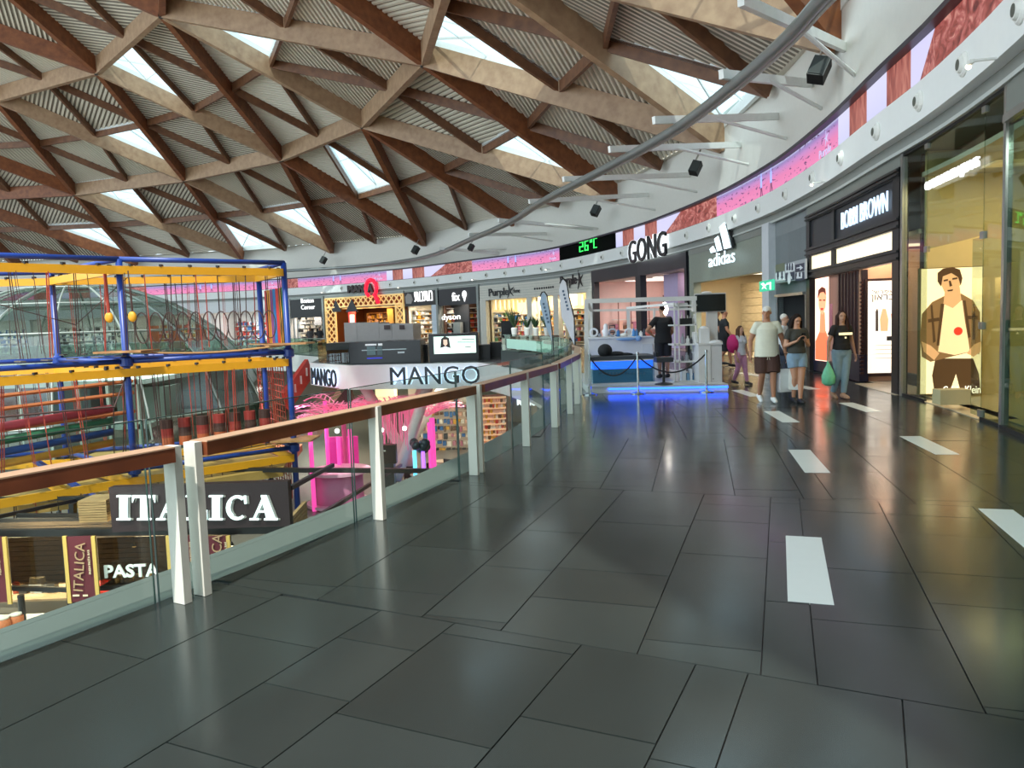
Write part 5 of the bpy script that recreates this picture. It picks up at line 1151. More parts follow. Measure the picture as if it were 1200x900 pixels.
bl = [((845, 87), (952, 74)), ((868, 0), (990, -14)), ((766, 141), (912, 133)), ((714, 175), (868, 163)), ((660, 210), (808, 193)), ((620, 236), (760, 226)), ((584, 258), (694, 268)), ((549, 275), (640, 274)), ((515, 291), (585, 298))]
for i, (a_, b_) in enumerate(bl):
    s1, z1 = whit(*b_); z1 = min(max(z1, 6.5), 8.6); w_ = wp(s1, 0, min(z1, 7.6)); q = atz(*a_, 6.95)
    t = thing('pipe_bracket', '%s white steel bracket from the top right along the grey pipe' % ('second', 'first', 'third', 'fourth', 'fifth', 'sixth', 'seventh', 'eighth', 'ninth')[i], 'bracket', w_, group='brackets carrying the grey pipe')
    m = MB(); m.bar(q, w_, .12, .2); m.build('arm', brw, parent=t)
    mid = q.lerp(w_, .45); lo = wp(s1 - .8, 0, 6.75); m = MB(); m.tube([mid, lo], .05, 8); m.build('strut', brw, parent=t)
spk = mat('speaker_black', '#1a1c1c', .5)
for i, (x, y, D, lab) in enumerate(((960, 82, 18.5, 'large black speaker nearest the camera under the roof edge'), (815, 197, 30, 'black speaker on the wall above the orange screen picture'), (698, 247, 42, 'black speaker just right of the temperature display bay'), (487, 293, 60, 'small black speaker near the roof corner above the bakery end'), (379, 305, 68, 'smallest black speaker beside the bright wall patch at far left'), (552, 290, 54, 'small black lamp box under the pipe near the middle'))):
    c = P(x, y, D); t = thing('speaker', lab, 'speaker', c, group='loudspeakers around the roof edge'); k = (.55, .5, .55, .6, .6, .45)[i]
    Xa = Vector((.8, -.5, -.3)).normalized(); Ya = Vector((.4, .8, -.45)); Ya = (Ya - Xa * Ya.dot(Xa)).normalized(); m = MB(); m.box(c, (k * .7, k * .6, k), Xa, Ya); m.build('cabinet', spk, parent=t); m = MB(); m.box(c - Ya * k * .31, (k * .6, .02, k * .9), Xa, Ya); m.build('grille', mat('speaker_grille', '#2c302e', .7), parent=t)
    m = MB(); m.bar(c + Vector((0, 0, k * .5)), c + Vector((.25, .1, k * .5 + .5)), .05, .05); m.build('mount', steel, parent=t)
# ================================================================ ROPE COURSE
bl_m = mat('course_blue', '#1f3f8f', .35); ye_m = mat('course_yellow', '#d99b1c', .45, var=.06); rd_m = mat('rope_red', '#a5402f', .8); dk_m = mat('rope_dark', '#4a3430', .8); wd_m = wood('course_plank', '#8a6038', '#b98a58', .6); rp_m = mat('rope_tan', '#b48a5a', .8)
rc = thing('rope_course', 'three-storey indoor rope climbing course with blue posts and yellow beams', 'climbing frame', (-11, 26, LF))
def rpart(name, mb, mt, **k): return mb.build(name, mt, parent=rc, **k)
FL = P(-140, 300, 20.5); FA = P(139, 305, 24.8); FB = P(332, 307, 28.3); BA = P(60, 321, 29); BB = P(303, 324, 31.3)
cols_xy = {'L': (FL.x, FL.y), 'A': (FA.x, FA.y), 'B': (FB.x, FB.y), 'C': (BB.x, BB.y), 'D': (BA.x, BA.y), 'E': (P(-200, 322, 28).x, 28)}
TOPZ, MIDZ, LOWZ = 4.05, .78, -2.75
for k_, (x, y) in cols_xy.items():
    m = MB(); m.lathe((x, y, LF), [(.105, 0), (.105, TOPZ - LF)], 14); rpart('post', m, bl_m, smooth=True); m = MB(); m.lathe((x, y, LF), [(.3, 0), (.3, .04), (.17, .06)], 14); rpart('post_foot', m, bl_m)
    for z in (MIDZ, LOWZ): m = MB(); m.lathe((x, y, z - .2), [(.1, 0), (.2, .06), (.2, .3), (.1, .38)], 14); rpart('collar', m, bl_m)
pairs = [('L', 'A'), ('A', 'B'), ('B', 'C'), ('D', 'C'), ('E', 'D'), ('A', 'D'), ('L', 'E')]
rr = random.Random(21)
def vv(k_, z): return Vector((*cols_xy[k_], z))
def lerp_rope(m, a, b, r, n=6): m.tube([a, b], r, n)
for z in (TOPZ, MIDZ, LOWZ):
    for a_, b_ in pairs:
        A_, B_ = vv(a_, z), vv(b_, z); m = MB(); m.tube([A_, B_], .085, 10); rpart('blue_beam', m, bl_m, smooth=True)
        m = MB(); o = Vector((0, -.25, -.36)); m.bar(A_ + o, B_ + o, .12, .26); rpart('yellow_beam', m, ye_m)
        n = max(3, int((B_ - A_).length / .85)); d = (B_ - A_).normalized()
        for i in range(n):
            if z == TOPZ or z == MIDZ: 
                c = A_.lerp(B_, (i + .5) / n) + Vector((0, -.25, -.2)); m = MB(); m.box(c, (.07, .18, .08)); rpart('trolley', m, black)
# walkways at middle and lower level
for z in (MIDZ, LOWZ):
    for a_, b_, kind in (('L', 'A', 'net'), ('A', 'B', 'rope'), ('B', 'C', 'deck'), ('D', 'C', 'net')):
        A_, B_ = vv(a_, z + .3), vv(b_, z + .3); n = max(3, int((B_ - A_).length / .34)); d = (B_ - A_).normalized(); s_ = Vector((-d.y, d.x, 0))
        if kind == 'deck' :
            for i in range(10): c = A_.lerp(B_, (i + .5) / 10); m = MB(); m.box(c, (.62, 1.0, .05), d, s_); rpart('deck_plank', m, wd_m)
        elif kind == 'net':
            for i in range(0, n, 2): c = A_.lerp(B_, (i + .5) / n) - Vector((0, 0, .12)); m = MB(); m.box(c, (.14, .7, .04), d, s_); rpart('step_plank', m, mat('step_grey', '#5c5650', .7))
        else:
            m = MB()
            for sgn in (-.25, .25): m.tube([A_.lerp(B_, k / 20) + s_ * sgn - Vector((0, 0, .15 * math.sin(PI * k / 20) * 1)) for k in range(21)], .03, 5)
            rpart('tight_rope', m, rp_m)
# corner decks at posts
for k_ in ('A', 'B'):
    for z in (MIDZ, LOWZ): m = MB(); x, y = cols_xy[k_]; m.box((x + .1, y - .1, z + .32), (1.5, 1.3, .06)); rpart('corner_deck', m, wd_m)
# hanging ropes (pairs of thin lines)
cnt = 0
for z0, z1 in ((TOPZ - .45, MIDZ + .25), (MIDZ - .45, LOWZ + .3), (LOWZ - .45, LF + .9)):
    for a_, b_ in (('L', 'A'), ('A', 'B'), ('D', 'C'), ('E', 'D')):
        A_, B_ = vv(a_, 0), vv(b_, 0); n = int((B_ - A_).length / (.42 if a_ in 'LD' else .52))
        for i in range(n):
            f = (i + .5 + rr.uniform(-.18, .18)) / n; c = A_.lerp(B_, f); w_ = rr.uniform(-.3, .3) * (1 if a_ == 'L' else .35); m = MB()
            y_ = rr.choice((-.3, .3)); r_ = rr.choice((.012, .018, .022)) 
            m.tube([(c.x, c.y + y_, z0), (c.x + w_, c.y + y_, z1)], r_, 4)
            if rr.random() < .45: m.tube([(c.x + .06, c.y + y_, z0), (c.x + w_ + .08, c.y + y_, z1)], r_ * .8, 4)
            if cnt < 290: rpart('hanging_rope', m, rd_m if rr.random() < .5 else dk_m)
            cnt += 1
# hoops between A and B (upper)
A_, B_ = vv('A', 0), vv('B', 0)
for i in range(11):
    c = A_.lerp(B_, .1 + i * .078); c.z = MIDZ + 1.05; m = MB(); m.tube([(c.x + .22 * math.cos(a_), c.y, c.z + .5 * math.sin(a_)) for a_ in [2 * PI * k / 16 for k in range(16)]], .022, 5, closed=True); rpart('hoop', m, dk_m)
# striped punch bags between A and B (lower)
bag = [mat('bag_red', '#9c2f2a', .6), mat('bag_brown', '#4a2c28', .6), mat('bag_orange', '#c0603a', .6)]
for i, x in enumerate((177, 197, 218, 238, 257, 276, 295)):
    f = (x - 139) / (332 - 139); c = A_.lerp(B_, f); c.z = LOWZ + .62; m = MB()
    for q, (z0, z1) in enumerate(((0, .3), (.3, .6), (.6, .9))): m.lathe(c + Vector((0, 0, z0)), [(.2, 0), (.2, z1 - z0)], 14, m=(2, 1, 0)[q] if i % 2 else (2, 0, 1)[q])
    rpart('striped_bag', m, bag)
    m = MB(); m.tube([c + Vector((0, 0, .9)), Vector((c.x, c.y, MIDZ - .4))], .02, 5); rpart('bag_rope', m, dk_m); m = MB(); m.tube([c, Vector((c.x, c.y, LOWZ + .2))], .02, 5); rpart('bag_rope', m, dk_m)
# harness pulleys at post A
for dx, c_ in ((-.32, rd_m), (.42, dk_m)):
    x, y = cols_xy['A']; m = MB(); m.tube([(x + dx, y - .3, TOPZ - .4), (x + dx + .03, y - .3, 2.35)], .05 if dx < 0 else .02, 6); rpart('harness_strap', m, c_); m = MB(); m.ball((x + dx + .03, y - .3, 2.2), (.14, .08, .17)); rpart('pulley', m, ye_m, smooth=True)
# coloured slats in the right tower
for i, c_ in enumerate(('#b8302a', '#d9961e', '#7a3a6a', '#1f6fa8', '#b8302a', '#d9961e', '#1f7a3a')):
    p = vv('C', 0).lerp(vv('B', 0), .18 + i * .11); m = MB(); m.box((p.x + .1, p.y, MIDZ + 1.35), (.1, .22, 2.1)); rpart('coloured_slat', m, mat('slat_' + c_, c_, .5))
# barrel bars (left lower bay)
L0, A1 = vv('L', 0), vv('A', 0)
for z, c_, r_ in ((-.75, '#a33c44', .14), (-1.15, '#2c6a4a', .13), (-1.5, '#28488a', .12), (-1.85, '#d0902a', .12)):
    m = MB(); a_, b_ = L0.lerp(A1, .0), L0.lerp(A1, .84); m.tube([(a_.x, a_.y + .8, z - .35), (b_.x, b_.y + .8, z)], r_, 8); rpart('coloured_tube', m, mat('tube_' + c_, c_, .5), smooth=True)
for z in (.05, -.35, -1.0): m = MB(); a_, b_ = L0.lerp(A1, 0), L0.lerp(A1, .85); m.tube([(a_.x, a_.y + 2.2, z - .2), (b_.x, b_.y + 2.2, z)], .07, 6); rpart('timber_rail', m, mat('timber_orange', '#b0693c', .6))
# lower landing (sandy deck) under the lower walkway
m = MB(); m.prism([(FL.x - 1, 21.2), (FA.x, 24), (FB.x - .2, 27.4), (FB.x - 1, 33), (-18, 33), (FL.x - 1, 26)], LOWZ - .9, LOWZ - .6); rpart('landing_deck', m, mat('sand_deck', '#a88a4c', .6, var=.15, scale=2))
m = MB(); m.bar((-16, 25, LOWZ + .1), (-9.5, 21.5, LF + .5), .16, .3); rpart('yellow_brace', m, ye_m); m = MB(); m.bar((-15.8, 25, LOWZ + .4), (-9.3, 21.5, LF + .8), .14, .14); rpart('blue_brace', m, bl_m)
m = MB()
for k in range(14): 
    for j in range(9): 
        if k < 13: pass
for k in range(12): m.tube([(FB.x - .6 - k * .22, 29.5 + k * .4, MIDZ - .4), (FB.x - .6 - k * .22, 29.5 + k * .4, LF + 1)], .018, 4)
for k in range(22): m.tube([(FB.x - .6, 29.5, MIDZ - .6 - k * .25), (FB.x - 3.1, 34, MIDZ - .6 - k * .25)], .018, 4)
rpart('climbing_net', m, rd_m, kind='stuff')
m = MB(); m.tube([vv('L', 3.4) + Vector((0, .5, 0)), Vector((-13.5, 24, 2.0)), vv('A', 3.5) + Vector((0, .5, 0))], .015, 4); rpart('safety_line', m, dk_m)
m = MB(); m.tube([vv('L', -.6), Vector((-12.5, 24, -.6)), vv('A', .4)], .03, 4); rpart('safety_line', m, dk_m)

# ================================================================ GLASS DOME behind the course
dg = glass('dome_glass', '#c3d0ca', 1.4, .10, .12); DC = Vector((P(90, 400, 43).x, 43, -4.8)); DR = 10.4
dome = thing('glass_dome', 'large grey-green glass dome behind the rope course', 'dome', DC)
for i in range(6):
    th0, th1 = PI / 2 * (1 - i / 6), PI / 2 * (1 - (i + 1) / 6)
    for j in range(16):
        a0, a1 = 2 * PI * j / 16, 2 * PI * (j + 1) / 16
        def sp(th, a): return DC + Vector((DR * math.sin(th) * math.cos(a), DR * math.sin(th) * math.sin(a), DR * .9 * math.cos(th)))
        mbq = MB(); qs = [sp(th0, a0), sp(th0, a1), sp(th1, a1), sp(th1, a0)]
        if i == 5: mbq.add([qs[0], qs[1], qs[2]], [(0, 1, 2)])
        else: mbq.add(qs, [(0, 1, 2, 3)])
        mbq.build('glass_panel', dg, parent=dome)
rib = mat('dome_rib', '#8d9a94', .4)
for j in range(16): 
    a0 = 2 * PI * j / 16; m = MB(); m.tube([sp(PI / 2 * (1 - k / 10), a0) for k in range(10)], .05, 5); m.build('rib', rib, parent=dome)
for i in range(1, 6): m = MB(); m.tube([sp(PI / 2 * (1 - i / 6), 2 * PI * j / 32) for j in range(32)], .05, 5, closed=True); m.build('hoop_rib', rib, parent=dome)
# things inside the dome: white play deck with posts
t = thing('play_deck', 'white two-level deck with posts inside the glass dome', 'structure', (DC.x, 43, LF)); 
for z in (-3.2, -.9): m = MB(); m.bb(DC.x - 5.5, DC.x + 5.5, 39, 46, z, z + .25); m.build('deck', mat('deck_white', '#cfd6d4', .5), parent=t)
for k in range(8): m = MB(); m.bb(DC.x - 5.5 + k * 1.5, DC.x - 5.35 + k * 1.5, 39, 39.15, LF, .4); m.build('post', white, parent=t)
for k in range(3): m = MB(); m.bb(DC.x - 5 + k * 4, DC.x - 2.4 + k * 4, 41, 43, -3, -1.2); m.build('play_block', mat('play_block_%d' % k, ('#8e5a4a', '#6e7f86', '#9aa39a')[k], .6), parent=t)

# ================================================================ FOOD STALL (ITALICA)
st = thing('pasta_stall', 'dark framed food stall with big sign and hanging banners on the lower level', 'stall', (-8.5, 18, LF)); dm = mat('stall_black', '#1b1a1b', .4)
def spart(name, mt, *r, D=17, th=.1): m = MB(); [pbox(m, *q_, D, th) for q_ in r]; return m.build(name, mt, parent=st)
D = 17.0
spart('sign_box', mat('sign_brown', '#2a1a1e', .45), (128, 340, 567, 621), D=D - .25, th=.25)
F = yframe(D - .27); ivory = emis('sign_ivory', '#eafaff', .85)
def serif_word(F, word, x0, x1, yt, yb, n0, n1, name, mt, par, sh=0):
    wd = {'I': .7, 'T': 1.05, 'A': 1.3, 'L': 1.0, 'C': 1.1}; tot = sum(wd[c] for c in word) + .06 * (len(word) - 1); k = (x1 - x0) / tot; x = x0
    for c in word:
        w = wd[c] * k; m = MB()
        def q(pts): F.poly(m, [(x + u * w + sh, yt + (yb - yt) * v + sh * .5) for u, v in pts], n0, n1)
        if c == 'I': q([(.25, .08), (.75, .08), (.75, .92), (.25, .92)]); q([(.05, 0), (.95, 0), (.95, .07), (.05, .07)]); q([(.05, .93), (.95, .93), (.95, 1), (.05, 1)])
        if c == 'T': q([(.36, .08), (.68, .08), (.68, .92), (.36, .92)]); q([(0, 0), (1, 0), (1, .3), (.92, .1), (.08, .1), (0, .3)]); q([(.22, .93), (.82, .93), (.82, 1), (.22, 1)])
        if c == 'A': q([(.40, 0), (.60, 0), (.92, .93), (.60, .93)]); q([(.44, .12), (.49, .24), (.2, .93), (.12, .93)]); q([(.27, .62), (.66, .62), (.68, .69), (.25, .69)]); q([(0, .93), (.32, .93), (.32, 1), (0, 1)]); q([(.52, .93), (1, .93), (1, 1), (.52, 1)])
        if c == 'L': q([(.18, .08), (.52, .08), (.52, .92), (.18, .92)]); q([(.02, 0), (.7, 0), (.7, .07), (.02, .07)]); q([(.02, .9), (.88, .9), (.96, .6), (1, .6), (1, 1), (.02, 1)])
        if c == 'C':
            for j in range(14):
                a0, a1 = R_(50 + j * 260 / 14), R_(50 + (j + 1) * 260 / 14); r0 = .16 + .34 * abs(math.sin((a0 - R_(0)) / 2)) ** 1.5 * .7
                def e(a, s_): return (.52 + .46 * math.cos(a) * s_, .5 - .5 * math.sin(a) * (s_ if s_ > .9 else s_ * 1.12))
                q([e(a0, 1), e(a1, 1), e(a1, .62 if 4 < j < 10 else .7), e(a0, .62 if 4 < j < 10 else .7)])
            q([(.8, .02), (.9, .02), (.93, .34), (.84, .34)])
        m.build(name, mt, parent=par, kind=None); x += w + .06 * k
serif_word(F, 'ITALICA', 139.5, 328.5, 580.5, 609.5, -.02, .005, 'letter_shadow', mat('letter_grey', '#8d8a86', .5), st)
serif_word(F, 'ITALICA', 137, 326, 580, 609, .01, .06, 'sign_letter', ivory, st)
# frame beams
zt_ = P(200, 626, D).z
def xb(x, D): return P(x, 650, D).x
for a_, b_, w_ in (((-200, 627, D), (352, 620, D), .16), ((-10, 585, 23), (130, 583, 23), .12), ((-60, 618, D + 1), (90, 586, 23), .1), ((20, 604, 20), (128, 604, 20), .1), ((-10, 610, 19), (128, 608, 19), .08), ((90, 608, 19), (128, 584, 23), .06), ((340, 572, D), (390, 545, 22), .1), ((352, 618, D), (470, 545, 30), .1), ((230, 550, 27), (560, 552, 27), .16), ((-200, 683, D), (80, 691, D), .1), ((118, 689, D), (200, 686, D), .1)):
    m = MB(); m.bar(P(*a_), P(*b_), w_, w_); m.build('frame_beam', dm, parent=st)
for x in (-95, 78, 88, 199, 352): p = P(x, 640, D); m = MB(); m.bb(p.x - .06, p.x + .06, D - .06, D + .06, LF, zt_); m.build('frame_post', dm, parent=st)
for x in (85, 128): p = P(x, 590, 23); m = MB(); m.bb(p.x - .07, p.x + .07, 22.9, 23.1, LF, p.z); m.build('frame_post', dm, parent=st)
p = P(28, 700, D - .2); m = MB(); m.lathe((p.x, D - .3, LF), [(.07, 0), (.07, P(28, 692, D).z - LF)], 10); m.build('frame_post', dm, parent=st)
# slatted timber back and block
slw = wood('stall_slat', '#54463a', '#6b5a48', .6, (1, 1, 8)); sl2 = wood('slat_light', '#8a704c', '#a98c60', .6, (1, 1, 8))
for i in range(16):
    z = P(160, 690, 19.5).z + i * .13 - .2; m = MB(); m.bb(xb(-60, 19.5), xb(270, 19.5), 19.5, 19.55, z, z + .115); m.build('back_slat', slw, parent=st)
for i in range(9): m = MB(); z = P(110, 612, 18.2).z + .0 + i * .06; m.bb(xb(96, 18.2), xb(129, 18.2), 18.2, 18.9, z, z + .05); m.build('timber_slat', sl2, parent=st)
for i in range(14): 
    m = MB(); z = P(350, 672, 20).z + i * .12; a_ = P(335, 650, 19); b_ = P(361, 650, 21.5); m.bar((a_.x, a_.y, z), (b_.x, b_.y, z), .1, .1); m.build('timber_slat', sl2, parent=st)
m = MB(); a_, b_ = P(340, 690, 18.5), P(400, 660, 22); m.bb(min(a_.x, b_.x) - .6, max(a_.x, b_.x) + .4, 17.9, 21.5, a_.z - .15, a_.z); m.build('white_roof_panel', white, parent=st)
for k in range(10): m = MB(); m.bb(a_.x - .6 + k * .22, a_.x - .5 + k * .22, 17.9, 21.5, a_.z, a_.z + .03); m.build('roof_ridge', white, parent=st)
# smoked glass front
sg_ = glass('smoked_glass', '#a39a8c', 1.3, .03)
for x0, x1 in ((11, 76), (115, 197)): spart('smoked_pane', sg_, (x0, x1, 628, 686), D=D + .05, th=.02)
# banners
mar = mat('banner_maroon', '#5a1a26', .7); gold = mat('banner_gold', '#c9a85a', .5)
for i, (x0, x1, y0, y1) in enumerate(((-31, 10, 628, 710), (76, 114, 627, 709), (196, 232, 627, 690), (240, 271, 627, 690))):
    b = thing('hanging_banner', ('maroon banner with gold edges cut by the left picture edge', 'maroon and gold banner hanging left of the lower-level glass case', 'maroon banner half hidden by the pair of white posts', 'short maroon banner right of the pair of white posts')[i], 'banner', P((x0 + x1) / 2, y1, D - .4), group='maroon banners on the food stall')
    m = MB(); pbox(m, x0 + 3.5, x1 - 3.5, y0, y1 - 2, D - .4, .02); m.build('cloth', mar, parent=b)
    for xx in (x0, x1 - 4.5): m = MB(); pbox(m, xx, xx + 4.5, y0, y1, D - .42, .05); m.build('gold_edge', gold, parent=b)
    s_ = D / FPX; c = P((x0 + x1) / 2, (y0 + y1) / 2 - 4, D - .43); text_mb('ITALICA', c - Vector((.04, 0, 0)), (.12, 0, 1), (-1, 0, .12), h=.22, w=1.1, depth=.01).build('banner_letters', mat('banner_tan', '#a98a6a', .6), parent=b)
    text_mb('FRESH PASTA BAR', c + Vector((.19, 0, .1)), (0, 0, 1), (-1, 0, 0), h=.05, w=.55, depth=.01).build('banner_small_letters', mat('banner_cream', '#e0cfae', .6), parent=b)
    m = MB(); pbox(m, x0 + 9, x0 + 17, y1 - 12, y1 - 10, D - .43, .01); pbox(m, x0 + 21, x0 + 27, y1 - 12, y1 - 10, D - .43, .01); m.build('banner_mark', mat('banner_cream', '#e0cfae'), parent=b)
yframe(D - .1).text('PASTA', 123, 661, 187, 676, depth=.04, bold=.02).build('glass_letters', mat('letter_pale', '#cfdbd6', .5, emit='#cfdbd6', es=.35), parent=st)
# lamps
for x, y, D_ in ((157, 640, 18.6), (69, 602, 21), (271, 639, 19)):
    c = P(x, y, D_); t = thing('stall_lamp', {157: 'small warm downlight over the word on the stall glass', 69: 'small warm lamp under the rear beams of the stall', 271: 'warm downlight behind the right banner'}[x], 'lamp', c); m = MB(); m.lathe(c, [(.07, 0), (.05, .06), (.02, .1)], 10); m.build('shade', black, parent=t); m = MB(); m.ball(c, (.06, .06, .02)); m.build('bulb', emis('warm_bulb', '#ffd9a0', 12), parent=t)
    m = MB(); m.tube([c + Vector((0, 0, .1)), c + Vector((0, 0, .5))], .01, 4); m.build('wire', black, parent=t)
# counter, glass case and jars
t = thing('stall_counter', 'long pale counter of the lower-level food stall', 'counter', (xb(60, 17.8), 18, LF)); zc = P(100, 701, 17.6).z
m = MB(); m.bb(xb(-120, 17.8), xb(230, 17.8), 17.6, 18.6, LF, zc); m.build('body', mat('counter_taupe', '#8a7f70', .5), parent=t); m = MB(); m.bb(xb(-120, 17.8), xb(230, 17.8), 17.5, 18.7, zc, zc + .05); m.build('worktop', wood('counter_top', '#b3916a', '#cdb08a', .4), parent=t)
m = MB(); zf = P(20, 739, 16.2).z; m.bb(xb(-100, 16.5), xb(66, 16.5), 15.6, 17.2, LF, zf); tag(m.build('front_counter', mat('counter_white', '#d9d6ce', .4)), 'white front counter in the bottom left corner', 'counter')
jar_g = glass('jar_glass', '#d8d8cc', 1.4, .06); pas = mat('dry_pasta', '#c9b487', .7, var=.3, scale=30); nuts = mat('mixed_nuts', '#a8623c', .7, var=.5, scale=30)
jz = P(160, 684, D + .6).z
jl = ['first', 'second', 'third', 'fourth', 'fifth']
for i, x in enumerate((141, 152, 163.5, 177, 191)):
    c = P(x, 684, D + .6); t = thing('pasta_jar', '%s lidded jar from the left on the shelf under the stall lettering' % jl[i], 'jar', c, group='jars on the stall shelf'); m = MB(); m.lathe(c, [(.1, 0), (.105, .02), (.105, .17), (.08, .19)], 14); m.build('jar', pas, parent=t, smooth=True); m = MB(); m.lathe(c + Vector((0, 0, .19)), [(.09, 0), (.09, .03)], 14); m.build('lid', mat('lid_tin', '#c9c6ba', .3), parent=t)
spart('shelf', dm, (120, 200, 684, 687), D=D + .4, th=.4)
for i, (x, y, D_) in enumerate(((5, 738, 16.3), (20, 737, 16.5), (-9, 738, 16.4))):
    c = P(x, y, D_); c.z = zf + .003; t = thing('snack_jar', ('wide jar of snacks at the bottom left corner of the picture', 'smaller jar of red nuts beside the wide snack jar', 'jar of snacks cut by the left picture edge')[i], 'jar', c); m = MB(); m.lathe(c, [(.13, 0), (.15, .03), (.15, .2), (.1, .24)], 16); m.build('contents', nuts, parent=t, smooth=True); m = MB(); m.lathe(c + Vector((0, 0, .24)), [(.12, 0), (.12, .03), (.02, .05)], 14); m.build('lid', mat('lid_tin', '#c9c6ba'), parent=t)
c = P(124, 695, 17.9); c.z = zc + .06; m = MB(); m.ball(c + Vector((0, 0, .12)), (.32, .2, .14)); tag(m.build('red_display_lamp', mat('display_red', '#d8322c', .3, emit='#ff5040', es=.8), smooth=True), 'glowing red rounded display on the counter behind the banner', 'display')
rr = random.Random(77)
for i, x in enumerate((48, 56, 63, 40, 30, 20)):
    c = P(x, 700, 18.0); c.z = zc + .053; h_ = rr.uniform(.15, .4); m = MB(); col_ = ('#c9c9c4', '#8f8a84', '#5a5650', '#d8d4c8', '#3a3836', '#b5503a')[i]
    if i % 2: m.lathe(c, [(.07, 0), (.09, h_ * .5), (.06, h_)], 12)
    else: m.box(c + Vector((0, 0, h_ / 2)), (.18, .18, h_))
    tag(m.build(('tin', 'pot')[i % 2], mat('stall_item_%d' % i, col_, .4)), ('pale square tin behind the glass left of the banner', 'grey pot on the stall counter nearest the banner', 'dark square tin in the middle of the stall counter', 'cream pot in the row on the stall counter', 'black box toward the left on the stall counter', 'reddish pot at the left end of the stall counter row')[i], ('tin', 'pot')[i % 2])
m = MB(); a_ = P(40, 670, 20); m.bb(xb(10, 20), xb(72, 20), 20, 20.1, a_.z - .6, a_.z + .6); m.build('back_board', mat('back_board', '#4a4138', .6), parent=st)

# ================================================================ PINK BAR AND SCENERY ON THE LOWER LEVEL
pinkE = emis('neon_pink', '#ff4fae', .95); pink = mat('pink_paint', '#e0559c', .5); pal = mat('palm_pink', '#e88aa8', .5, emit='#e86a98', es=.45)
pb = thing('pink_bar', 'round bar glowing neon pink on the lower level', 'bar', (P(400, 560, 31).x, 31, LF))
for x, y0, y1, D_ in ((365, 497, 535, 30), (398, 512, 545, 32), (412, 503, 545, 32.5), (384, 470, 530, 34), (505, 495, 545, 33)):
    a_, b_ = P(x, y1, D_), P(x, y0, D_); m = MB(); m.lathe((a_.x, a_.y, LF), [(.09, 0), (.09, b_.z - LF)], 12); m.build('neon_column', pinkE, parent=pb, smooth=True)
for D_, x, y, r_, h_ in ((31, 398, 553, 1.25, .12), (31, 398, 590, 1.3, .12)):
    c = P(x, y, D_); m = MB(); m.lathe(c, [(r_, 0), (r_, h_)], 26); m.build('bar_top', mat('bar_white_pink', '#f2b8d2', .4), parent=pb)
c = P(398, 590, 31); m = MB(); m.lathe((c.x, c.y, LF), [(1.0, 0), (1.0, P(398, 553, 31).z - LF)], 26); m.build('bar_body', mat('bar_pink', '#d98ab5', .5), parent=pb, smooth=True)
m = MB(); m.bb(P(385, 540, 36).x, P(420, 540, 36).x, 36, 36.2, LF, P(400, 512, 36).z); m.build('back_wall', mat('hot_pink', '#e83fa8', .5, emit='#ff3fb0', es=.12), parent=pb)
def palm(par, x, y, D_, R0, n, seed):
    r = random.Random(seed); c = P(x, y, D_)
    for i in range(n):
        a_ = 2 * PI * i / n + r.uniform(-.2, .2); L2 = R0 * r.uniform(.75, 1.1); up_ = r.uniform(.15, .5); m = MB(); prev = None; e = Vector((math.cos(a_), math.sin(a_), 0)); w_ = Vector((-e.y, e.x, 0)); K = 9
        pts = [c + e * L2 * k / K + Vector((0, 0, up_ * L2 * math.sin(PI * .7 * k / K))) for k in range(K + 1)]; m.tube(pts, .02, 4)
        for k in range(1, K):
            ww = .6 * math.sin(PI * (k / K) ** .8) * R0 / 1.1
            for sg2 in (-1, 1):
                q_ = pts[k]; tip = pts[min(K, k + 1)] + w_ * sg2 * ww + Vector((0, 0, .04)); m.add([q_, tip - e * .06, tip, q_ + e * .08], [(0, 1, 2, 3)])
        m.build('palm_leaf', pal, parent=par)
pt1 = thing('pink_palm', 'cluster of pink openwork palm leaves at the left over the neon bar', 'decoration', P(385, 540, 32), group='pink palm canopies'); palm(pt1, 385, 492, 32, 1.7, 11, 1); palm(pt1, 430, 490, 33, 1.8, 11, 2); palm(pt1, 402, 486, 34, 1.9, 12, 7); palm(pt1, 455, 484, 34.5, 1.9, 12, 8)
m = MB(); a_ = P(400, 495, 32); m.lathe((a_.x, 32.4, LF), [(.1, 0), (.1, a_.z - LF)], 10); m.build('trunk', pink, parent=pt1)
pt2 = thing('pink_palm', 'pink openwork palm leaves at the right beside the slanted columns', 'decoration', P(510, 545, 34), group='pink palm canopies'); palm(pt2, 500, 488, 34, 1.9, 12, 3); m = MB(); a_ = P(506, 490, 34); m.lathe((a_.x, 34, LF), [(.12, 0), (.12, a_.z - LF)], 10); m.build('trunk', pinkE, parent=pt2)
rr = random.Random(5)
m = MB()
for i in range(46):
    x, y, D_ = rr.uniform(440, 485), rr.uniform(468, 480), 33.5 + rr.uniform(-.8, .8); a_ = P(x, y, D_); m.tube([a_, a_ - Vector((0, 0, rr.uniform(.6, 1.9)))], .018, 4)
tag(m.build('hanging_beads', pal, kind='stuff'), 'curtain of hanging pink and gold strands over the bar', 'decoration')
for i, (x, y, D_) in enumerate(((395, 505, 30), (447, 504, 30), (474, 502, 31))):
    c = P(x, y, D_); m = MB(); m.ball(c, .09); tag(m.build('spot_bulb', emis('white_bulb', '#fff4ee', 12)), ('bright white bulb over the left of the pink bar', 'bright white bulb right of the single white post', 'bright white bulb under the middle palm leaves')[i], 'lamp', 'bulbs above the pink bar')
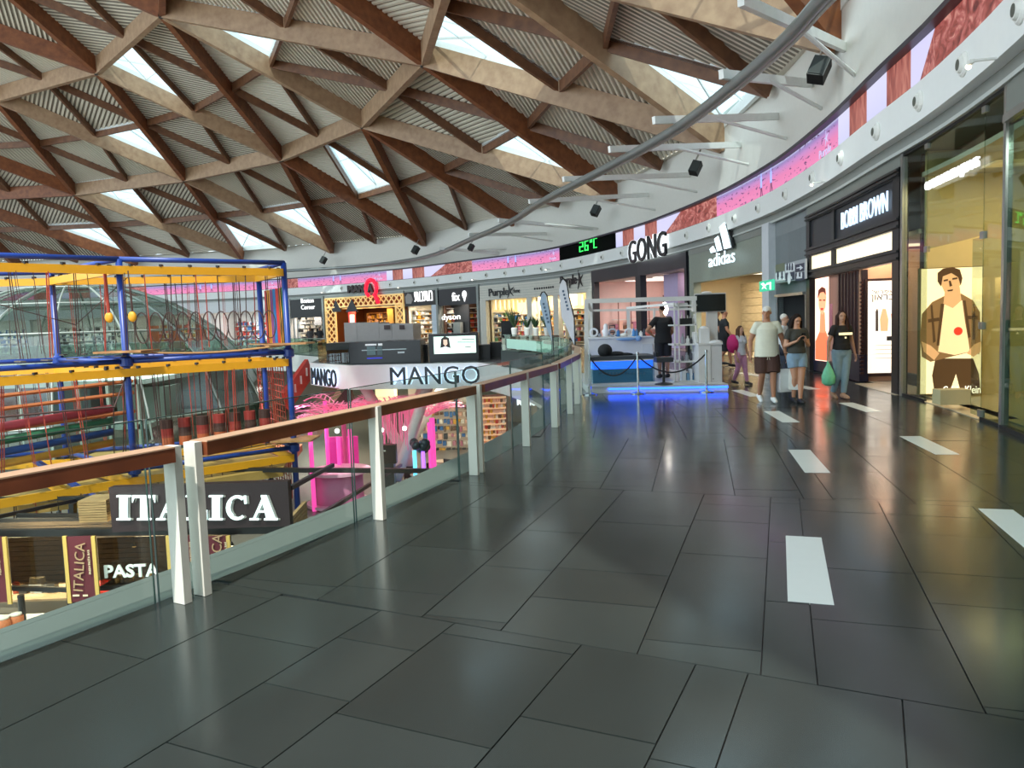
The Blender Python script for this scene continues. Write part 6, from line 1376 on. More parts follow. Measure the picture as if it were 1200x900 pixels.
# slanted white columns
for i, (a_, b_, D_) in enumerate((((428, 455), (440, 475), 34), ((497, 449), (478, 500), 36), ((512, 465), (485, 512), 38), ((488, 492), (470, 545), 33))):
    p, q = P(*a_, D_), P(*b_, D_); d = (q - p).normalized(); k = (LF - p.z) / d.z; m = MB(); m.tube([p - d * ((p.z + 1.0) / d.z * 1 if p.z < -1 else 0), p + d * k], .24, 12)
    tag(m.build('slanted_column', white, smooth=True), ('slanted white column under the left end of the platform', 'slanted white column right of the pink strands', 'slanted white column leaning beside the lit store', 'shorter slanted white column among the palm leaves')[i], 'column', 'slanted columns under the platform')
# lower shops
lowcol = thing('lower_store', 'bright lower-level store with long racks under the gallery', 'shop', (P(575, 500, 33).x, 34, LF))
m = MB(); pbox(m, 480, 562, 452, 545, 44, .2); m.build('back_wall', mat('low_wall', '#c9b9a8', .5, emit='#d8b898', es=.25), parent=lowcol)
rr = random.Random(12); g = MB()
for i in range(9):
    y = 466 + i * 8.5; x = 480
    while x < 560: w_ = rr.uniform(2, 6); pbox(g, x, x + w_ * .85, y, y + rr.uniform(3, 7), 43.6, .3, rr.choice((1, 9, 4, 3, 6, 2, 7))); x += w_ * 1.1
g.build('goods', pmats, parent=lowcol, kind='stuff')
rr = random.Random(11); g = MB()
for i in range(15):
    y = 468 + i * 6.2; x = 562
    while x < 592: w_ = rr.uniform(1.5, 4); pbox(g, x, x + w_ * .85, y, y + rr.uniform(2.5, 5), 31.5, .3, rr.choice((1, 9, 4, 3, 9, 0))); x += w_
g.build('goods', pmats, parent=lowcol, kind='stuff')
m = MB()
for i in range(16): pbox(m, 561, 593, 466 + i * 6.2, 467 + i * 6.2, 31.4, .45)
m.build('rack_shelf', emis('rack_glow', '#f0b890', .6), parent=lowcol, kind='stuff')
m = MB(); pbox(m, 558, 596, 462, 580, 31.95, .1); m.build('rack_back', mat('rack_back', '#8a5a48', .6), parent=lowcol)
# curved lower fascia with letters under the gallery (right of the rack store)
bz = mat('beige_front', '#a39a80', .5); m = MB()
AN = arc(33.3, -6, 22, 1.5)
lf = thing('lower_shopfront', 'curved beige lower-level shopfront under a dark violet fascia with white letters', 'shop', (ring(33.3, 8).x, ring(33.3, 8).y, LF))
for i in range(len(AN) - 1):
    p, q = AN[i], AN[i + 1]; m = MB(); m.bar((p.x, p.y, -3.6), (q.x, q.y, -3.6), .1, 3.96); m.build('beige_panel', bz, parent=lf)
    m = MB(); m.bar((p.x, p.y, -1.32), (q.x, q.y, -1.32), .2, .6); m.build('fascia_panel', mat('violet_fascia', '#4a4268', .4), parent=lf)
    m = MB(); m.bar((p.x - .12, p.y, -1.15), (q.x - .12, q.y, -1.15), .03, .06); m.build('blue_strip', emis('low_blue', '#2f55ff', 3), parent=lf)
    m = MB(); m.bb(p.x - .12, p.x - .04, p.y - .04, p.y + .04, LF, -1.6); m.build('mullion', greyp, parent=lf)
c = P(629, 468, 29.3); text_mb('MANGO', (c.x - .3, c.y - .6, c.z), (1, -.5, 0), (0, 0, 1), h=.32, w=1.0, depth=.05, bold=.03).build('sign_letters', emis('sign_white', '#ffffff'), parent=lf)
# table, chairs and clutter on the lower floor between the bar and the slab edge
t = thing('dark_screen_cabinet', 'dark cabinet with small emblem standing behind the single white post', 'cabinet', (P(450, 545, 30).x, 30, LF)); m = MB(); c = P(450, 532, 30); m.box((c.x, 30, c.z), (1.0, .3, .75)); m.build('panel', mat('cab_brown', '#2e2220', .4), parent=t); m = MB(); m.box((c.x, 30, (c.z - .37 + LF) / 2), (.8, .5, c.z - .37 - LF)); m.build('base', dark, parent=t); m = MB(); m.box((c.x, 29.84, c.z + .15), (.2, .01, .05)); m.build('emblem', white, parent=t)
rr = random.Random(6)
def cafe_table(x, y, D_, lab):
    c = P(x, y, D_); top = c.z; t = thing('cafe_table', lab, 'table', (c.x, c.y, LF), group='small tables on the lower level'); m = MB(); m.lathe((c.x, c.y, top - .04), [(.4, 0), (.4, .04)], 18); m.build('tabletop', mat('table_pale', '#cdb9a0', .4), parent=t); m = MB(); m.lathe((c.x, c.y, LF), [(.25, 0), (.04, .04), (.04, top - LF - .04)], 10); m.build('stem', steel, parent=t)
zt2 = LF + .75
for i, (x, D_, lab) in enumerate(((470, 31, 'small pale table right of the single white post'), (492, 33, 'small pale table behind the pink chair'), (520, 36, 'small pale table near the bright lower store'))):
    # table at normal height
    d = ray(x, 545); c = P(x, 545, D_); t = thing('cafe_table', lab, 'table', (c.x, c.y, LF), group='small tables on the lower level'); m = MB(); m.lathe((c.x, c.y, zt2 - .04), [(.45, 0), (.45, .04)], 18); m.build('tabletop', mat('table_pale', '#cdb9a0', .4), parent=t); m = MB(); m.lathe((c.x, c.y, LF), [(.25, 0), (.04, .04), (.04, zt2 - LF - .04)], 10); m.build('stem', steel, parent=t)
ch0 = None
for i, (x, D_, rz, lab, c_) in enumerate(((493, 31.6, .4, 'pink upholstered chair beside the small pale table', 0), (462, 32.5, 2.0, 'dark chair left of the small pale table', 1), (480, 34, 3.0, 'dark chair between the two tables', 1), (508, 34.5, 1.0, 'dark chair right of the pink chair', 1), (528, 35.5, 2.4, 'dark chair near the bright lower store', 1))):
    c = P(x, 540, D_); fm = (mat('chair_pink', '#c9567a', .6), mat('chair_dark', '#2a2526', .6))[c_]
    t = thing('cafe_chair', lab, 'chair', (c.x, c.y, LF), rz, group='chairs on the lower level')
    m = MB(); m.bb(-.23, .23, -.23, .23, .43, .5); m.build('seat', fm, parent=t, local=True); m = MB(); m.bb(-.23, .23, .19, .24, .5, .95); m.build('backrest', fm, parent=t, local=True)
    for sx in (-.2, .2):
        for sy in (-.2, .2): m = MB(); m.bb(sx - .02, sx + .02, sy - .02, sy + .02, 0, .43); m.build('leg', black, parent=t, local=True)
# balloon and light rig
m = MB(); c = P(493, 524, 32)
for k in range(9): m.ball(c + Vector((rr.uniform(-.35, .35), rr.uniform(-.2, .2), rr.uniform(-.3, .3))), .2, nu=8, nv=6)
tag(m.build('balloon_cluster', mat('balloon_dark', '#2f4048', .3), smooth=True), 'cluster of dark shiny balloons right of the pink strands', 'balloons')
for x, c_ in ((487, '#59c8f0'), (497, '#9a5af0')): a_, b_ = P(x, 560, 32), P(x, 528, 32); m = MB(); m.lathe((a_.x, a_.y, LF), [(.08, 0), (.08, b_.z - LF)], 10); tag(m.build('light_tube', emis('tube_' + c_, c_, 2.5), smooth=True), 'upright glowing %s tube under the balloon cluster' % ('blue' if x < 490 else 'violet'), 'lamp')
# lamp-lit cream box above
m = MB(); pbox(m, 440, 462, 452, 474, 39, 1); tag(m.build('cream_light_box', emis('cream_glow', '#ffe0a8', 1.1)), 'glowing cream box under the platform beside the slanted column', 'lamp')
# escalator side with red panels left of the platform
t = thing('escalator', 'descending escalator side with red white patterned panel left of the platform', 'escalator', (P(355, 470, 40).x, 40, LF)); a_, b_ = P(362, 431, 38.5), P(335, 470, 36); F = None
m = MB(); m.bar(a_, b_, .2, 1.0); m.build('red_panel', mat('escalator_red', '#c0392f', .5), parent=t)
for k in range(4): c = a_.lerp(b_, .12 + k * .25); m = MB(); m.box(c + Vector((0, -.25, 0)), (.25, .06, .4)); m.build('panel_mark', white, parent=t)
m = MB(); m.bar(a_ + Vector((1.2, 0, -1.4)), b_ + Vector((1.0, 0, -1.4)), .8, .9); m.build('truss', mat('truss_tan', '#a59a84', .5), parent=t)
m = MB(); pz_ = [P(375, 492, 34), P(408, 452, 34), P(420, 488, 34)]; m.add([*pz_, *[v + Vector((0, .5, 0)) for v in pz_]], [(0, 2, 1), (3, 4, 5), (0, 1, 4, 3), (1, 2, 5, 4), (2, 0, 3, 5)]); tag(m.build('brown_awning', mat('awning_brown', '#4a3a30', .6)), 'dark brown triangular awning under the slanted platform face', 'awning')

# ================================================================ FILL LIGHTS ADDED TO BRIGHTEN THE LOWER LEVEL
ld = emis('panel_lamp', '#fff4e2', 4)
for i, (x, y, z, e, sz, c_) in enumerate(((-8.5, 18.4, -2.6, 120, 1.5, '#ffe2b8'), (-12, 18.4, -2.6, 120, 1.5, '#ffe2b8'), (-10, 15.5, -1.0, 90, 1.5, '#fff0dc'), (-20, 41, .2, 350, 4, '#eef8f4'), (-29, 43, .2, 350, 4, '#eef8f4'), (-4, 39, -1.25, 260, 4, '#ffeada'), (-9, 42, -1.25, 260, 4, '#ffeada'), (-10, 33, -1.6, 160, 2.0, '#ffb0dc'), (-14, 56, -1.3, 300, 4, '#fff4e8'), (-1.5, 35.5, -1.25, 150, 2.5, '#fff0e0'))):
    la = bpy.data.lights.new('lower_fill', 'AREA'); la.energy = e; la.size = sz; la.color = lin(c_)[:3]; lo = bpy.data.objects.new('lower_fill', la); lo.location = (x, y, z); COL.objects.link(lo)
# ================================================================ PEOPLE
def limb(m, pts, rs, n=12, flat=1.0):
    """tapered limb with rounded joints, ready to be fused"""
    for i in range(len(pts) - 1):
        a, b = Vector(pts[i]), Vector(pts[i + 1]); L_ = (b - a).length; k = max(2, int(L_ / .03))
        m.tube([a.lerp(b, j / k) for j in range(k + 1)], [rs[i] + (rs[i + 1] - rs[i]) * j / k for j in range(k + 1)], n)
    for p, r in zip(pts, rs): m.ball(p, r * 1.0, nu=12, nv=8)
def ring_loft(m, secs, n=20):
    """stack of ellipses (centre, rx, ry), closed"""
    o = len(m.v)
    for c, rx, ry in secs:
        for j in range(n): a = 2 * PI * j / n; m.v.append(Vector(c) + Vector((rx * math.cos(a), ry * math.sin(a), 0)))
    for i in range(len(secs) - 1):
        for j in range(n): m.f.append([o + i * n + j, o + i * n + (j + 1) % n, o + (i + 1) * n + (j + 1) % n, o + (i + 1) * n + j]); m.mi.append(0)
    m.f.append([o + j for j in range(n - 1, -1, -1)]); m.mi.append(0); e = o + (len(secs) - 1) * n; m.f.append([e + j for j in range(n)]); m.mi.append(0)
def fuse(o, vox):
    r = o.modifiers.new('fuse', 'REMESH'); r.mode = 'VOXEL'; r.voxel_size = vox; r.use_smooth_shade = True
    s = o.modifiers.new('smooth', 'SMOOTH'); s.factor = .5; s.iterations = 3; return o
def hand(m, w, d, side, curl, up=None):
    """palm and five unequal fingers; w wrist, d hand direction, side = towards the thumb"""
    d = Vector(d).normalized(); side = Vector(side); side = (side - d * side.dot(d)).normalized(); nrm = d.cross(side)
    c = w + d * .045; m.ball(c, (.040, .018, .052), Matrix((side, nrm, d)).transposed())
    for k, (o_, L_, r_) in enumerate(((.030, .068, .0085), (.010, .076, .009), (-.010, .070, .0085), (-.029, .055, .0075))):
        b0 = w + d * .082 + side * o_; q1 = b0 + d * L_ * .45 * math.cos(curl * .5) + nrm * L_ * .45 * math.sin(curl * .5); q2 = q1 + d * L_ * .35 * math.cos(curl * 1.3) + nrm * L_ * .35 * math.sin(curl * 1.3); q3 = q2 + d * L_ * .25 * math.cos(curl * 2) + nrm * L_ * .25 * math.sin(curl * 2)
        limb(m, [w + d * .04 + side * o_ * .8, b0, q1, q2, q3], [r_ * 1.1, r_ * 1.1, r_, r_ * .95, r_ * .8], 8)
    t0 = w + d * .03 + side * .03; t1 = t0 + (side * .8 + d * .9 + nrm * .3).normalized() * .035; t2 = t1 + (side * .25 + d + nrm * .5).normalized() * .03; limb(m, [w + d * .02 + side * .012, t0, t1, t2], [.014, .0125, .011, .009], 8)
def person(label, base, h, facing, skin, J, shirt=None, sleeves=.5, legs=None, leglen=.5, shoes='#e8e8e8', hair=None, hairkind='short', female=False, shirtlen=.50, vox=.011, extra=None, group=None, heavy=1.0, headturn=0, headtilt=0, shirt_loose=1.0, leg_loose=1.0):
    """J: joints as fractions of height in the person's frame (x right, y forward, z up)"""
    t = thing('person', label, 'person', base, facing, group)
    D_ = dict(lsh=(-.098, 0, .805), rsh=(.098, 0, .805), lel=(-.135, -.01, .635), rel=(.135, -.01, .635), lwr=(-.14, .05, .48), rwr=(.14, .05, .48),
              lhip=(-.052, 0, .52), rhip=(.052, 0, .52), lkn=(-.055, .02, .285), rkn=(.055, .02, .285), lan=(-.055, 0, .045), ran=(.055, 0, .045), lean=(0, 0))
    D_.update(J); g = {k: Vector(v) * h for k, v in D_.items() if len(v) == 3}; lx, ly = D_['lean']; hv = heavy
    sw = (.9 if female else 1.0)
    def C(z, dx=0, dy=0): k = max(0, z - .5); return Vector((lx * k + dx, ly * k + dy, z)) * h
    m = MB()
    ring_loft(m, [(C(.485), .05 * h, .045 * h), (C(.50), .082 * h * hv, .06 * h * hv), (C(.54), (.09 if female else .088) * h * hv, .064 * h * hv), (C(.60), (.068 if female else .08) * h * hv, .055 * h * hv), (C(.66), .078 * h * sw * hv, .058 * h * hv), (C(.73), .094 * h * sw * hv, .066 * h * hv), (C(.79), .094 * h * sw, .054 * h), (C(.825), .06 * h * sw, .042 * h), (C(.845), .03 * h, .03 * h)])
    if female:
        for sx in (-1, 1): m.ball(C(.735, sx * .04, .045), .032 * h)
    nk = C(.845); hd = C(.93, 0, .008)
    limb(m, [C(.80), nk, C(.885, 0, .004)], [.042 * h, .034 * h * hv ** .5, .033 * h], 12)
    HM = Matrix.Rotation(headturn, 3, 'Z') @ Matrix.Rotation(-headtilt, 3, 'X')
    def hp(x, y, z): return hd + HM @ (Vector((x, y, z)) * h * 1.06)
    m.ball(hp(0, -.004, .012), (.042 * h, .052 * h, .052 * h), HM, 18, 12); m.ball(hp(0, .012, -.022), (.034 * h, .036 * h, .040 * h), HM, 14, 10); m.ball(hp(0, .034, -.046), (.014 * h, .011 * h, .010 * h), HM)
    m.tube([hp(0, .046, .006), hp(0, .058, -.014)], [.0035 * h, .0075 * h], 8); m.ball(hp(0, .054, -.014), .0075 * h)
    for sx in (-1, 1): m.ball(hp(sx * .043, 0, -.004), (.006 * h, .011 * h, .016 * h), HM); m.ball(hp(sx * .02, .038, .014), (.016 * h, .008 * h, .006 * h), HM)
    for s in 'lr':
        sg = -1 if s == 'l' else 1; sh = g[s + 'sh'] * 1.0; sh.x *= sw; sh += Vector((lx * .3 * h, ly * .3 * h, 0))
        limb(m, [C(.80, sg * .05), sh, g[s + 'el'], g[s + 'wr']], [.036 * h, .034 * h * hv ** .5, .023 * h * hv ** .5, .0145 * h], 12)
        m.ball(g[s + 'el'].lerp(g[s + 'wr'], .25), .024 * h * hv ** .5)
        d = (g[s + 'wr'] - g[s + 'el']); dd = D_.get(s + 'hd'); d = Vector(dd) if dd else d
        hm_ = MB(); hand(m, g[s + 'wr'], d, Vector(D_.get(s + 'th', (0, 1, 0))), D_.get(s + 'cu', .45) * (1 if s == 'l' else -1))
        hi, kn, an = g[s + 'hip'], g[s + 'kn'], g[s + 'an']
        limb(m, [hi, hi.lerp(kn, .4), kn], [.058 * h * hv, .050 * h * hv, .033 * h], 14); limb(m, [kn, kn.lerp(an, .3) + Vector((0, -.008 * h, 0)), an], [.032 * h, .033 * h, .020 * h], 12)
        fd = Vector(D_.get(s + 'ft', (0, 1, -.02))).normalized(); limb(m, [an + Vector((0, 0, -.015 * h)) - fd * .02 * h, an + Vector((0, 0, -.024 * h)) + fd * .05 * h, an + Vector((0, 0, -.031 * h)) + fd * .09 * h], [.024 * h, .02 * h, .013 * h], 10)
    body = fuse(m.build('body', mat('skin_' + skin, skin, .5, var=.04), parent=t, local=True), vox)
    ft = []
    # eyes and mouth
    m = MB()
    for sx in (-1, 1): m.ball(hp(sx * .017, .047, .004), (.0055 * h, .003 * h, .0028 * h), HM, 8, 6)
    m.build('eye', mat('eye_dark', '#1d1714', .3), parent=body, local=True)
    m = MB(); m.ball(hp(0, .0475, -.031), (.010 * h, .003 * h, .003 * h), HM, 8, 6); m.build('mouth', mat('lip', '#9a5148', .5), parent=body, local=True)
    m = MB()
    for sx in (-1, 1): m.ball(hp(sx * .018, .0475, .015), (.008 * h, .002 * h, .0016 * h), HM, 8, 5)
    m.build('eyebrow', mat('brow', '#2c1f18', .7), parent=body, local=True)
    if shirt:
        q = shirt_loose; m = MB(); zb = shirtlen
        ring_loft(m, [(C(zb), (.100 if female else .116) * h * hv, .082 * h * hv * q), (C(zb + .06), (.096 if female else .112) * h * hv, .076 * h * hv * q), (C(.62), (.082 if female else .094) * h * hv * q, .07 * h * hv * q), (C(.70), .098 * h * sw * hv, .076 * h * hv), (C(.76), .104 * h * sw * hv, .072 * h * hv), (C(.80), .096 * h * sw, .058 * h), (C(.824), .066 * h * sw, .047 * h), (C(.832), .056 * h * sw, .043 * h)], 24)
        if female:
            for sx in (-1, 1): m.ball(C(.735, sx * .042, .052), .036 * h)
        for s in 'lr':
            sg = -1 if s == 'l' else 1; sh = g[s + 'sh'] * 1.0; sh.x *= sw; sh += Vector((lx * .3 * h, ly * .3 * h, 0)); e = sh.lerp(g[s + 'el'], min(1, sleeves * 1.25)); pts = [C(.80, sg * .05), sh, e]; rs = [.04 * h, .037 * h * hv ** .5, .038 * h * hv ** .5 * q]
            if sleeves > .9: pts.append(g[s + 'wr']); rs.append(.02 * h)
            for i in range(len(pts) - 1): m.tube([Vector(pts[i]).lerp(Vector(pts[i + 1]), j / 5) for j in range(6)], [rs[i] + (rs[i + 1] - rs[i]) * j / 5 for j in range(6)], 14)
            m.ball(sh, .037 * h * hv ** .5)
        fuse(m.build('shirt', mat('cloth_' + shirt, shirt, .85, var=.08, scale=12), parent=t, local=True), vox)
    if legs:
        m = MB(); q = leg_loose
        ring_loft(m, [(C(.47), .07 * h, .058 * h), (C(.50), .093 * h * hv, .07 * h * hv), (C(.545), .095 * h * hv, .07 * h * hv), (C(.575), .08 * h * hv, .064 * h * hv)])
        for s in 'lr':
            hi, kn, an = g[s + 'hip'], g[s + 'kn'], g[s + 'an']; full = leglen > .6
            if full: seg = [hi, hi.lerp(kn, .4), kn, kn.lerp(an, .35), kn.lerp(an, .93)]; rs = [.064 * h * hv, .058 * h * hv * q, .042 * h * q, .040 * h * q, .030 * h * q]
            else: seg = [hi, hi.lerp(kn, leglen * 1.0), hi.lerp(kn, min(1.1, leglen * 2))]; rs = [.064 * h * hv, .061 * h * hv * q, .058 * h * hv * q]
            for i in range(len(seg) - 1): m.tube([seg[i].lerp(seg[i + 1], j / 5) for j in range(6)], [rs[i] + (rs[i + 1] - rs[i]) * j / 5 for j in range(6)], 14)
            for p_, r_ in list(zip(seg, rs))[:-1]: m.ball(p_, r_)
        fuse(m.build('trousers' if leglen > .6 else 'shorts', mat('cloth_' + legs, legs, .85, var=.16, scale=14), parent=t, local=True), vox)
    for s in 'lr':
        an = g[s + 'an']; fd = Vector(D_.get(s + 'ft', (0, 1, -.02))).normalized(); m = MB(); limb(m, [an + Vector((0, 0, -.012 * h)) - fd * .022 * h, an + Vector((0, 0, -.022 * h)) + fd * .05 * h, an + Vector((0, 0, -.028 * h)) + fd * .095 * h], [.029 * h, .025 * h, .019 * h], 12)
        if shoes: m.build('shoe', mat('shoe_' + shoes, shoes, .5), parent=t, smooth=True, local=True)
    if hair:
        hm2 = mat('hair_' + hair, hair, .7, var=.25, scale=30, spec=.15); m = MB()
        if hairkind == 'short': m.ball(hp(0, -.009, .020), (.0445 * h, .052 * h, .050 * h), HM, 18, 12)
        if hairkind == 'long':
            m.ball(hp(0, -.010, .020), (.047 * h, .052 * h, .050 * h), HM, 18, 12); 
            for sx in (-1, 1): limb(m, [hp(sx * .036, -.004, .015), hp(sx * .046, 0, -.03), hp(sx * .052, .006, -.085), hp(sx * .055, .018, -.14), hp(sx * .05, .03, -.18)], [.018 * h, .020 * h, .022 * h, .020 * h, .008 * h], 10)
            limb(m, [hp(0, -.03, .02), hp(0, -.042, -.05), hp(0, -.05, -.13), hp(0, -.055, -.19)], [.035 * h, .042 * h, .045 * h, .02 * h], 12)
            limb(m, [hp(-.03, -.035, 0), hp(-.035, -.04, -.15)], [.03 * h, .028 * h], 10); limb(m, [hp(.03, -.035, 0), hp(.035, -.04, -.15)], [.03 * h, .028 * h], 10)
        o = m.build('hair', hm2, parent=body, local=True); fuse(o, vox)
    if hairkind == 'cap':
        m = MB(); m.ball(hp(0, -.004, .024), (.047 * h, .056 * h, .044 * h), HM, 18, 12); m.ball(hp(0, -.052, .012), (.032 * h, .032 * h, .006 * h), HM, 14, 8); fuse(m.build('cap', mat('cap_white', '#d9d6cf', .8, var=.35, scale=40), parent=body, local=True), vox)
        m = MB(); m.tube([hp(.043 * math.cos(a), .043 * math.sin(a) * 1.15, .008) for a in [R_(-160 + 20 * k) for k in range(8)]], .004 * h, 5)
    if extra: extra(t, g, h, hp)
    return t
def toward(p, yaw=0): return PI + yaw   # facing the camera
# 1 man in cream T-shirt
b = atz(899, 471, 0)
def bags(t, g, h, hp):
    pass
walkA = dict(lkn=(-.05, .06, .29), lan=(-.05, .075, .05), rkn=(.055, .03, .285), ran=(.058, -.095, .062), rft=(0, 1, -.25), lel=(-.155, -.02, .64), lwr=(-.17, .04, .49), rel=(.16, -.03, .64), rwr=(.165, .01, .49))
man = person('man in cream T-shirt, dark shorts and backwards cap carrying white bags', b, 1.76, PI - .12, '#b07c5e', dict(walkA, lel=(-.165, -.02, .64), lwr=(-.185, .03, .485)), '#dcdac6', .42, '#4a3028', .46, '#e6e8e6', '#2a201a', 'cap', shirtlen=.475, shirt_loose=1.12, heavy=1.12, leg_loose=1.15, vox=.010, headturn=-.35)
cordm = mat('cord', '#d8cfb8', .8)
m = MB(); m.tube([(-.012, .155, .84), (-.02, .16, .78)], .005, 5); m.tube([(.012, .155, .84), (.025, .16, .785)], .005, 5); m.build('drawstring', cordm, parent=man, local=True)
m = MB(); m.tube([(-.185 * 1.76 + .0 + .03 * math.cos(a), .03 * 1.76 + .03 * math.sin(a), .50 * 1.76) for a in [2 * PI * k / 10 for k in range(10)]], .006, 5, closed=True); m.build('watch', black, parent=man, local=True)
# bags in the man's left hand (right in the picture)
def bag(name, lab, c, w, d_, h_, mt, hm3, rz=0, hand_z=None, grp=None):
    t = thing(name, lab, 'bag', c, rz); m = MB(); o = len(m.v)
    for z, k in ((0, .92), (h_ * .15, 1), (h_ * .8, .95), (h_, .86)):
        for sx, sy in ((-1, -1), (1, -1), (1, 1), (-1, 1)): m.v.append(Vector((sx * w / 2 * k, sy * d_ / 2 * k * (.6 if z == h_ else 1), z)))
    for i in range(3):
        for j in range(4): m.f.append([o + i * 4 + j, o + i * 4 + (j + 1) % 4, o + (i + 1) * 4 + (j + 1) % 4, o + (i + 1) * 4 + j]); m.mi.append(0)
    m.f.append([o + 3, o + 2, o + 1, o]); m.mi.append(0); m.f.append([o + 12, o + 13, o + 14, o + 15]); m.mi.append(0)
    m.build('bag_body', mt, parent=t, local=True); m = MB(); hz = hand_z or h_ + .14
    for sy in (-.02, .02): m.tube([(-w * .3, sy, h_ - .02), (-w * .1, sy, hz - .02), (0, sy, hz), (w * .1, sy, hz - .02), (w * .3, sy, h_ - .02)], .006, 5)
    m.build('bag_handle', hm3, parent=t, local=True); return t
paper = mat('bag_white', '#d6d8d6', .6); wrap = mat('bag_cream', '#dedfd8', .7)
Mz = Matrix.Rotation(PI - .12, 3, 'Z'); hw = b + Mz @ Vector((-.185 * 1.76, .045 * 1.76, .43 * 1.76))
bag('shopping_bag', 'tall white paper shopping bag held by the man in the cap', (hw.x - .02, hw.y + .02, hw.z - .57), .26, .12, .42, paper, black, .2, hand_z=.57)
bag('shopping_bag', 'puffy cream shopping bag held outermost by the man in the cap', (hw.x + .13, hw.y - .12, hw.z - .52), .26, .16, .37, wrap, black, -.3, hand_z=.52)
# 2 young woman with phone
b = atz(934, 472, 0); s_gr = '#3d3c36'
girl = person('young woman in dark T-shirt and denim shorts looking at her phone', b, 1.60, PI + .05, '#c08d70', dict(lel=(-.13, 0, .645), rel=(.13, 0, .645), lwr=(-.045, .12, .70), rwr=(.045, .12, .70), lhd=(.25, .35, .5), rhd=(-.25, .35, .5), lth=(.4, .2, .5), rth=(-.4, .2, .5), lkn=(-.03, .05, .285), lan=(-.012, .06, .048), rkn=(.03, .02, .29), ran=(.014, -.06, .055), rft=(0, 1, -.2)), s_gr, .45, '#7f98ac', .26, '#1c1b1c', '#231915', 'long', True, shirtlen=.56, vox=.010, headtilt=.45, leg_loose=1.1)
Mz = Matrix.Rotation(PI + .05, 3, 'Z'); c = b + Mz @ Vector((0, .165 * 1.6, .755 * 1.6)); m = MB(); m.box(c, (.07, .012, .14), Mz @ Vector((1, 0, 0)), Mz @ Vector((0, .8, -.6))); tag(m.build('phone', black), 'black phone in the hands of the woman in denim shorts', 'phone')
# 3 woman in black tee and jeans
b = atz(986, 466.5, 0)
wom = person('woman in black T-shirt and light ripped jeans holding a green bag', b, 1.63, PI + .12, '#bd8e74', dict(lel=(-.145, -.03, .65), lwr=(-.17, -.01, .50), rel=(.15, -.01, .65), rwr=(.175, .02, .50), lkn=(-.02, .05, .285), lan=(.015, .07, .05), rkn=(.045, .01, .285), ran=(.065, -.07, .055), rft=(.1, 1, -.2)), '#1d1b1c', .45, '#8098a4', .9, '#a98266', '#3a2620', 'long', True, shirtlen=.555, vox=.010, headturn=-.25, leg_loose=1.0, shirt_loose=1.1)
Mz = Matrix.Rotation(PI + .12, 3, 'Z'); up = Vector((0, 0, 1)); fw = Mz @ Vector((0, 1, 0)); rt = Mz @ Vector((-1, 0, 0))
text_mb('LOVERS', b + fw * .155 + up * 1.22, rt, up, h=.06, w=.24, depth=.006, bold=.02) and None
m = MB(); m.box((0, .1425, 1.2), (.26, .012, .045)); m.box((0, .1425, 1.13), (.03, .012, .03)); m.build('shirt_print', mat('print_cream', '#cfc8b0', .7), parent=wom, local=True)
hw = b + Mz @ Vector((.175 * 1.63, .03 * 1.63, .44 * 1.63)); gb = thing('plastic_bag', 'small mint green plastic bag hanging from the woman in black', 'bag', (hw.x, hw.y, hw.z - .45))
m = MB(); m.lathe((hw.x, hw.y, hw.z - .47), [(.05, 0), (.115, .05), (.12, .18), (.08, .3), (.03, .4), (.02, .47)], 14); m.build('bag_body', mat('bag_green', '#7fdcae', .4, var=.2, scale=18), parent=gb, smooth=True)
# 4 kiosk attendant from behind
b = P(778, 447, 18.3); b.z = KZ + .003
person('kiosk attendant in black seen from behind, hand on hip', b, 1.74, .15, '#a57a60', dict(lel=(-.24, -.04, .66), lwr=(-.125, .02, .575), lhd=(.5, .2, -.3), rel=(.15, .03, .64), rwr=(.13, .10, .56)), '#15161a', .5, '#191a20', .46, '#17181a', '#2b211c', 'short', vox=.012, heavy=1.1, shirtlen=.48, headturn=.2)
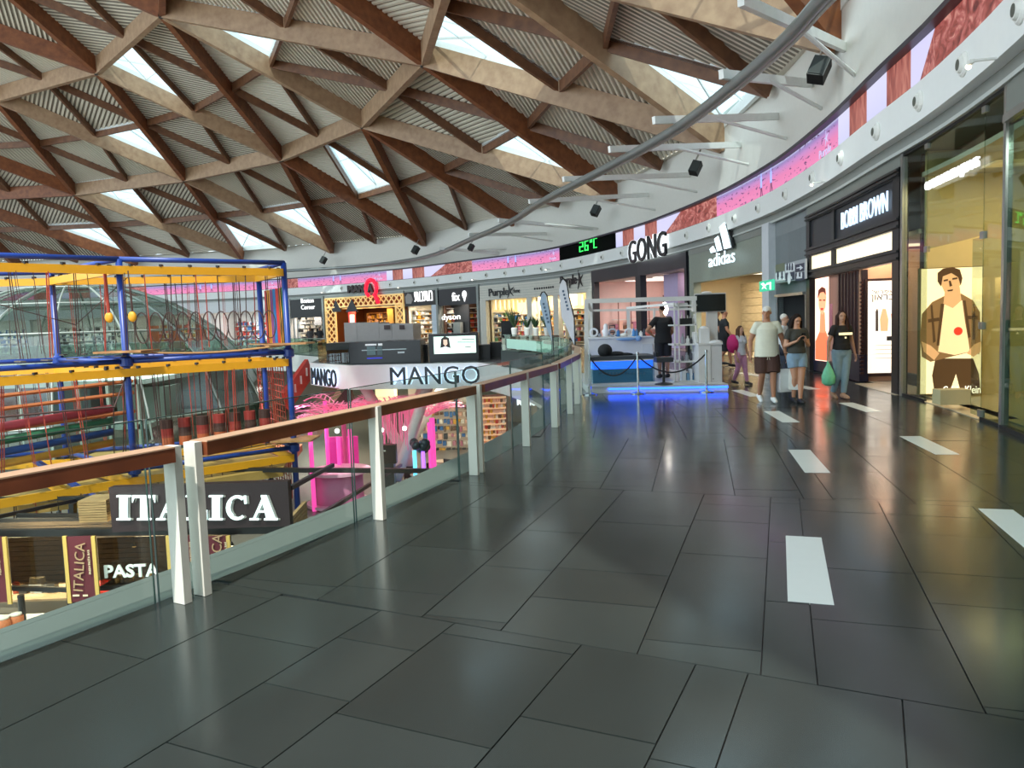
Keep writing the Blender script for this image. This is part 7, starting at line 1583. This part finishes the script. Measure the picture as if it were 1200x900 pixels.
# 5, 6 two men in black walking right
for i, (x, y, lab, vx) in enumerate(((849, 428, 'bald man in black shirt and shorts walking in front of the beige store wall', .013), (840, 427, 'second man in black half hidden behind the walking bald man', .014))):
    D5 = (23.2, 24.3)[i]; b = P(x, y, D5); b.z = .003
    person(lab, b, 1.78, -PI / 2 - .1, '#a57258', dict(lkn=(-.05, .1, .3), lan=(-.05, .12, .06), rkn=(.05, 0, .29), ran=(.05, -.16, .09), rft=(0, 1, -.6), lel=(-.12, -.06, .65), lwr=(-.12, 0, .5), rel=(.12, .03, .65), rwr=(.12, .12, .53)), '#16171b', .5, '#1a1b20', .5, '#141416', '#3a2c24', 'short', vox=vx, heavy=1.12)
# 7 child in pink leggings with pink bag
b = atz(868, 451, 0); kid = person('girl in pink leggings and pale top with bright pink backpack', b, 1.36, PI + .5, '#c79a80', dict(lkn=(-.05, .05, .29), lan=(-.05, .1, .05), rkn=(.05, 0, .29), ran=(.06, -.1, .07)), '#cfd2dc', .5, '#c98fb0', .9, '#2a2a30', '#5a4232', 'long', True, vox=.012)
m = MB(); m.ball((.17, -.06, .95), (.15, .13, .22)); m.build('backpack', mat('backpack_pink', '#d02a7a', .6), parent=kid, smooth=True, local=True)
# 8 older person in white behind
b = atz(919, 452, 0); old = person('white-haired person in a white shirt behind the woman in shorts', b, 1.6, PI + 1.0, '#c69c84', dict(lkn=(-.05, .06, .29), lan=(-.05, .08, .05)), '#dfe2e6', .95, '#3a4152', .9, '#8f96a4', '#dcd6cc', 'short', True, vox=.012)
m = MB(); m.ball((.18, .02, .82), (.06, .14, .14)); m.build('shoulder_bag', mat('bag_navy', '#1c2030', .6), parent=old, smooth=True, local=True)
# 9, 10 distant walkers by the shoe shop
for x, lab, sh_ in ((364.5, 'distant person in grey walking past the white shoe shop', '#4a4648'), (376, 'distant person in black and yellow-green near the lattice shopfront', '#26262a')):
    b = P(x, 410, 56); b.z = .003; person(lab, b, 1.7, PI, '#8a6450', dict(lkn=(-.05, .05, .29), lan=(-.05, .08, .05)), sh_, .8, '#3c3f48', .9, '#222222', '#1f1815', 'short', vox=.03)
